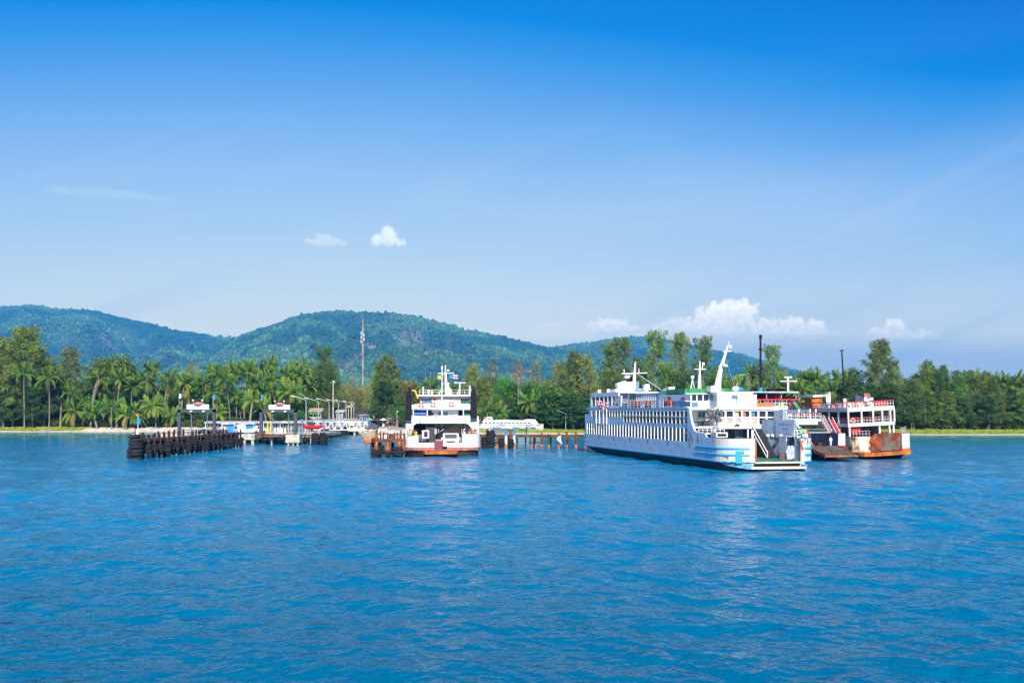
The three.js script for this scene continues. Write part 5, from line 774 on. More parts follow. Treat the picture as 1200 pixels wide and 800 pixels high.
// ---------------------------------------------------------------- the red railed ferry behind the big one
const RED = thing('car_ferry', 'white ferry with red railings and a tall black funnel, its timber bow ramp lowered', 'ferry', [46.9, 0, -151.5], 14.5 * Math.PI / 180, 'ferries at the moorings');
RED.updateMatrixWorld();
{
  const f = RED, W = 4.5, L = -38;
  const cl = arc(-W + 1.6, -1.8, 1.6, 1.8, Math.PI, Math.PI / 2, 6), cr = arc(W - 1.6, -1.8, 1.6, 1.8, Math.PI / 2, 0, 6);
  new G().wall([[-W, L], ...cl, [-2.6, 0]], 2.1, 3.9, -0.15).build('bulwark', M.white, f); new G().wall([[2.6, 0], ...cr, [W, L]], 2.1, 3.9, -0.15).build('bulwark', M.white, f);
  new G().wall([[-W, L], ...cl, [-2.6, 0.01]], 1.7, 2.1, -0.16).build('red_stripe', M.vivid_red, f); new G().wall([[2.6, 0.01], ...cr, [W, L]], 1.7, 2.1, -0.16).build('red_stripe', M.vivid_red, f);
  const low = [[-W, L], ...cl, [-2.6, 0], [2.6, 0], ...cr, [W, L]]; new G().loft([low.map(([x, z]) => [x, 1.7, z]), low.map(([x, z]) => [x * 0.97, 0.8, z - 0.7]), low.map(([x, z]) => [x * 0.9, -0.5, z - 2])]).build('lower_hull', M.boot, f);
  new G().span(-W + 0.1, W - 0.1, 1.5, 1.7, L, -0.1).build('car_deck', M.deck, f);
  new G().span(-2.72, -2.6, 1.7, 4.0, -7.5, 0.02).build('gate_wing', M.navy, f); new G().span(2.6, 2.72, 1.7, 4.0, -7.5, 0.02).build('gate_wing', M.navy, f);
  new G().span(-2.6, 2.6, 3.95, 4.1, -2.2, -2.0).build('gate_beam', M.galv, f); new G().span(-2.6, 2.6, 1.7, 4.0, -7.7, -7.5).build('car_deck_back', M.navy, f);
  const ramp = thing('bow_ramp', 'lowered weathered timber bow ramp right of the big ferry', 'ramp', place(f, [0, 0, 0]), f.rotation.y); for (let i = 0; i < 9; i++) new G().box(0.56, 0.18, 5.2, -2.28 + i * 0.57, 1.36, 2.5, 0.235).build('plank', i % 3 ? mat('grey weathered planks', [0.75, 0.62, 0.54], { tex: 'deck', roughness: 0.9 }) : mat('darker planks', [0.60, 0.48, 0.42], { tex: 'deck', roughness: 0.9 }), ramp); new G().box(5.3, 0.22, 0.25, 0, 0.72, 5.05).build('front_edge', M.orange, ramp); for (const s of [-1, 1]) new G().box(0.16, 0.5, 5.2, s * 2.66, 1.3, 2.5, 0.235).build('side_rail', M.plate, ramp);
  const pc = new G(); pc.rod([-2.2, 1.7, -0.4], [-2.2, 4.6, -0.4], 0.1).rod([-1.4, 2.0, -0.3], [-2.4, 4.4, -1.6], 0.12); pc.build('ramp_strut', M.orange, f);
  const bl = thing('mooring_bollard', 'rusty mooring bollard at the head of the timber bow ramp', 'bollard', place(f, [-0.2, 1.7, -0.5]), 0); new G().cyl(0.28, 0.3, 0.75, 0, 0.38, 0, 12).build('post', M.plate, bl); new G().cyl(0.36, 0.36, 0.1, 0, 0.78, 0, 12).build('cap', M.plate, bl);
  // mid deck, top deck and canopy, each set further back
  const deck = (y0, y1, z, x0, x1) => new G().span(x0, x1, y0, y1, L + 4, z).build('deck', M.white, f);
  deck(5.15, 6.05, -7.5, -W, W); deck(7.55, 8.1, -14.6, -W, W);
  railing(new G(), [[-W + 0.1, 6.05, -7.6], [W - 0.1, 6.05, -7.6], [W - 0.1, 6.05, L + 6]], 0.85, 0.03, 0.6, 2).build('railing', M.clean, f); new G().span(-W, W, 6.88, 7.02, -7.66, -7.54).span(W - 0.16, W - 0.04, 6.88, 7.02, L + 6, -7.6).build('red_handrail', M.red, f);
  railing(new G(), [[-W + 0.1, 8.1, -14.7], [W - 0.1, 8.1, -14.7], [W - 0.1, 8.1, L + 6]], 1.0, 0.03, 0.7, 2).build('railing', M.clean, f); new G().span(-W, W, 9.1, 9.28, -14.78, -14.64).build('red_handrail', M.vivid_red, f);
  const fronts = new G(); fronts.span(-W, -1.2, 6.05, 7.55, -11.0, -10.8); for (const x of [-W, -1.5, 1.2, 3.2, W - 0.25]) fronts.span(x, x + 0.22, 6.05, 7.6, -9.2, -9); fronts.build('saloon_front', M.white, f); new G().span(-1.2, W - 0.1, 6.1, 7.5, -11.2, -11.1).build('saloon_glass', M.teal_glass, f);
  for (const x of [-0.9, 0.3, 1.7]) new G().span(x, x + 0.7, 6.15, 7.0, -8.6, -8.5).build('cabin_door', M.beige, f);
  const ap = new G(); for (const x of [-W + 0.1, -1.2, 1.5, W - 0.3]) for (const z of [-15, -20, -25]) ap.span(x, x + 0.1, 8.1, 10.35, z - 0.05, z + 0.05); ap.build('canopy_post', M.galv, f);
  new G().span(-W - 0.1, W, 10.3, 10.5, -30, -14.5).build('canopy', M.roof, f); new G().span(-W, W, 8.1, 10.2, -28.1, -28).span(0.8, 3.4, 8.1, 10.2, -22, -19).build('deck_house', M.navy, f);
  new G().span(2.4, 3.3, 9.2, 9.9, -18.9, -18.8).build('red_board', M.vivid_red, f); new G().span(1.2, 4.1, 10.5, 11.1, -19.4, -18).build('roof_box', M.black, f);
  const fn = new G(); fn.rod([0.2, 8, -19.5], [0.2, 19.6, -19.5], 0.20, 0.17, 10).rod([0.2, 19.6, -19.5], [0.25, 20.2, -19.5], 0.27, 0.25, 10).rod([0.2, 17.6, -19.5], [0.2, 17.9, -19.5], 0.28, 0.28, 10); fn.build('funnel', M.black, f); new G().cyl(0.36, 0.36, 0.7, 0.2, 10.9, -19.5, 12).build('blue_band', M.vivid_blue, f);
  const cm = new G(); cm.rod([2.7, 10.5, -14.8], [2.7, 12.9, -14.8], 0.18, 0.14, 8).rod([1.2, 12.2, -14.8], [4.3, 12.25, -14.8], 0.09).box(1.4, 0.22, 0.22, 2.7, 12.9, -14.8); cm.build('cross_mast', M.clean, f);
  const sd = new G(); sd.box(1.0, 0.12, 4.2, 3.1, 7.5, -12.2, 0.62); sd.build('stair', M.canopy, f); new G().box(0.1, 0.5, 4.4, 2.5, 7.8, -12.2, 0.62).box(0.1, 0.5, 4.4, 3.7, 7.8, -12.2, 0.62).build('stair_side', M.maroon, f);
  const tb = new G(); tb.span(-3.6, 0.1, 8.1, 8.65, -14.6, -14.5); tb.build('orange_banner', M.vest, f);
  new G().box(0.5, 0.1, 3.4, W - 0.5, 4.9, -5.6, 0.8).build('gangway', M.faded_red, f); new G().box(0.06, 0.45, 3.4, W - 0.8, 5.2, -5.6, 0.8).box(0.06, 0.45, 3.4, W - 0.2, 5.2, -5.6, 0.8).build('gangway_side', M.clean, f);
  const jr = rng(66), stuff = [M.clean, M.red, M.lime, M.vivid_blue, M.beige, M.black, M.yellow];
  for (let i = 0; i < 12; i++) { const x = -3.8 + i * 0.66, s = 0.26 + 0.2 * jr(), k = jr(), t = thing('deck_crate', '', 'crate', place(f, [x, 8.1, -15.4 - jr()]), f.rotation.y + jr(), 'crates along the top rail of the red railed ferry'); t.userData.label = (i === 11 ? 'rightmost' : ORD[i]) + ' of twelve small crates behind the red top rail by the funnel'; new G().box(s * 1.6, s * 2, s * 1.6, 0, s, 0).build('box', stuff[Math.floor(jr() * 7)], t); new G().box(s * 1.7, 0.06, s * 1.7, 0, s * 2, 0).build('lid', stuff[Math.floor(jr() * 7)], t); }
  for (let i = 0; i < 5; i++) lifebuoy((i === 4 ? 'rightmost' : ORD[i]) + ' of five dark lifebuoys on the middle rail of the red railed ferry', place(f, [-0.2 + i * 1.05, 6.5, -7.48]), f.rotation.y, 0.7).children.forEach((c, j) => { if (!j) c.material = i % 2 ? M.black : M.navy; });
}
// ---------------------------------------------------------------- the rusty ramp ferry on the right, heeling a little
const RUST = thing('car_ferry', 'listing white ferry at the right with a raised rust orange bow ramp', 'ferry', [57.4, 0, -154], 10.5 * Math.PI / 180, 'ferries at the moorings');
RUST.rotation.order = 'YXZ'; RUST.rotation.z = 2.6 * Math.PI / 180; RUST.updateMatrixWorld();
{
  const f = RUST, W = 4.6, L = -34;
  const cl = arc(-W + 2.2, -2, 2.2, 2, Math.PI, Math.PI / 2, 6), cr = arc(W - 1.0, -2, 1.0, 2, Math.PI / 2, 0, 6);
  new G().wall([[-W, L], ...cl, [-2.4, 0]], 0.9, 3.55, -0.15).build('bow_bulwark', M.very_rusty, f); new G().wall([[2.7, 0], ...cr, [W, L]], 1.2, 3.7, -0.15).build('bow_bulwark', M.white, f);
  new G().span(-2.9, -2.4, 0.8, 3.5, -0.3, 0.05).build('rust_post', M.orange, f);
  new G().wall([[2.7, 0.02], ...cr.map(([x, z]) => [x + 0.02, z + 0.02]), [W + 0.02, -6]], 1.0, 1.45, -0.16).build('rusty_foot', M.orange, f);
  new G().wall([[-W - 0.02, -6], ...cl.map(([x, z]) => [x - 0.02, z + 0.02]), [-2.4, 0.02]], 0.7, 1.2, -0.16).build('rusty_foot', M.orange, f);
  const low = [[-W, L], ...cl, [-2.4, 0], [2.7, 0], ...cr, [W, L]]; new G().loft([low.map(([x, z]) => [x, 1.0, z]), low.map(([x, z]) => [x * 0.95, 0.3, z - 0.9]), low.map(([x, z]) => [x * 0.85, -0.6, z - 2.6])]).build('lower_hull', M.boot, f);
  new G().prism([[-4.0, -0.4], [4.4, -0.4], [3.6, 0.9], [-3.2, 1.0], [-3.8, 0.5]], 0.5, 'xz', 0.55, 0.04).build('bow_shelf', M.orange, f);
  const rp = new G(); rp.prism([[-2.55, 1.2], [2.6, 1.2], [2.6, 3.5], [2.2, 3.9], [-1.9, 3.9], [-2.55, 3.2]], 0.28, 'xy', 0.08, 0.03); rp.build('raised_ramp', M.plate, f); const rb = new G(); for (const x of [-2.3, -0.6, 1.1, 2.35]) rb.box(0.10, 2.4, 0.08, x, 2.4, 0.42); rb.box(4.9, 0.12, 0.1, 0, 1.32, 0.42).box(4.4, 0.1, 0.08, 0.1, 3.75, 0.42); rb.build('ramp_rib', M.plate, f);
  new G().span(-W + 0.1, W - 0.1, 1.0, 1.2, L, -0.2).build('car_deck', M.deck, f);
  // upper deck band with its openings
  const Z = -3.0, U0 = -4.4, U1 = 3.6, u = new G();
  u.span(U0, U1, 7.35, 8.0, Z - 0.2, Z).span(U0, U1, 5.0, 5.55, Z - 0.2, Z).span(U0, U0 + 0.2, 7.35, 8.0, -26, Z - 0.2).span(U0, U0 + 0.2, 5.0, 5.55, -26, Z - 0.2).span(U1 - 0.2, U1, 7.35, 8.0, -26, Z - 0.2).span(U1 - 0.2, U1, 5.0, 5.55, -26, Z - 0.2); for (const x of [U0, -2.15, -0.2, 1.35, 2.75, U1 - 0.16]) u.span(x, x + 0.24, 5.5, 7.4, Z - 0.2, Z); for (let i = 1; i < 8; i++) u.span(U0, U0 + 0.2, 5.5, 7.4, Z - i * 3 - 0.2, Z - i * 3 + 0.1).span(U1 - 0.2, U1, 5.5, 7.4, Z - i * 3 - 0.2, Z - i * 3 + 0.1); u.build('upper_band', M.white, f);
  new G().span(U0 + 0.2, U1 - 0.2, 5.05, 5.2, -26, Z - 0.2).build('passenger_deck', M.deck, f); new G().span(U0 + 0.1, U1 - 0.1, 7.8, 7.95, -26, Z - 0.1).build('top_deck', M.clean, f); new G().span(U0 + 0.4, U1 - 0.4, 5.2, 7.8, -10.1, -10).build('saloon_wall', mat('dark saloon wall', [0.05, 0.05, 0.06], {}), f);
  railing(new G(), [[U0 + 0.2, 5.55, -20], [U0 + 0.2, 5.55, Z - 0.1], [U1 - 0.1, 5.55, Z - 0.1]], 0.75, 0.03, 0.5, 2).build('railing', M.clean, f); new G().span(U0 + 0.2, U1, 6.28, 6.44, Z - 0.18, Z - 0.06).span(U0 + 0.1, U0 + 0.24, 6.28, 6.44, -20, Z - 0.18).build('red_handrail', M.red, f);
  railing(new G(), [[U0 + 0.1, 8.0, -22], [U0 + 0.1, 8.0, Z - 0.1], [U1 - 0.1, 8.0, Z - 0.1]], 0.8, 0.03, 0.5, 2).build('railing', M.clean, f); new G().span(U0, U1, 8.78, 8.92, Z - 0.16, Z - 0.04).span(U0 + 0.02, U0 + 0.16, 8.78, 8.92, -22, Z - 0.16).build('red_handrail', M.red, f);
  const ps = new G(); for (const x of [-4.2, 0.9, 2.6, 3.3]) ps.span(x, x + 0.24, 1.2, 5.0, Z - 0.4, Z - 0.15); ps.build('deck_pillar', M.clean, f); new G().span(-3.4, 3.0, 1.2, 4.9, -7.1, -7).build('car_deck_back', M.tarp, f);
  railing(new G(), [[2.8, 3.7, -0.2], [W - 0.1, 3.75, -1.6]], 0.9, 0.04, 0.5, 2).build('railing', M.beige, f); railing(new G(), [[-W + 0.2, 3.5, -1.6], [-2.5, 3.5, -0.2]], 0.9, 0.04, 0.5, 2).build('railing', M.beige, f);
  new G().span(-4.2, -2.0, 3.9, 4.95, -3.6, -3.5).build('red_awning', M.red, f);
  const mp = new G(); mp.rod([-2.6, 9.2, -7], [-2.75, 17.0, -7], 0.14, 0.11, 8).rod([-3.1, 17.1, -7], [-2.4, 17.1, -7], 0.1); mp.build('mast', M.black, f); new G().rod([-2.58, 8, -7], [-2.6, 9.4, -7], 0.30, 0.26, 10).build('mast_foot', M.clean, f);
  new G().span(-0.7, 0.3, 8.0, 9.5, -5.2, -4.3).box(0.5, 0.4, 0.3, 0.4, 9.2, -4.2).build('locker', M.clean, f); new G().span(-0.7, 0.3, 9.5, 10.1, -5.2, -4.3).build('red_locker_top', M.faded_red, f); new G().span(-0.3, 0.3, 9.2, 9.5, -4.29, -4.26).build('blue_label', M.vivid_blue, f); new G().span(-1.9, -0.8, 8.9, 9.8, -5.6, -5.0).build('navy_box', M.navy, f);
  new G().span(-4.4, -2.6, 8.0, 9.7, -17, -14.5).build('orange_house', M.orange, f); const wh = new G(); wh.span(-4.4, -1.4, 9.8, 10.1, -20, -14).span(-2.0, -1.4, 8.0, 9.9, -14.3, -14.1).span(-2.6, -1.3, 8, 8.6, -14.4, -14.2).span(-1.5, -1.3, 8, 10.5, -15, -14); wh.build('open_wheelhouse', M.clean, f);
  const sg = new G(); sg.box(0.6, 0.1, 3.6, -4.9, 4.8, -6.5, 0.8); sg.build('red_stair', M.vivid_red, f); for (const s of [-1, 1]) new G().box(0.07, 0.5, 3.6, -4.9 + s * 0.36, 5.1, -6.5, 0.8).build('stair_side', M.clean, f);
  lifebuoy('red lifebuoy on the upper opening of the rusty ramp ferry', place(f, [-3.6, 5.95, Z + 0.02]), f.rotation.y, 0.85);
  const jr = rng(77), stuff = [M.clean, M.red, M.vest, M.steel_blue, M.beige, M.plate];
  for (let i = 0; i < 14; i++) { const x = -3.9 + i * 0.52, z = Z - 0.9; new G().box(0.42, 0.08, 0.4, x, 8.42, z).box(0.42, 0.45, 0.06, x, 8.68, z - 0.18).box(0.34, 0.4, 0.3, x, 8.2, z).build('deck_seat', i > 9 ? M.red : stuff[Math.floor(jr() * 6)], f); }
  for (let i = 0; i < 7; i++) { const t = thing('deck_crate', (i === 0 ? 'nearest' : i === 6 ? 'farthest' : ['', 'second nearest', 'third nearest', 'fourth nearest', 'fifth nearest', 'sixth nearest'][i]) + ' crate in the clutter on the left upper deck of the rusty ramp ferry', 'crate', place(f, [-3.9 + jr() * 1.4, 8.0, -8 - i * 0.8]), jr(), 'clutter on the left upper deck of the rusty ramp ferry'), s = 0.3 + 0.35 * jr(); new G().box(s * 1.5, s * 1.4, s * 1.5, 0, s * 0.7, 0).build('box', stuff[Math.floor(jr() * 6)], t); new G().box(s * 1.6, 0.06, s * 1.6, 0, s * 1.42, 0).build('lid', stuff[Math.floor(jr() * 6)], t); }
}
// ---------------------------------------------------------------- the black tyre pier on the left
const torus = new THREE.TorusGeometry(0.40, 0.19, 8, 18).rotateX(Math.PI / 2);
function tyreStack(label, at, n, s = 1, seed = 1, group = 'tyre fenders hung along the piers') {
  const t = thing('tyre_fender', label, 'tyre fender', at, 0, group), r = rng(seed), top = at[1];
  for (let i = 0; i < n; i++) { const m = mesh('tyre', torus, M.rubber, t); m.scale.set(s * (0.85 + 0.3 * Math.sin((i + 0.7) / n * 2.9)), s * 0.95, s * (0.85 + 0.3 * Math.sin((i + 0.7) / n * 2.9))); m.position.set((r() - 0.5) * 0.16, i * 0.34 * s, (r() - 0.5) * 0.16); m.rotation.set((r() - 0.5) * 0.3, r() * 6, (r() - 0.5) * 0.3); }
  new G().rod([0, n * 0.34 * s - 0.1, 0], [0, n * 0.34 * s + 0.7, 0], 0.05).build('chain', M.plate, t);
  return t;
}
{
  const P = [-57.3, -153.5], D = 51, t = thing('tyre_pier', 'long black timber pier lined with hanging tyres at the left', 'pier', [P[0], 0, P[1]], 0), L = (z) => 0.034 * z;   // the pier runs inland, drifting a little to the right
  const r = rng(41), deckY = 2.85;
  for (let i = 0; i < 24; i++) { const z = -i * 2.15, x = -L(z); for (const s of [-1, 1]) { const g = new G(), tall = r() < (i < 10 ? 0.75 : 0.3) ? 0.6 + r() * 0.7 : 0.1; g.rod([x + s * 0.75, -1, z + (r() - 0.5) * 0.5], [x + s * 0.75 + (r() - 0.5) * 0.1, deckY + tall, z], 0.19, 0.17, 8); g.build('pile', M.dark_timber, t); } }
  for (const s of [-1, 1]) for (const y of [2.75, 1.5]) new G().box(0.28, 0.34, D, s * 0.88 - L(-D / 2), y, -D / 2, 0, -0.034, 0).build('waling_beam', y > 2 ? M.timber : M.dark_timber, t);
  new G().box(0.12, 2.0, D - 1, -L(-D / 2), 1.7, -D / 2, 0, -0.034, 0).build('inner_planking', M.boot, t);
  for (let i = 0; i < 26; i++) { const z = -i * 1.96 - 1; new G().box(1.7, 0.1, 1.86, -L(z), deckY + 0.06, z, 0, 0, (r() - 0.5) * 0.02).build('deck_plank', M.timber, t); }
  const zs = [0.9, 3.2, 5.6, 8.6, 10.3, 12.8, 15.0, 18.0, 20.6, 22.6, 24.2, 27.4, 30.2, 33.0, 35.2, 38.4, 41.4, 44.6, 47.8];
  zs.forEach((z, i) => { const fat = [3, 7, 8, 11, 12].includes(i); tyreStack((i < 12 ? ORD[i] : (i - 11) + ' past the twelfth') .replace('1 past the twelfth', 'thirteenth from left').replace('2 past the twelfth', 'fourteenth from left').replace('3 past the twelfth', 'fifteenth from left').replace('4 past the twelfth', 'sixteenth from left').replace('5 past the twelfth', 'seventeenth from left').replace('6 past the twelfth', 'eighteenth from left').replace('7 past the twelfth', 'rightmost') + ' hanging tyre stack along the side of the black pier', [P[0] + 1.35 + 0.034 * z, 0.25 + (i % 3) * 0.12, P[1] - z], i % 4 === 2 ? 7 : 8, fat ? 0.92 : 0.76, 50 + i); });
  tyreStack('big stack of tyres wrapped round the seaward end of the black pier', [P[0] + 0.1, 0.1, P[1] + 1.1], 7, 1.65, 91); tyreStack('tyre stack at the far left corner of the black pier', [P[0] - 0.95, 0.1, P[1] + 0.3], 5, 0.9, 92);
  const b = thing('navigation_beacon', 'pole beacon with orange top and blue panel at the pier end', 'beacon', [P[0] + 0.15, 2.6, P[1] + 0.6], 0); new G().cyl(0.62, 0.7, 0.5, 0, 0.35, 0, 12).build('base', M.concrete, b); new G().cyl(0.5, 0.52, 0.5, 0, 0.8, 0, 12).build('drum', M.rubber, b); new G().cyl(0.2, 0.24, 0.6, 0.1, 1.3, 0, 10).build('pedestal', M.clean, b); new G().rod([0.15, 1.3, 0], [0.15, 3.9, 0], 0.06).build('pole', M.clean, b); new G().box(0.46, 0.85, 0.08, 0.3, 3.1, 0.08).build('panel', M.vivid_blue, b); new G().cyl(0.16, 0.2, 0.35, 0.1, 4.05, 0, 10).build('lantern', M.vest, b);
  const p2 = thing('marker_post', 'short white post with a red top beside the pier end beacon', 'post', [P[0] - 0.5, 2.9, P[1] + 0.4], 0); new G().cyl(0.14, 0.16, 0.9, 0, 0.45, 0, 8).build('shaft', M.clean, p2); new G().cyl(0.13, 0.14, 0.3, 0, 1.05, 0, 8).build('red_top', M.red, p2);
  const p3 = thing('marker_post', 'thin pink red marker standing midway along the tyre pier', 'post', [P[0] + 0.55, 2.9, P[1] - 13], 0); new G().cyl(0.1, 0.12, 0.5, 0, 0.25, 0, 8).build('foot', M.plate, p3); new G().cyl(0.09, 0.09, 0.9, 0, 0.9, 0, 8).build('shaft', M.vivid_red, p3);
}
// ---------------------------------------------------------------- gantries with their signs
function gantry(label, signLabel, x, z, y, w, h) {
  const t = thing('berth_gantry', label, 'gantry', [x, y, z], 0, 'dark steel gantries at the berths');
  for (const s of [-1, 1]) { const g = new G(); g.box(0.62, h, 0.6, s * w / 2, h / 2, 0).box(0.8, 0.3, 0.8, s * w / 2, 0.15, 0); g.build('post', M.gate, t); }
  new G().box(w + 0.62, 0.55, 0.6, 0, h - 0.28, 0).box(w + 0.3, 0.1, 0.7, 0, h + 0.02, 0).build('beam', M.gate, t);
  for (const s of [-0.42, 0.3]) new G().box(0.5, 0.25, 0.1, s * w * 0.5 + 0.4, h - 0.35, 0.34).build('bracket', M.clean, t);
  for (const s of [-1, 1]) { const g = new G(); g.rod([s * 0.23 * w + 0.4, 0.9, -0.6], [s * 0.23 * w + 0.4, h - 0.5, -0.2], 0.09); g.build('hoist_rod', M.steel_blue, t); }
  const sgn = thing('gantry_sign', signLabel, 'sign', [x + 0.25, y + h + 0.05, z], 0, 'white signs on the gantries');
  sheet('board', 4.5, 0.95, marks(4.5, 0.95, 'rgb(70,120,190)', [[0.18, 0.30, 0.14, 0.88], [0.62, 0.20, 0.28, 0.78]], 3, 'rgb(246,247,250)'), sgn, 0, 0.5, 0.1, 0, 0.16);
  const dm = new G(), pts = []; for (let i = 0; i <= 10; i++) { const a = i / 10 * Math.PI / 2; pts.push(new THREE.Vector2(0.95 * Math.cos(a), 0.55 * Math.sin(a))); } dm.add(new THREE.LatheGeometry(pts, 18), 0.05, 0.98, -0.1); dm.build('dome', M.salmon, sgn);
  for (const s of [-0.95, 0.95]) { const g = new G(); g.rod([s + 0.1, 0.9, 0.1], [s + 0.1, 1.75, 0.5], 0.035).box(0.35, 0.22, 0.25, s + 0.1, 1.8, 0.55); g.build('floodlight', M.clean, sgn); }
  return t;
}
gantry('left dark steel gantry standing behind the black tyre pier', 'white sign board with a red dome on the left gantry', X(230.3, 205), -205, 2.25, 7.1, 5.3);
gantry('right dark steel gantry between the concrete berth and the red boat', 'white sign board with a red dome on the right gantry', X(326, 214), -214, 2.25, 7.3, 5.25);
// ---------------------------------------------------------------- concrete berth
{
  const t = thing('concrete_berth', 'pale concrete berth on stubby legs right of the tyre pier', 'pier', [-58.2, 0, -219], 0);
  new G().span(-2.1, 2.4, 1.0, 2.25, -3, 1.4).build('slab', M.concrete, t); for (const x of [-1.6, 0.1, 1.9]) for (const z of [1.0, -2]) new G().span(x - 0.28, x + 0.28, -1, 1.0, z - 0.3, z + 0.3).build('leg', M.concrete, t);
  new G().span(-2.1, 2.4, 1.55, 1.6, 1.4, 1.43).build('joint', M.tarp, t);
  const q = thing('ferry_wharf', 'low concrete wharf deck behind the gantries', 'wharf', [-60, 0, -232], 0); new G().span(-19, 17, 1.45, 2.12, -20, 8.6).build('slab', M.concrete, q); for (let i = 0; i < 12; i++) new G().span(-18 + i * 3.0, -17.5 + i * 3.0, -1, 1.45, 7.6, 8.2).build('pile', M.concrete, q); new G().span(-13, 0, 1.5, 2.1, -110, -20).build('approach', M.concrete, q); for (let i = 0; i < 9; i++) for (const x of [-12, -1]) new G().span(x - 0.3, x + 0.3, -1, 1.5, -28 - i * 9, -27.4 - i * 9).build('pile', M.concrete, q);
  const s = thing('link_span', 'rust brown steel link span under the right gantry', 'ramp', [X(320, 216), 0, -216], 0); new G().box(6.4, 0.32, 7, 0, 1.95, -1.5, 0.03).build('deck', M.plate, s); for (const x of [-2.2, 0.2, 2.4]) new G().box(0.3, 0.5, 7, x, 1.62, -1.5).build('girder', M.timber, s); new G().box(3.2, 0.16, 0.5, 0.9, 2.35, -0.2).build('grey_flap', M.galv, s); new G().rod([-0.2, -1, 0.6], [-0.2, 1.8, 0.6], 0.18, 0.18, 8).build('pile', M.concrete, s);
  const b = thing('concrete_dolphin', 'square concrete mooring block at the right foot of the gantry', 'mooring block', [X(344.3, 214.5), 0, -214.5], 0); new G().box(2.9, 1.75, 3, 0, 1.36, 0).build('block', M.concrete, b); for (const x of [-1, 0, 1]) for (const z of [-1, 1]) new G().cyl(0.22, 0.22, 1.8, x, 0, z, 8).build('leg', M.concrete, b); new G().box(0.7, 0.45, 0.5, 0.6, 2.4, 0.3).build('fairlead', M.galv, b);
  for (let i = 0; i < 5; i++) { const k = thing('concrete_bollard', ['leftmost', 'second', 'third', 'fourth', 'rightmost'][i] + ' small white bollard under the right gantry', 'bollard', [X(318 + i * 4, 228), 2.12, -228], 0, 'white bollards under the right gantry'); new G().cyl(0.2, 0.26, 1.0, 0, 0.5, 0, 10).build('shaft', M.clean, k); new G().ball(0.22, 0, 1.02, 0).build('cap', M.clean, k); }
  for (const [px, n] of [[313.5, 'left'], [316.8, 'right']]) { const k = thing('yellow_post', n + ' tall yellow post beside the right gantry', 'post', [X(px, 226), 2.12, -226], 0, 'yellow posts'); new G().cyl(0.14, 0.16, 2.3, 0, 1.15, 0, 10).build('shaft', M.yellow, k); new G().box(0.7, 0.2, 0.5, 0, 0.1, 0).build('foot', M.yellow, k); }
  const cp = thing('info_post', 'slim pale blue post by the yellow posts', 'post', [X(318, 227), 2.12, -227], 0); new G().cyl(0.06, 0.06, 2.2, 0, 1.1, 0, 8).build('shaft', M.clean, cp); new G().box(0.3, 0.7, 0.06, 0, 1.9, 0.05).build('board', M.blue_tarp, cp);
}
// covered walkways
{
  const walk = (label, w, d, at, turn, n) => { const t = thing('covered_walkway', label, 'canopy', at, turn, 'white roofed walkways on the wharf'); new G().prism([[-d / 2 - 0.4, 2.35], [0, 2.65], [d / 2 + 0.4, 2.35], [d / 2 + 0.4, 2.22], [0, 2.5], [-d / 2 - 0.4, 2.22]], w, 'zy', -w / 2).build('roof', M.roof, t); for (let i = 0; i <= n; i++) for (const z of [-d / 2, d / 2]) new G().span(-w / 2 + 0.3 + i * (w - 0.6) / n - 0.06, -w / 2 + 0.3 + i * (w - 0.6) / n + 0.06, 0, 2.4, z - 0.06, z + 0.06).build('post', M.clean, t); for (const z of [-d / 2]) new G().box(w, 0.1, 0.1, 0, 0.95, z).build('rail', M.galv, t); return t; };
  walk('long white roofed walkway along the wharf behind the gantries', 24.5, 3.4, [X(301, 243), 2.1, -243], 0, 12);
  walk('white roofed walkway running inland behind the red boat', 78, 3.2, [-52.6, 2.1, -281], 1.51, 22);
  const booth = (px, label) => { const t = thing('ticket_booth', label, 'booth', [X(px, 229), 2.12, -229], 0, 'blue ticket booths'); new G().box(1.75, 2.0, 1.8, 0, 1.0, 0).build('blue_curtain', M.vivid_blue, t); new G().prism([[-1.5, 2.15], [1.5, 2.05], [1.5, 2.15], [-0.2, 2.4], [-1.5, 2.25]], 3.4, 'zy', -2.3).build('roof', M.roof, t); for (const x of [-2.1, 0.95]) for (const z of [-1.1, 1.1]) new G().rod([x, 0, z], [x, 2.2, z], 0.05).build('post', M.clean, t); new G().box(1.0, 0.8, 0.5, -1.5, 0.4, 0.8).build('counter', M.clean, t); };
  booth(271.5, 'left bright blue curtained ticket booth behind the tyre pier'); booth(293.5, 'right bright blue curtained ticket booth on the concrete berth');
}
// parked vehicles and motorbikes
function car(name, label, at, turn, bodyM, kind) {
  const t = thing(name, label, kind === 'van' ? 'van' : 'pickup', at, turn, 'vehicles at the landing');
  const prof = kind === 'van' ? [[-2.3, 0.3], [-2.3, 1.9], [1.1, 1.95], [1.7, 1.15], [2.3, 0.95], [2.35, 0.3]] : [[-2.5, 0.35], [-2.5, 1.0], [-0.5, 1.05], [-0.2, 1.65], [1.0, 1.68], [1.45, 1.05], [2.4, 0.95], [2.45, 0.35]];
  new G().prism(prof, 1.7, 'zy', -0.85, 0.05).build('body', bodyM, t); new G().box(1.45, 0.6, 0.04, 0, kind === 'van' ? 1.52 : 1.35, kind === 'van' ? 1.43 : 1.25, -0.62).build('windscreen', M.glass, t);
  for (const s of [-1, 1]) { new G().box(0.04, 0.5, kind === 'van' ? 2.6 : 1.2, s * 0.91, 1.38, kind === 'van' ? -0.4 : 0.4).build('side_window', M.glass, t); for (const z of [-1.5, 1.5]) new G().cyl(0.34, 0.34, 0.22, s * 0.8, 0.34, z, 14, 0, 0, Math.PI / 2).build('wheel', M.rubber, t); new G().box(0.3, 0.16, 0.05, s * 0.6, 0.8, 2.42).build('headlight', M.galv, t); }
}
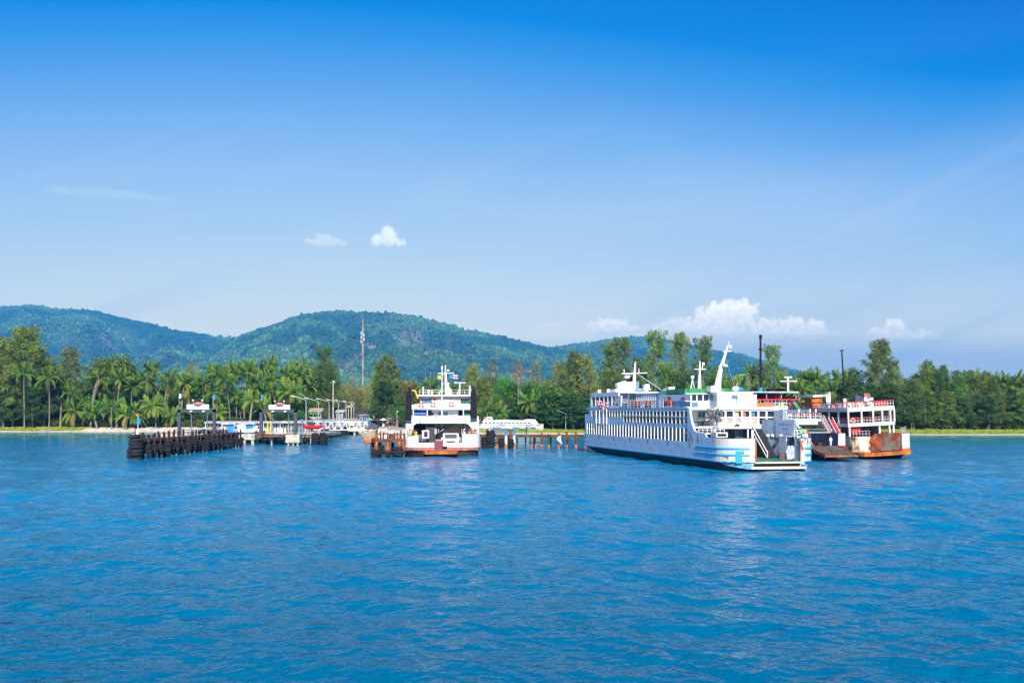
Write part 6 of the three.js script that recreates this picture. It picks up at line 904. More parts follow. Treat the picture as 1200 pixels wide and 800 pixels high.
car('parked_van', 'white van parked between the two blue booths', [X(282.5, 227), 2.12, -226], 0.5, M.clean, 'van');
car('parked_pickup', 'white pick-up beside the right blue booth', [X(301, 230), 2.12, -230], -0.4, M.clean, 'pickup');
const onLand = (px, d) => [X(px, d), groundH(X(px, d), -d), -d];
car('parked_van', 'white van by the roadside under the street lamps', onLand(400, 352), 1.2, M.clean, 'van'); car('parked_pickup', 'white pick-up left of the market stalls', onLand(408, 356), 0.4, M.clean, 'pickup'); car('parked_pickup', 'silver pick-up in front of the blue roofed shed', onLand(424, 358), -0.8, M.galv, 'pickup'); car('parked_van', 'dark blue van among the sheds', onLand(436, 362), 0.7, M.navy, 'van'); car('parked_pickup', 'red pick-up near the left edge of the landing', onLand(393, 358), 1.4, M.red, 'pickup');
for (let i = 0; i < 9; i++) { const d = 214 + (i % 3) * 4, px = 233 + i * 3.6, t = thing('parked_motorbike', ORD[i] + ' of the dark motorbikes parked behind the tyre pier', 'motorbike', [X(px, d), 2.25, -d], 0.5 + (i % 3) * 0.5, 'motorbikes parked by the wharf rail'); for (const z of [-0.62, 0.62]) { const w = mesh('wheel', ringGeo, M.rubber, t); w.scale.setScalar(0.68); w.position.set(0, 0.33, z); w.rotation.y = Math.PI / 2; } new G().box(0.26, 0.34, 0.9, 0, 0.68, -0.1).box(0.22, 0.14, 0.75, 0, 0.88, -0.3).build('body', i % 4 === 2 ? M.maroon : M.navy, t); new G().rod([-0.32, 1.08, 0.4], [0.32, 1.08, 0.4], 0.03).rod([0, 0.5, 0.62], [0, 1.1, 0.4], 0.04).build('handlebar', M.galv, t); }
{ const t = thing('wharf_rail', 'dark post and rail fence along the wharf behind the motorbikes', 'railing', [X(235, 219), 2.12, -219], 0); railing(new G(), [[-6, 0, 0], [6.5, 0, 0]], 1.0, 0.045, 1.1, 2).build('rail', M.gate, t); }
// ---------------------------------------------------------------- the red boat slung between blue posts, and its tyre dolphin
{
  const d = 215, t = thing('boat_davit', 'pair of blue posts holding the red boat', 'davit', [X(366.5, d), 0, -d], 0); for (const s of [-1, 1]) { new G().rod([s * 2.35, 2.2, 0], [s * 2.35, 5.4, 0], 0.16, 0.14, 8).box(0.5, 0.3, 0.5, s * 2.35, 5.3, 0).build('post', M.steel_blue, t); new G().rod([s * 2.35, 5.2, 0], [s * 1.7, 4.3, 0.1], 0.06).build('sling', M.vivid_blue, t); } new G().box(1.0, 0.5, 0.5, -3.1, 2.6, 0).build('winch', M.steel_blue, t);
  const b = thing('red_boat', 'bright red boat hull slung between two blue posts', 'boat', [X(366.5, d), 3.35, -d + 0.1], 0), rings = []; for (let i = 0; i <= 10; i++) { const x = lerp(-2.2, 2.2, i / 10), e = Math.sqrt(Math.max(0.02, 1 - Math.pow(Math.abs(x) / 2.25, 4))), y0 = 0.10 * (x / 2.2) ** 2 + (1 - e) * 0.5, top = 0.72 + 0.20 * (x / 2.2) ** 2; rings.push([[x, top, 0.55 * e + 0.05], [x, y0 + 0.25, 0.5 * e + 0.02], [x, y0, 0.15 * e], [x, y0, -0.15 * e], [x, y0 + 0.25, -0.5 * e - 0.02], [x, top, -0.55 * e - 0.05]]); } new G().loft(rings).build('hull', M.vivid_red, b); new G().box(3.6, 0.05, 0.8, 0, 0.66, 0).build('thwarts', M.maroon, b); new G().tube(rings.map((k) => k[0]), 0.05, 20).tube(rings.map((k) => k[5]), 0.05, 20).build('gunwale', M.vivid_red, b);
  const q = thing('tyre_dolphin', 'dark timber mooring dolphin below the red boat', 'mooring dolphin', [X(370, d), 0, -d + 0.5], 0); new G().box(5.6, 0.35, 2, 0.2, 2.05, 0).build('cap', M.timber, q); for (const x of [-2.4, -0.8, 0.9, 2.5]) new G().rod([x, -1, 0.5], [x * 0.9, 2.2, 0], 0.2, 0.18, 8).build('pile', M.dark_timber, q); new G().rod([-2.6, 0.6, 0.9], [-0.4, 2.4, 0.9], 0.13).rod([-2.3, 1.2, 0.8], [-1.2, -0.4, 0.8], 0.09).build('brace', M.timber, q);
  tyreStack('left fat tyre bundle under the red boat', [X(369, d - 2), 0.15, -d + 1.7], 6, 1.25, 201); tyreStack('right tall tyre bundle under the right blue post', [X(378.5, d - 2), 0.2, -d + 1.8], 6, 1.3, 202); tyreStack('dark single tyre left of the bundles under the red boat', [X(357.5, d - 2), 0.9, -d + 1.5], 3, 0.95, 203);
}
// inner fender wall and white truss footbridge
{
  const A = [-48.3, -256], Bq = [-50.0, -314], t = thing('fender_wall', 'dark piled fender wall running to the beach behind the red boat', 'pier', [A[0], 0, A[1]], Math.atan2(A[0] - Bq[0], A[1] - Bq[1])), n = 22, len = 58;
  for (let i = 0; i < n; i++) new G().rod([0.4, -1, -i * len / n], [0.4, 2.3, -i * len / n], 0.42, 0.36, 8).build('pile', M.dark_timber, t); new G().span(-0.6, 0.3, 0.2, 2.3, -len, 0).build('wall', M.boot, t); new G().span(-0.6, 0.6, 2.3, 2.5, -len, 0).build('cap_beam', M.timber, t);
  const b = thing('truss_footbridge', 'white zigzag truss footbridge crossing in front of the beach', 'footbridge', [X(367, 262), 2.15, -262], 0.03), W = 14.4, up = 2.2; for (const z of [0, -2]) { new G().box(W, 0.16, 0.16, W / 2, up, z).build('top_chord', M.clean, b); new G().box(W, 0.18, 0.18, W / 2, 0.1, z).build('bottom_chord', M.clean, b); for (let i = 0; i < 8; i++) { const x0 = i * 1.8, x1 = x0 + 0.9; new G().rod([x0, 0.1, z], [x1, up, z], 0.08).build('diagonal', M.clean, b); new G().rod([x1, up, z], [x0 + 1.8, 0.1, z], 0.08).build('diagonal', M.clean, b); } } new G().box(W, 0.1, 1.9, W / 2, 0.12, -1).build('deck', M.roof, b);
  const lb = thing('landing_stage', 'pale concrete landing stage stretching behind the footbridge', 'landing stage', [X(408, 300), 0, -300], 0); new G().span(-9, 5, 1.0, 2.1, -18, 0).build('slab', M.concrete, lb); for (let i = 0; i < 6; i++) new G().span(-8.5 + i * 2.5, -8 + i * 2.5, -1, 1.0, -1, -0.4).build('pile', M.concrete, lb);
}
// ---------------------------------------------------------------- lamps, poles, mast
[[358.5, 252, 467], [373, 276, 469], [385.5, 298, 469.5], [396.5, 318, 470.5], [405.5, 335, 471], [414.5, 350, 472], [422, 364, 472.5]].forEach(([px, d, top], i) => {
  const y0 = d > 330 ? groundH(X(px, d), -d) : 2.1, h = Y(top, d) - y0, t = thing('street_lamp', (i === 6 ? 'rightmost' : ORD[i]) + ' of the row of grey street lamps with long curved arms', 'street lamp', [X(px, d), y0, -d], 0, 'street lamps along the approach road');
  new G().rod([0, 0, 0], [0, h - 1.0, 0], 0.13, 0.09, 8).build('post', M.galv, t); new G().tube([[0, h - 1.05, 0], [-0.1, h - 0.45, 0], [-0.5, h - 0.15, 0], [-1.6, h + 0.15, 0], [-3.0, h + 0.55, 0]], 0.075, 16).build('arm', M.galv, t); new G().box(1.1, 0.16, 0.4, -3.3, h + 0.6, 0, 0, 0, -0.25).build('lamp_head', M.clean, t);
});
const pole = (label, px, d, top, r, m = M.galv, extra) => { const [x, y, z] = onLand(px, d), h = Y(top, d) - y, t = thing('utility_pole', label, 'pole', [x, y, z], 0); new G().rod([0, 0, 0], [0, h, 0], r, r * 0.7, 8).build('shaft', m, t); if (extra) extra(t, h); return t; };
pole('tall pale utility pole rising behind the street lamps', 390.2, 345, 446, 0.22, M.concrete, (t, h) => { new G().box(1.6, 0.12, 0.12, 0, h - 0.6, 0).build('cross_arm', M.galv, t); new G().cyl(0.2, 0.2, 0.5, 0.3, h - 0.2, 0.1, 8).build('insulator', M.clean, t); });
pole('thin pole behind the grey hut on the rusty dolphin', 465, 330, 482, 0.12, M.galv, (t, h) => new G().box(0.5, 0.2, 0.3, 0.2, h, 0).build('lamp_head', M.clean, t));
pole('two armed blue lamp pole on the grass left of the big ferry', 663, 316, 484, 0.11, M.galv, (t, h) => { new G().rod([-2.2, h + 0.7, 0], [0, h - 0.1, 0], 0.06).rod([2.2, h - 0.1, 0], [0, h - 0.2, 0], 0.06).build('arm', M.galv, t); new G().box(0.8, 0.2, 0.3, -2.4, h + 0.75, 0).box(0.8, 0.2, 0.3, 2.4, h - 0.1, 0).build('lamp_head', M.steel_blue, t); });
pole('slim grey pole among the palms behind the white boat', 592, 338, 476, 0.10, M.concrete, (t, h) => new G().box(0.9, 0.1, 0.1, 0, h - 0.3, 0).build('cross_arm', M.galv, t));
pole('leaning pale pole with an arm in front of the dry scrub', 411.5, 352, 472, 0.3, mat('yellow grey post', [0.55, 0.50, 0.25], { tex: 'noise' }), (t, h) => new G().rod([0, h * 0.8, 0], [1.2, h, 0], 0.1).build('limb', M.concrete, t));
{
  const d = 640, [x, , z] = [X(425, d), 0, -d], h = Y(374, d) - 2, t = thing('radio_mast', 'red and white lattice radio mast in front of the hill', 'radio mast', [x, 2, z], 0), n = 12; for (let i = 0; i < n; i++) { const g = new G(), y0 = h * i / n, y1 = h * (i + 1) / n, w = 0.36; for (const [a, b] of [[-w, -w], [w, -w], [0, w]]) g.rod([a, y0, b], [a, y1, b], 0.11, 0.11, 4); for (let k = 0; k < 3; k++) { const ya = lerp(y0, y1, k / 3), yb = lerp(y0, y1, (k + 1) / 3); g.rod([-w, ya, -w], [w, yb, -w], 0.05, 0.05, 4).rod([w, ya, -w], [0, yb, w], 0.05, 0.05, 4).rod([0, ya, w], [-w, yb, -w], 0.05, 0.05, 4); } g.build('lattice_section', i % 2 || i === n - 1 ? mat('weathered mast red', [0.46, 0.26, 0.23], {}) : M.roof, t); }
  new G().rod([0, h, 0], [0, h + 3, 0], 0.15).build('aerial', M.faded_red, t); for (let k = 0; k < 5; k++) new G().box(0.4, 1.8, 0.3, (k % 2 ? 1 : -1) * 0.9, h - 9 - k * 1.3, 0.9).build('antenna_panel', M.clean, t);
  const a = thing('radio_antenna', 'thin grey whip antenna left of the red striped ferry mast', 'antenna', [X(504.5, 420), 3, -420], 0); new G().rod([0, 0, 0], [0, Y(436, 420) - 3, 0], 0.16, 0.08, 6).build('whip', M.galv, a); new G().rod([-0.6, 9, 0], [0.6, 9, 0], 0.07).build('spreader', M.galv, a);
}
// ---------------------------------------------------------------- rusty mooring dolphin with its hut
{
  const t = thing('mooring_dolphin', 'rusty steel mooring dolphin left of the red striped ferry', 'mooring dolphin', [X(456, 161), 0, -161], 0), r = rng(8); new G().box(5.2, 0.42, 4.4, 0.1, 2.5, -1.6).build('cap_beam', M.timber, t); new G().box(5.0, 0.14, 4.2, 0.1, 2.78, -1.6).build('deck', M.plate, t);
  for (const [x, s] of [[-1.95, 0.26], [-0.15, 0.36], [1.7, 0.3], [2.35, 0.2]]) { new G().rod([x, -1, 0.55], [x, 2.4, 0.5], s, s * 0.85, 10).build('pile', M.orange, t); new G().cyl(s * 1.7, s * 1.5, 0.7, x, 0.75, 0.55, 10).build('pile_collar', M.plate, t); } for (const x of [-1.9, 0.2, 2.2]) new G().rod([x, -1, -3], [x, 2.4, -3], 0.25, 0.25, 8).build('pile', M.timber, t);
  for (let i = 0; i < 9; i++) { const x = -2.0 + i * 0.55; new G().rod([x, 2.8, 0.3 - (i % 2) * 0.9], [x + (r() - 0.5) * 0.2, 3.7 + r() * 0.5, 0.3 - (i % 2) * 0.9], 0.13, 0.11, 8).build('bollard', i % 3 ? M.timber : M.plate, t); } new G().box(5, 0.12, 0.12, 0.1, 3.55, 0.25).build('rail', M.plate, t);
  tyreStack('tyre bundle at the left leg of the rusty dolphin', [X(439.5, 160), 0.0, -159.8], 4, 1.0, 301); tyreStack('tyre bundle round the right leg of the rusty dolphin', [X(466, 160), 0.25, -159.9], 3, 1.55, 302); tyreStack('tyre hung between the left and centre legs of the rusty dolphin', [X(446, 162), 0.5, -161.2], 4, 1.1, 303); tyreStack('tyre hung low on the centre leg of the rusty dolphin', [X(455, 160), 0.35, -160.0], 2, 0.95, 304);
  const s = thing('fender_shield', 'bulging rust brown fender shield at the left end of the rusty dolphin', 'fender', [X(434, 163), 2.2, -163], 0); new G().prism([[-0.9, 0.0], [-0.95, 1.1], [-0.3, 1.75], [0.85, 1.9], [0.9, 0.9], [0.15, 0.1]], 1.5, 'xy', -0.9, 0.12).build('shell', mat('tan rusted shell', [0.62, 0.44, 0.30], { tex: 'concrete' }), s); new G().prism([[-0.92, -0.06], [-0.95, 0.35], [0.3, 0.42], [0.15, 0.04]], 1.54, 'xy', -0.92, 0.12).build('rusty_foot', M.orange, s); for (const y of [0.6, 1.1, 1.5]) new G().box(1.7, 0.06, 0.06, 0, y, 0.74).build('rib', M.beige, s); new G().rod([0.3, -3, 0], [0.3, 0.3, 0], 0.3, 0.3, 10).build('stem', M.timber, s);
  tyreStack('tyre hung at the right side of the bulging rust brown shield', [X(440.5, 162), 2.35, -162], 2, 1.15, 305);
  const h = thing('mooring_hut', 'little grey roofed hut on the left end of the rusty dolphin', 'hut', [X(436.5, 164.5), 3.5, -164.5], 0); new G().span(-0.55, 0.75, 0, 1.2, -0.7, 0.6).build('wall', M.clean, h); new G().span(-0.75, -0.5, 0.1, 0.9, 0.3, 0.62).build('side_box', M.tarp, h); new G().prism([[-0.95, 0.95], [0.95, 0.95], [0.75, 1.5], [-0.35, 1.85]], 1.8, 'xy', -0.95, 0.03).build('roof', M.grey_roof, h); new G().cyl(0.22, 0.3, 0.7, -0.45, 2.0, -0.1, 8).build('chimney', M.navy, h); new G().span(0.2, 0.5, 0.1, 0.95, 0.6, 0.63).build('door', M.steel_blue, h); new G().box(0.06, 0.1, 1.9, 0.9, 1.2, -0.05, 0, 0, -0.4).build('red_verge', M.faded_red, h); new G().box(1.6, 0.14, 1.6, 0, -0.05, 0).build('floor', M.timber, h); for (const x of [-0.6, 0.6]) new G().rod([x, -0.7, 0.4], [x, 0, 0.4], 0.09).build('leg', M.timber, h);
  const cs = [M.clean, M.beige, M.faded_red, M.clean, M.beige, M.roof, M.plate, M.blue_tarp]; for (let i = 0; i < 12; i++) { const x = X(445 + i * 2.3, 163), q = thing('mooring_gear', (i === 11 ? 'rightmost' : ORD[i]) + ' bundle of coloured gear on the deck of the rusty dolphin', 'gear', [x, 2.85, -162.4 - (i % 3) * 0.5], r() * 6, 'coloured gear on the rusty dolphin'), k = 0.22 + 0.16 * r(); new G().cyl(k, k * 1.1, k * 2.2, 0, k * 1.1, 0, 10).build('drum', cs[i % 8], q); new G().add(new THREE.SphereGeometry(k * 0.9, 8, 6), 0.1, k * 2.4, 0, 0, 0, 0, V(1.2, 0.7, 1)).build('bundle', cs[(i * 3 + 1) % 8], q); }
}
// ---------------------------------------------------------------- timber jetty behind the ferries
{
  const d = 196, t = thing('timber_jetty', 'low rust coloured timber jetty between the red striped and big ferries', 'jetty', [X(562, d), 0, -d], 0), x = (px) => X(px, d) - X(562, d); new G().span(x(562), x(692), 2.15, 2.5, -2.2, 0).build('deck_beam', M.timber, t); new G().span(x(562), x(692), 2.5, 2.6, -2.3, 0.05).build('deck', M.plate, t);
  [[564.5, 0.18, 2.4, 0], [571, 0.22, 3.7, 0], [583.2, 0.24, 2.5, 1], [590, 0.16, 2.5, 0], [598.3, 0.2, 3.2, 1], [621.8, 0.16, 2.4, 0], [627.5, 0.15, 2.4, 1], [635, 0.22, 2.95, 1], [643, 0.17, 2.8, 0], [654.8, 0.2, 2.95, 1], [664.2, 0.19, 3.3, 0], [675, 0.2, 3.2, 1], [686, 0.18, 2.9, 0]].forEach(([px, r, top, o]) => { new G().rod([x(px), 0.7, 0.1], [x(px), top, 0.1], r, r, 9).build('pile', o ? M.plate : M.timber, t); new G().rod([x(px), -1, 0.1], [x(px), 0.75, 0.1], r * 1.08, r * 1.08, 9).build('pile_foot', M.orange, t); }); for (let i = 0; i < 12; i++) new G().rod([x(566 + i * 10), -1, -2], [x(566 + i * 10), 2.2, -2], 0.15, 0.15, 7).build('pile', M.timber, t);
  for (const [px, n] of [[593, 'left'], [602.6, 'right']]) { const q = thing('painted_post', n + ' mooring post painted blue above white on the timber jetty', 'post', [X(px, d), 0, -d + 0.5], 0, 'blue and white mooring posts'); new G().rod([0, -1, 0], [0, 0.9, 0], 0.23, 0.23, 10).build('rusty_foot', M.orange, q); new G().rod([0, 0.9, 0], [0, 2.5, 0], 0.22, 0.22, 10).build('white_shaft', M.clean, q); new G().rod([0, 2.5, 0], [0, px < 600 ? 3.9 : 3.5, 0], 0.23, 0.23, 10).build('blue_top', M.vivid_blue, q); }
  const wp = thing('painted_post', 'leaning white mooring post beside the black fender drum', 'post', [X(575.5, d), 1.6, -d + 0.6], 0); new G().rod([0.15, -0.4, 0], [-0.25, 1.9, 0], 0.2, 0.18, 10).build('shaft', M.clean, wp); new G().ball(0.2, -0.25, 1.9, 0).build('cap', M.clean, wp);
  tyreStack('big black tyre drum at the left end of the timber jetty', [X(575, d), 0.1, -d + 0.7], 7, 1.55, 401); tyreStack('second black tyre drum beside the big one on the timber jetty', [X(568.5, d), 0.1, -d + 0.6], 6, 1.1, 402); tyreStack('dark tyre stack between the blue and white posts', [X(587.5, d), 0.1, -d + 0.4], 6, 1.0, 403); tyreStack('slim tyre stack left of the right blue and white post', [X(599.6, d), 0.2, -d + 0.5], 6, 0.85, 404);
  const c = thing('blue_davit', 'slanting blue davit arm on the left part of the timber jetty', 'davit', [X(578.5, d), 2.6, -d - 0.4], 0); new G().rod([0, 0, 0], [0, 1.6, 0], 0.18, 0.16, 8).build('post', M.vivid_blue, c); new G().rod([0.1, 1.2, 0], [2.0, 2.5, 0], 0.09, 0.07, 8).build('arm', M.steel_blue, c);
  for (const [px0, px1, n] of [[580, 592, 'left'], [594, 603, 'right']]) { const q = thing('jetty_rail', n + ' blue grey handrail on the timber jetty', 'railing', [X(px0, d), 2.6, -d - 0.8], 0, 'handrails on the timber jetty'); railing(new G(), [[0, 0, 0], [(px1 - px0) / FOCAL * d, 0, 0]], 1.05, 0.045, 0.55, 3).build('rail', n === 'left' ? M.steel_blue : M.navy, q); }
  const n = thing('rope_net', 'white rope hank hanging from a pile of the timber jetty', 'rope', [X(656, d), 2.2, -d + 0.45], 0); const g = new G(); for (let i = 0; i < 5; i++) g.add(new THREE.TorusGeometry(0.34, 0.07, 6, 14), 0.1 * i - 0.2, -0.35 - i * 0.22, 0, 0, i * 0.5, 0); g.build('loop', M.clean, n); new G().box(0.5, 0.18, 0.2, 0, 0.1, 0).build('hitch', M.clean, n);
}
// ---------------------------------------------------------------- white passenger boat lying behind the grass
{
  const d = 318, t = thing('passenger_boat', 'long white passenger boat lying behind the grass bank', 'boat', [X(598, d), 0.9, -d], 0), s = d / FOCAL, bx = (px) => (px - 598) * s, by = (py) => Y(py, d) - 0.9;
  const hull = []; for (const [px, yt, w] of [[556, 497.5, 2.2], [575, 497.5, 2.6], [600, 497.6, 2.7], [620, 497.2, 2.4], [631, 496.8, 1.4], [637, 496.6, 0.2]]) hull.push([[bx(px), by(yt), w], [bx(px - (px > 615 ? 1.0 : 0)), by(501.5), w * 0.9], [bx(px - (px > 615 ? 2 : 0)), by(504.8), w * 0.55], [bx(px - (px > 615 ? 2 : 0)), by(504.8), -w * 0.55], [bx(px), by(501.5), -w * 0.9], [bx(px), by(yt), -w]]); new G().loft(hull).build('hull', M.rusty_white, t); new G().loft([hull.map((h) => h[0]), hull.map((h) => h[5])]).build('deck', M.clean, t);
  new G().prism([[bx(563), by(497.6)], [bx(566), by(493.2)], [bx(580), by(492.4)], [bx(588), by(491.8)], [bx(612), by(492.6)], [bx(617), by(491.3)], [bx(627), by(491.4)], [bx(631.5), by(497.3)]], 3.6, 'xy', -1.8, 0.06).build('cabin', M.white, t); new G().prism([[bx(566), by(493.2)], [bx(569), by(489)], [bx(576.5), by(488.2)], [bx(578), by(492.6)]], 2.6, 'xy', -1.3, 0.05).build('wheelhouse', M.white, t);
  for (let i = 0; i < 13; i++) { const px = 564.8 + i * 4.6; if (px > 588 && px < 592) continue; new G().box(0.72, 0.42, 0.06, bx(px), by(495.4), 1.89).build('window', M.glass, t); } for (const px of [569.5, 572.5, 575.2]) new G().box(0.5, 0.4, 0.06, bx(px), by(490.4), 1.38).build('window', M.glass, t);
  for (const [px, py, w, m] of [[606, 500.5, 3.0, M.cyan], [612, 501.5, 2.0, M.lime], [622, 500.2, 3.2, M.cyan], [598, 501.8, 1.6, M.beige], [585, 500.8, 1.4, M.blue_tarp]]) new G().box(w, 0.35, 0.04, bx(px), by(py), 2.62 - (px > 615 ? 0.35 : 0), 0.2).build('faded_mural', m, t); new G().tube(hull.map((h) => [h[0][0], h[0][1], h[0][2] + 0.02]), 0.07, 24).build('sheer_rail', M.beige, t); new G().rod([bx(571), by(488.5), 0], [bx(571), by(483), 0], 0.06).build('mast', M.galv, t);
}
// ---------------------------------------------------------------- sheds and stalls at the landing
function shed(label, px0, px1, top, eave, d, wallM, roofM, o = {}) {
  const x0 = X(px0, d), x1 = X(px1, d), y = groundH((x0 + x1) / 2, -d), w = x1 - x0, h = Y(eave, d) - y, rise = Y(top, d) - Y(eave, d), dep = o.depth ?? 6, t = thing('shed', label, o.category ?? 'shed', [(x0 + x1) / 2, y, -d], o.turn ?? 0, 'low sheds at the landing');
  if (o.open) { for (let i = 0; i <= 4; i++) for (const z of [0, -dep]) new G().span(-w / 2 + 0.2 + i * (w - 0.4) / 4 - 0.08, -w / 2 + 0.2 + i * (w - 0.4) / 4 + 0.08, 0, h, z - 0.08, z + 0.08).build('post', M.clean, t); new G().span(-w / 2, w / 2, 0, h, -dep - 0.1, -dep).build('back_wall', wallM, t); }
  else { new G().span(-w / 2, w / 2, 0, h, -dep, 0).build('wall', wallM, t); const n = Math.max(2, Math.round(w / 2.6)); for (let i = 0; i < n; i++) { const x = -w / 2 + (i + 0.5) * w / n; if (i === 1) new G().span(x - 0.45, x + 0.45, 0, 2.0, 0, 0.04).build('door', M.tarp, t); else new G().span(x - 0.5, x + 0.5, 0.9, Math.min(2.1, h - 0.3), 0, 0.04).build('window', M.glass, t); } }
  new G().prism([[-dep - 0.6, h], [0.7, h], [0.7, h + 0.12], [-dep / 2, h + rise], [-dep - 0.6, h + 0.12]], w + 0.8, 'zy', -w / 2 - 0.4).build('roof', roofM, t);
  if (o.awning) for (let i = 0; i < 3; i++) new G().box(w / 3.4, 0.08, 1.6, -w / 3 + i * w / 3, h - 0.5, 0.8, 0.35).build('awning', o.awning, t);
}
shed('small house with tan roof and green awnings behind the street lamps', 362.5, 376, 478, 482.5, 348, M.beige, M.tan, { awning: M.canopy, category: 'house' });
shed('white roofed open market shed left of the radio mast', 398, 412, 474.5, 477.5, 372, M.tan, M.roof, { open: true }); shed('long blue and white roofed shed below the radio mast', 411, 436, 475, 479, 384, M.beige, M.blue_roof, { open: true }); shed('pale roofed shed right of the blue roofed one', 434, 449, 475, 479.5, 378, M.beige, M.roof, { open: true }); shed('low stall with a white roof left of the long shed', 394, 402, 480, 483, 356, M.tan, M.roof, { open: true }); shed('low blue roofed stall in front of the long shed', 421, 433, 484, 487, 362, M.steel_blue, M.blue_roof, { open: true }); shed('small white building above the grey hut', 448, 459, 483, 486, 352, M.clean, M.roof); shed('orange fronted kiosk right of the grey hut', 455, 464, 489.5, 492.5, 340, M.tan, M.beige, { awning: M.vest, category: 'kiosk' }); shed('pale blue shed behind the right hand scrub', 440, 470, 480, 484, 394, M.blue_roof, M.blue_roof);
[[418, 366, M.canopy, 'green'], [427, 352, M.vivid_blue, 'blue'], [404, 348, M.clean, 'white'], [443, 350, M.vest, 'orange'], [433, 349, M.lime, 'pale green'], [449, 345, M.clean, 'second white']].forEach(([px, d, m, c]) => { const t = thing('market_parasol', c + ' parasol among the stalls at the landing', 'parasol', onLand(px, d), 0, 'parasols at the landing'); new G().rod([0, 0, 0], [0, 2.6, 0], 0.05).build('pole', M.galv, t); new G().add(new THREE.ConeGeometry(1.5, 0.7, 10, 1, true), 0, 2.55, 0).build('canopy', m, t); });
for (const [px, d, w] of [[412, 318, 5], [425, 322, 6], [437, 326, 5], [447, 324, 4]]) { const t = thing('low_wall', 'low pale ' + ({ 412: 'leftmost', 425: 'second', 437: 'third', 447: 'rightmost' })[px] + ' retaining wall at the top of the landing beach', 'wall', onLand(px, d), 0, 'low walls along the landing beach'); for (let i = 0; i < 4; i++) new G().box(w / 4 - 0.04, 0.9, 0.4, -w / 2 + (i + 0.5) * w / 4, 0.3, 0).build('panel', M.concrete, t); }
for (const [px, py, d] of [[209.5, 464, 338], [249.5, 465.5, 340], [306, 465, 345]]) { const t = thing('banner_pole', ({ 209.5: 'white and red banner on a pole left of the left gantry sign', 249.5: 'bright blue banner on a pole right of the left gantry sign', 306: 'pale blue banner left of the right gantry sign' })[px], 'banner', onLand(px, d), 0, 'banners among the palms'), h = Y(py, d) - groundH(X(px, d), -d); new G().rod([0, 0, 0], [0, h + 0.8, 0], 0.05).build('pole', M.galv, t); new G().box(0.65, 1.5, 0.05, 0.35, h, 0).build('cloth', px < 240 ? M.clean : M.vivid_blue, t); }
// stones and drift at the left end of the beach
{ const r = rng(17); for (let i = 0; i < 10; i++) { const px = 48 + i * 1.25 + r(), d = 336.5 + r() * 5, t = thing('beach_stone', (i === 9 ? 'rightmost' : ORD[i]) + ' pale stone of the cluster between the two left grass patches', 'stone', onLand(px, d), r() * 6, 'stones between the left grass patches'), g = new THREE.IcosahedronGeometry(0.5 + 0.5 * r(), 1); g.scale(1.3, 0.6, 1); const p = g.attributes.position; for (let k = 0; k < p.count; k++) { const q = 0.8 + 0.35 * hash(Math.round(p.getX(k) * 50), Math.round(p.getY(k) * 50), i); p.setXYZ(k, p.getX(k) * q, p.getY(k) * q, p.getZ(k) * q); } new G().add(g, 0, 0.1, 0).build('boulder', M.rock, t); } }

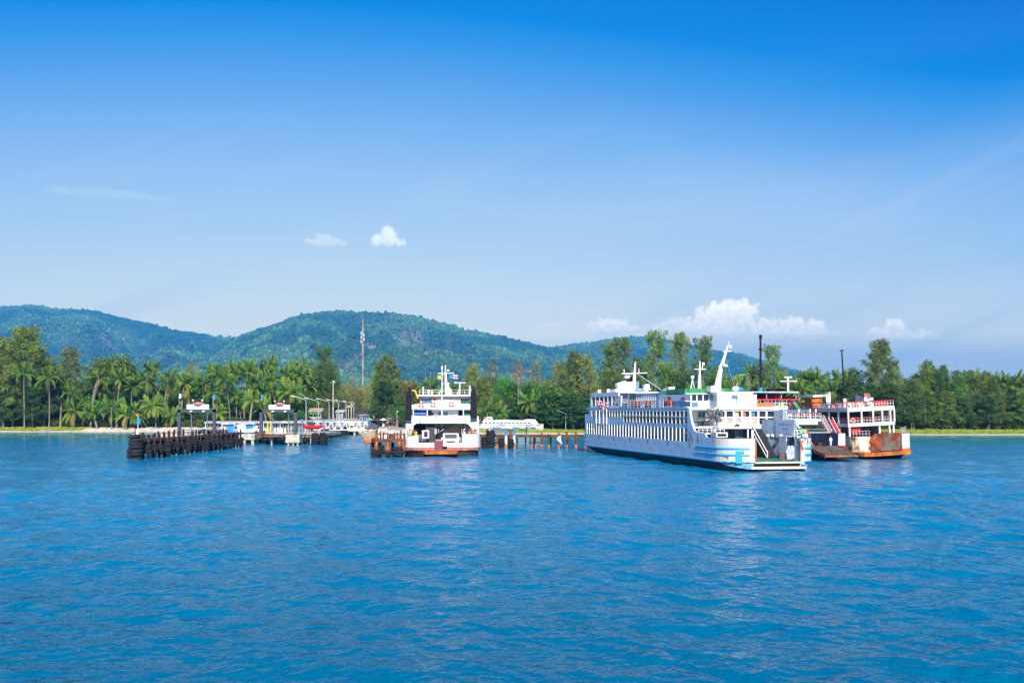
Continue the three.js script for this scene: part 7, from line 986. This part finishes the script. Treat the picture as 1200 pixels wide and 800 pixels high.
// ---------------------------------------------------------------- people: tiny in the photograph, each one continuous body
function personGeometry(shirt, trousers, skin, hair, arms, step) {
  const B = [], bone = (a, b, ra, rb, c) => B.push([a, b, ra, rb, c]);
  const hipL = [-0.09, 0.88, 0], hipR = [0.09, 0.88, 0], kneeL = [-0.10, 0.48, 0.06 * step], kneeR = [0.10, 0.48, -0.03 * step], ankL = [-0.11, 0.08, 0.12 * step], ankR = [0.11, 0.08, -0.14 * step];
  bone([0, 0.92, 0], [0, 1.38, 0], 0.13, 0.16, shirt); bone([-0.15, 1.40, 0], [0.15, 1.40, 0], 0.075, 0.075, shirt); bone([0, 1.40, 0], [0, 1.53, 0.01], 0.055, 0.05, skin); bone([0, 1.60, 0.015], [0, 1.66, 0], 0.085, 0.09, skin); bone([0, 1.68, -0.025], [0, 1.70, -0.02], 0.085, 0.08, hair);
  for (const [h, k, a] of [[hipL, kneeL, ankL], [hipR, kneeR, ankR]]) { bone(h, k, 0.095, 0.065, trousers); bone(k, a, 0.06, 0.042, trousers === shirt ? skin : trousers); bone(a, [a[0], 0.035, a[2] + 0.14], 0.04, 0.035, hair); }
  for (const [s, [e, w]] of [[-1, arms[0]], [1, arms[1]]]) { const sh = [s * 0.19, 1.38, 0]; bone(sh, e, 0.055, 0.042, shirt); bone(e, w, 0.040, 0.030, skin); bone(w, [w[0], w[1] - 0.11, w[2] + 0.02], 0.034, 0.022, skin); }
  const N = 56, mc = new MarchingCubes(N, M.clean, false, false, 60000); mc.isolation = 0;
  const seg = (p, [a, b, ra, rb]) => { const ab = [b[0] - a[0], b[1] - a[1], b[2] - a[2]], l2 = ab[0] ** 2 + ab[1] ** 2 + ab[2] ** 2 || 1e-6, t = clamp(((p[0] - a[0]) * ab[0] + (p[1] - a[1]) * ab[1] + (p[2] - a[2]) * ab[2]) / l2); return Math.hypot(p[0] - a[0] - ab[0] * t, p[1] - a[1] - ab[1] * t, p[2] - a[2] - ab[2] * t) - lerp(ra, rb, t); };
  const at = (i) => (i / N) * 2 - 1 ;                            // the grid spans -1 .. 1, scaled to 2 m
  for (let z = 0; z < N; z++) for (let y = 0; y < N; y++) for (let x = 0; x < N; x++) { const p = [at(x), at(y) + 0.88, at(z)]; let m = 1e9; for (const b of B) { const q = seg(p, b), h = clamp(0.5 + 0.5 * (m - q) / 0.03); m = lerp(m, q, h) - 0.03 * h * (1 - h); } mc.field[x + y * N + z * N * N] = -m; }
  mc.update(); const n = mc.count, pos = new Float32Array(mc.positionArray.slice(0, n * 3)), nor = new Float32Array(mc.normalArray.slice(0, n * 3)), col = new Float32Array(n * 3);
  for (let i = 0; i < n; i++) { pos[i * 3 + 1] += 0.88; const p = [pos[i * 3], pos[i * 3 + 1], pos[i * 3 + 2]]; let best = 1e9, c = shirt; for (const b of B) { const q = seg(p, b); if (q < best) { best = q; c = b[4]; } } col.set(c, i * 3); }
  const g = new THREE.BufferGeometry(); g.setAttribute('position', new THREE.BufferAttribute(pos, 3)); g.setAttribute('normal', new THREE.BufferAttribute(nor, 3)); g.setAttribute('color', new THREE.BufferAttribute(col, 3)); return g;
}
{
  const SK = [0.42, 0.25, 0.16], HR = [0.02, 0.015, 0.012], down = [[[-0.25, 1.12, 0], [-0.26, 0.88, 0.06]], [[0.25, 1.12, -0.02], [0.26, 0.88, 0.08]]], reach = [[[-0.25, 1.12, 0.02], [-0.2, 1.02, 0.24]], [[0.27, 1.14, 0.05], [0.22, 1.2, 0.3]]];
  const m = mat('clothes and skin', [1, 1, 1], { roughness: 0.8, vertexColors: true });
  const people = [
    ['person in pink shirt and dark trousers by the right post of the left gantry', [0.75, 0.22, 0.35], [0.05, 0.05, 0.08], [X(251.5, 216), 2.25, -216], 0.3, down, 0.5], ['person in blue shirt beside the person in pink at the left gantry', [0.06, 0.16, 0.6], [0.25, 0.22, 0.18], [X(255, 217), 2.25, -217], -0.6, reach, 1], ['person in orange shirt left of the left gantry post', [0.8, 0.3, 0.08], [0.1, 0.1, 0.12], [X(246.5, 215), 2.25, -215], 0.9, down, 0.8],
    ['person in dark blue standing on the timber jetty', [0.03, 0.08, 0.30], [0.03, 0.04, 0.08], [X(617, 196.6), 2.6, -196.9], 0.2, down, 0.4], ['person in red shirt by the right bow shoulder of the red striped ferry', [0.65, 0.05, 0.06], [0.08, 0.08, 0.12], place(MID, [3.35, 1.25, -3.2]), 0.1, reach, 0.6], ['person in white shirt beside the left blue booth', [0.8, 0.8, 0.8], [0.06, 0.08, 0.2], [X(263, 227), 2.12, -227], 0.2, down, 0.7], ['person in red shirt walking on the concrete berth', [0.7, 0.08, 0.08], [0.1, 0.09, 0.09], [X(304, 224), 2.12, -224], -1.2, down, 1.2],
    ['person in white overalls at the head of the timber bow ramp', [0.75, 0.78, 0.8], [0.55, 0.6, 0.66], place(RED, [1.75, 1.7, -0.6]), 0.3, reach, 0.3], ['person in yellow shirt walking on the landing stage', [0.8, 0.6, 0.1], [0.1, 0.12, 0.2], [X(415, 303), 2.1, -303], 1.4, down, 1.2], ['person in blue shirt near the sheds by the street lamps', [0.1, 0.3, 0.7], [0.1, 0.1, 0.12], onLand(402, 345), 0.5, down, 0.9],
  ];
  for (const [label, sh, tr, at, turn, arms, step] of people) { const o = mesh('person', personGeometry(sh, tr, SK, HR, arms, step), m); o.position.set(...at); o.rotation.y = turn; tag(o, label, 'person'); }
}
renderer.render(scene, camera);
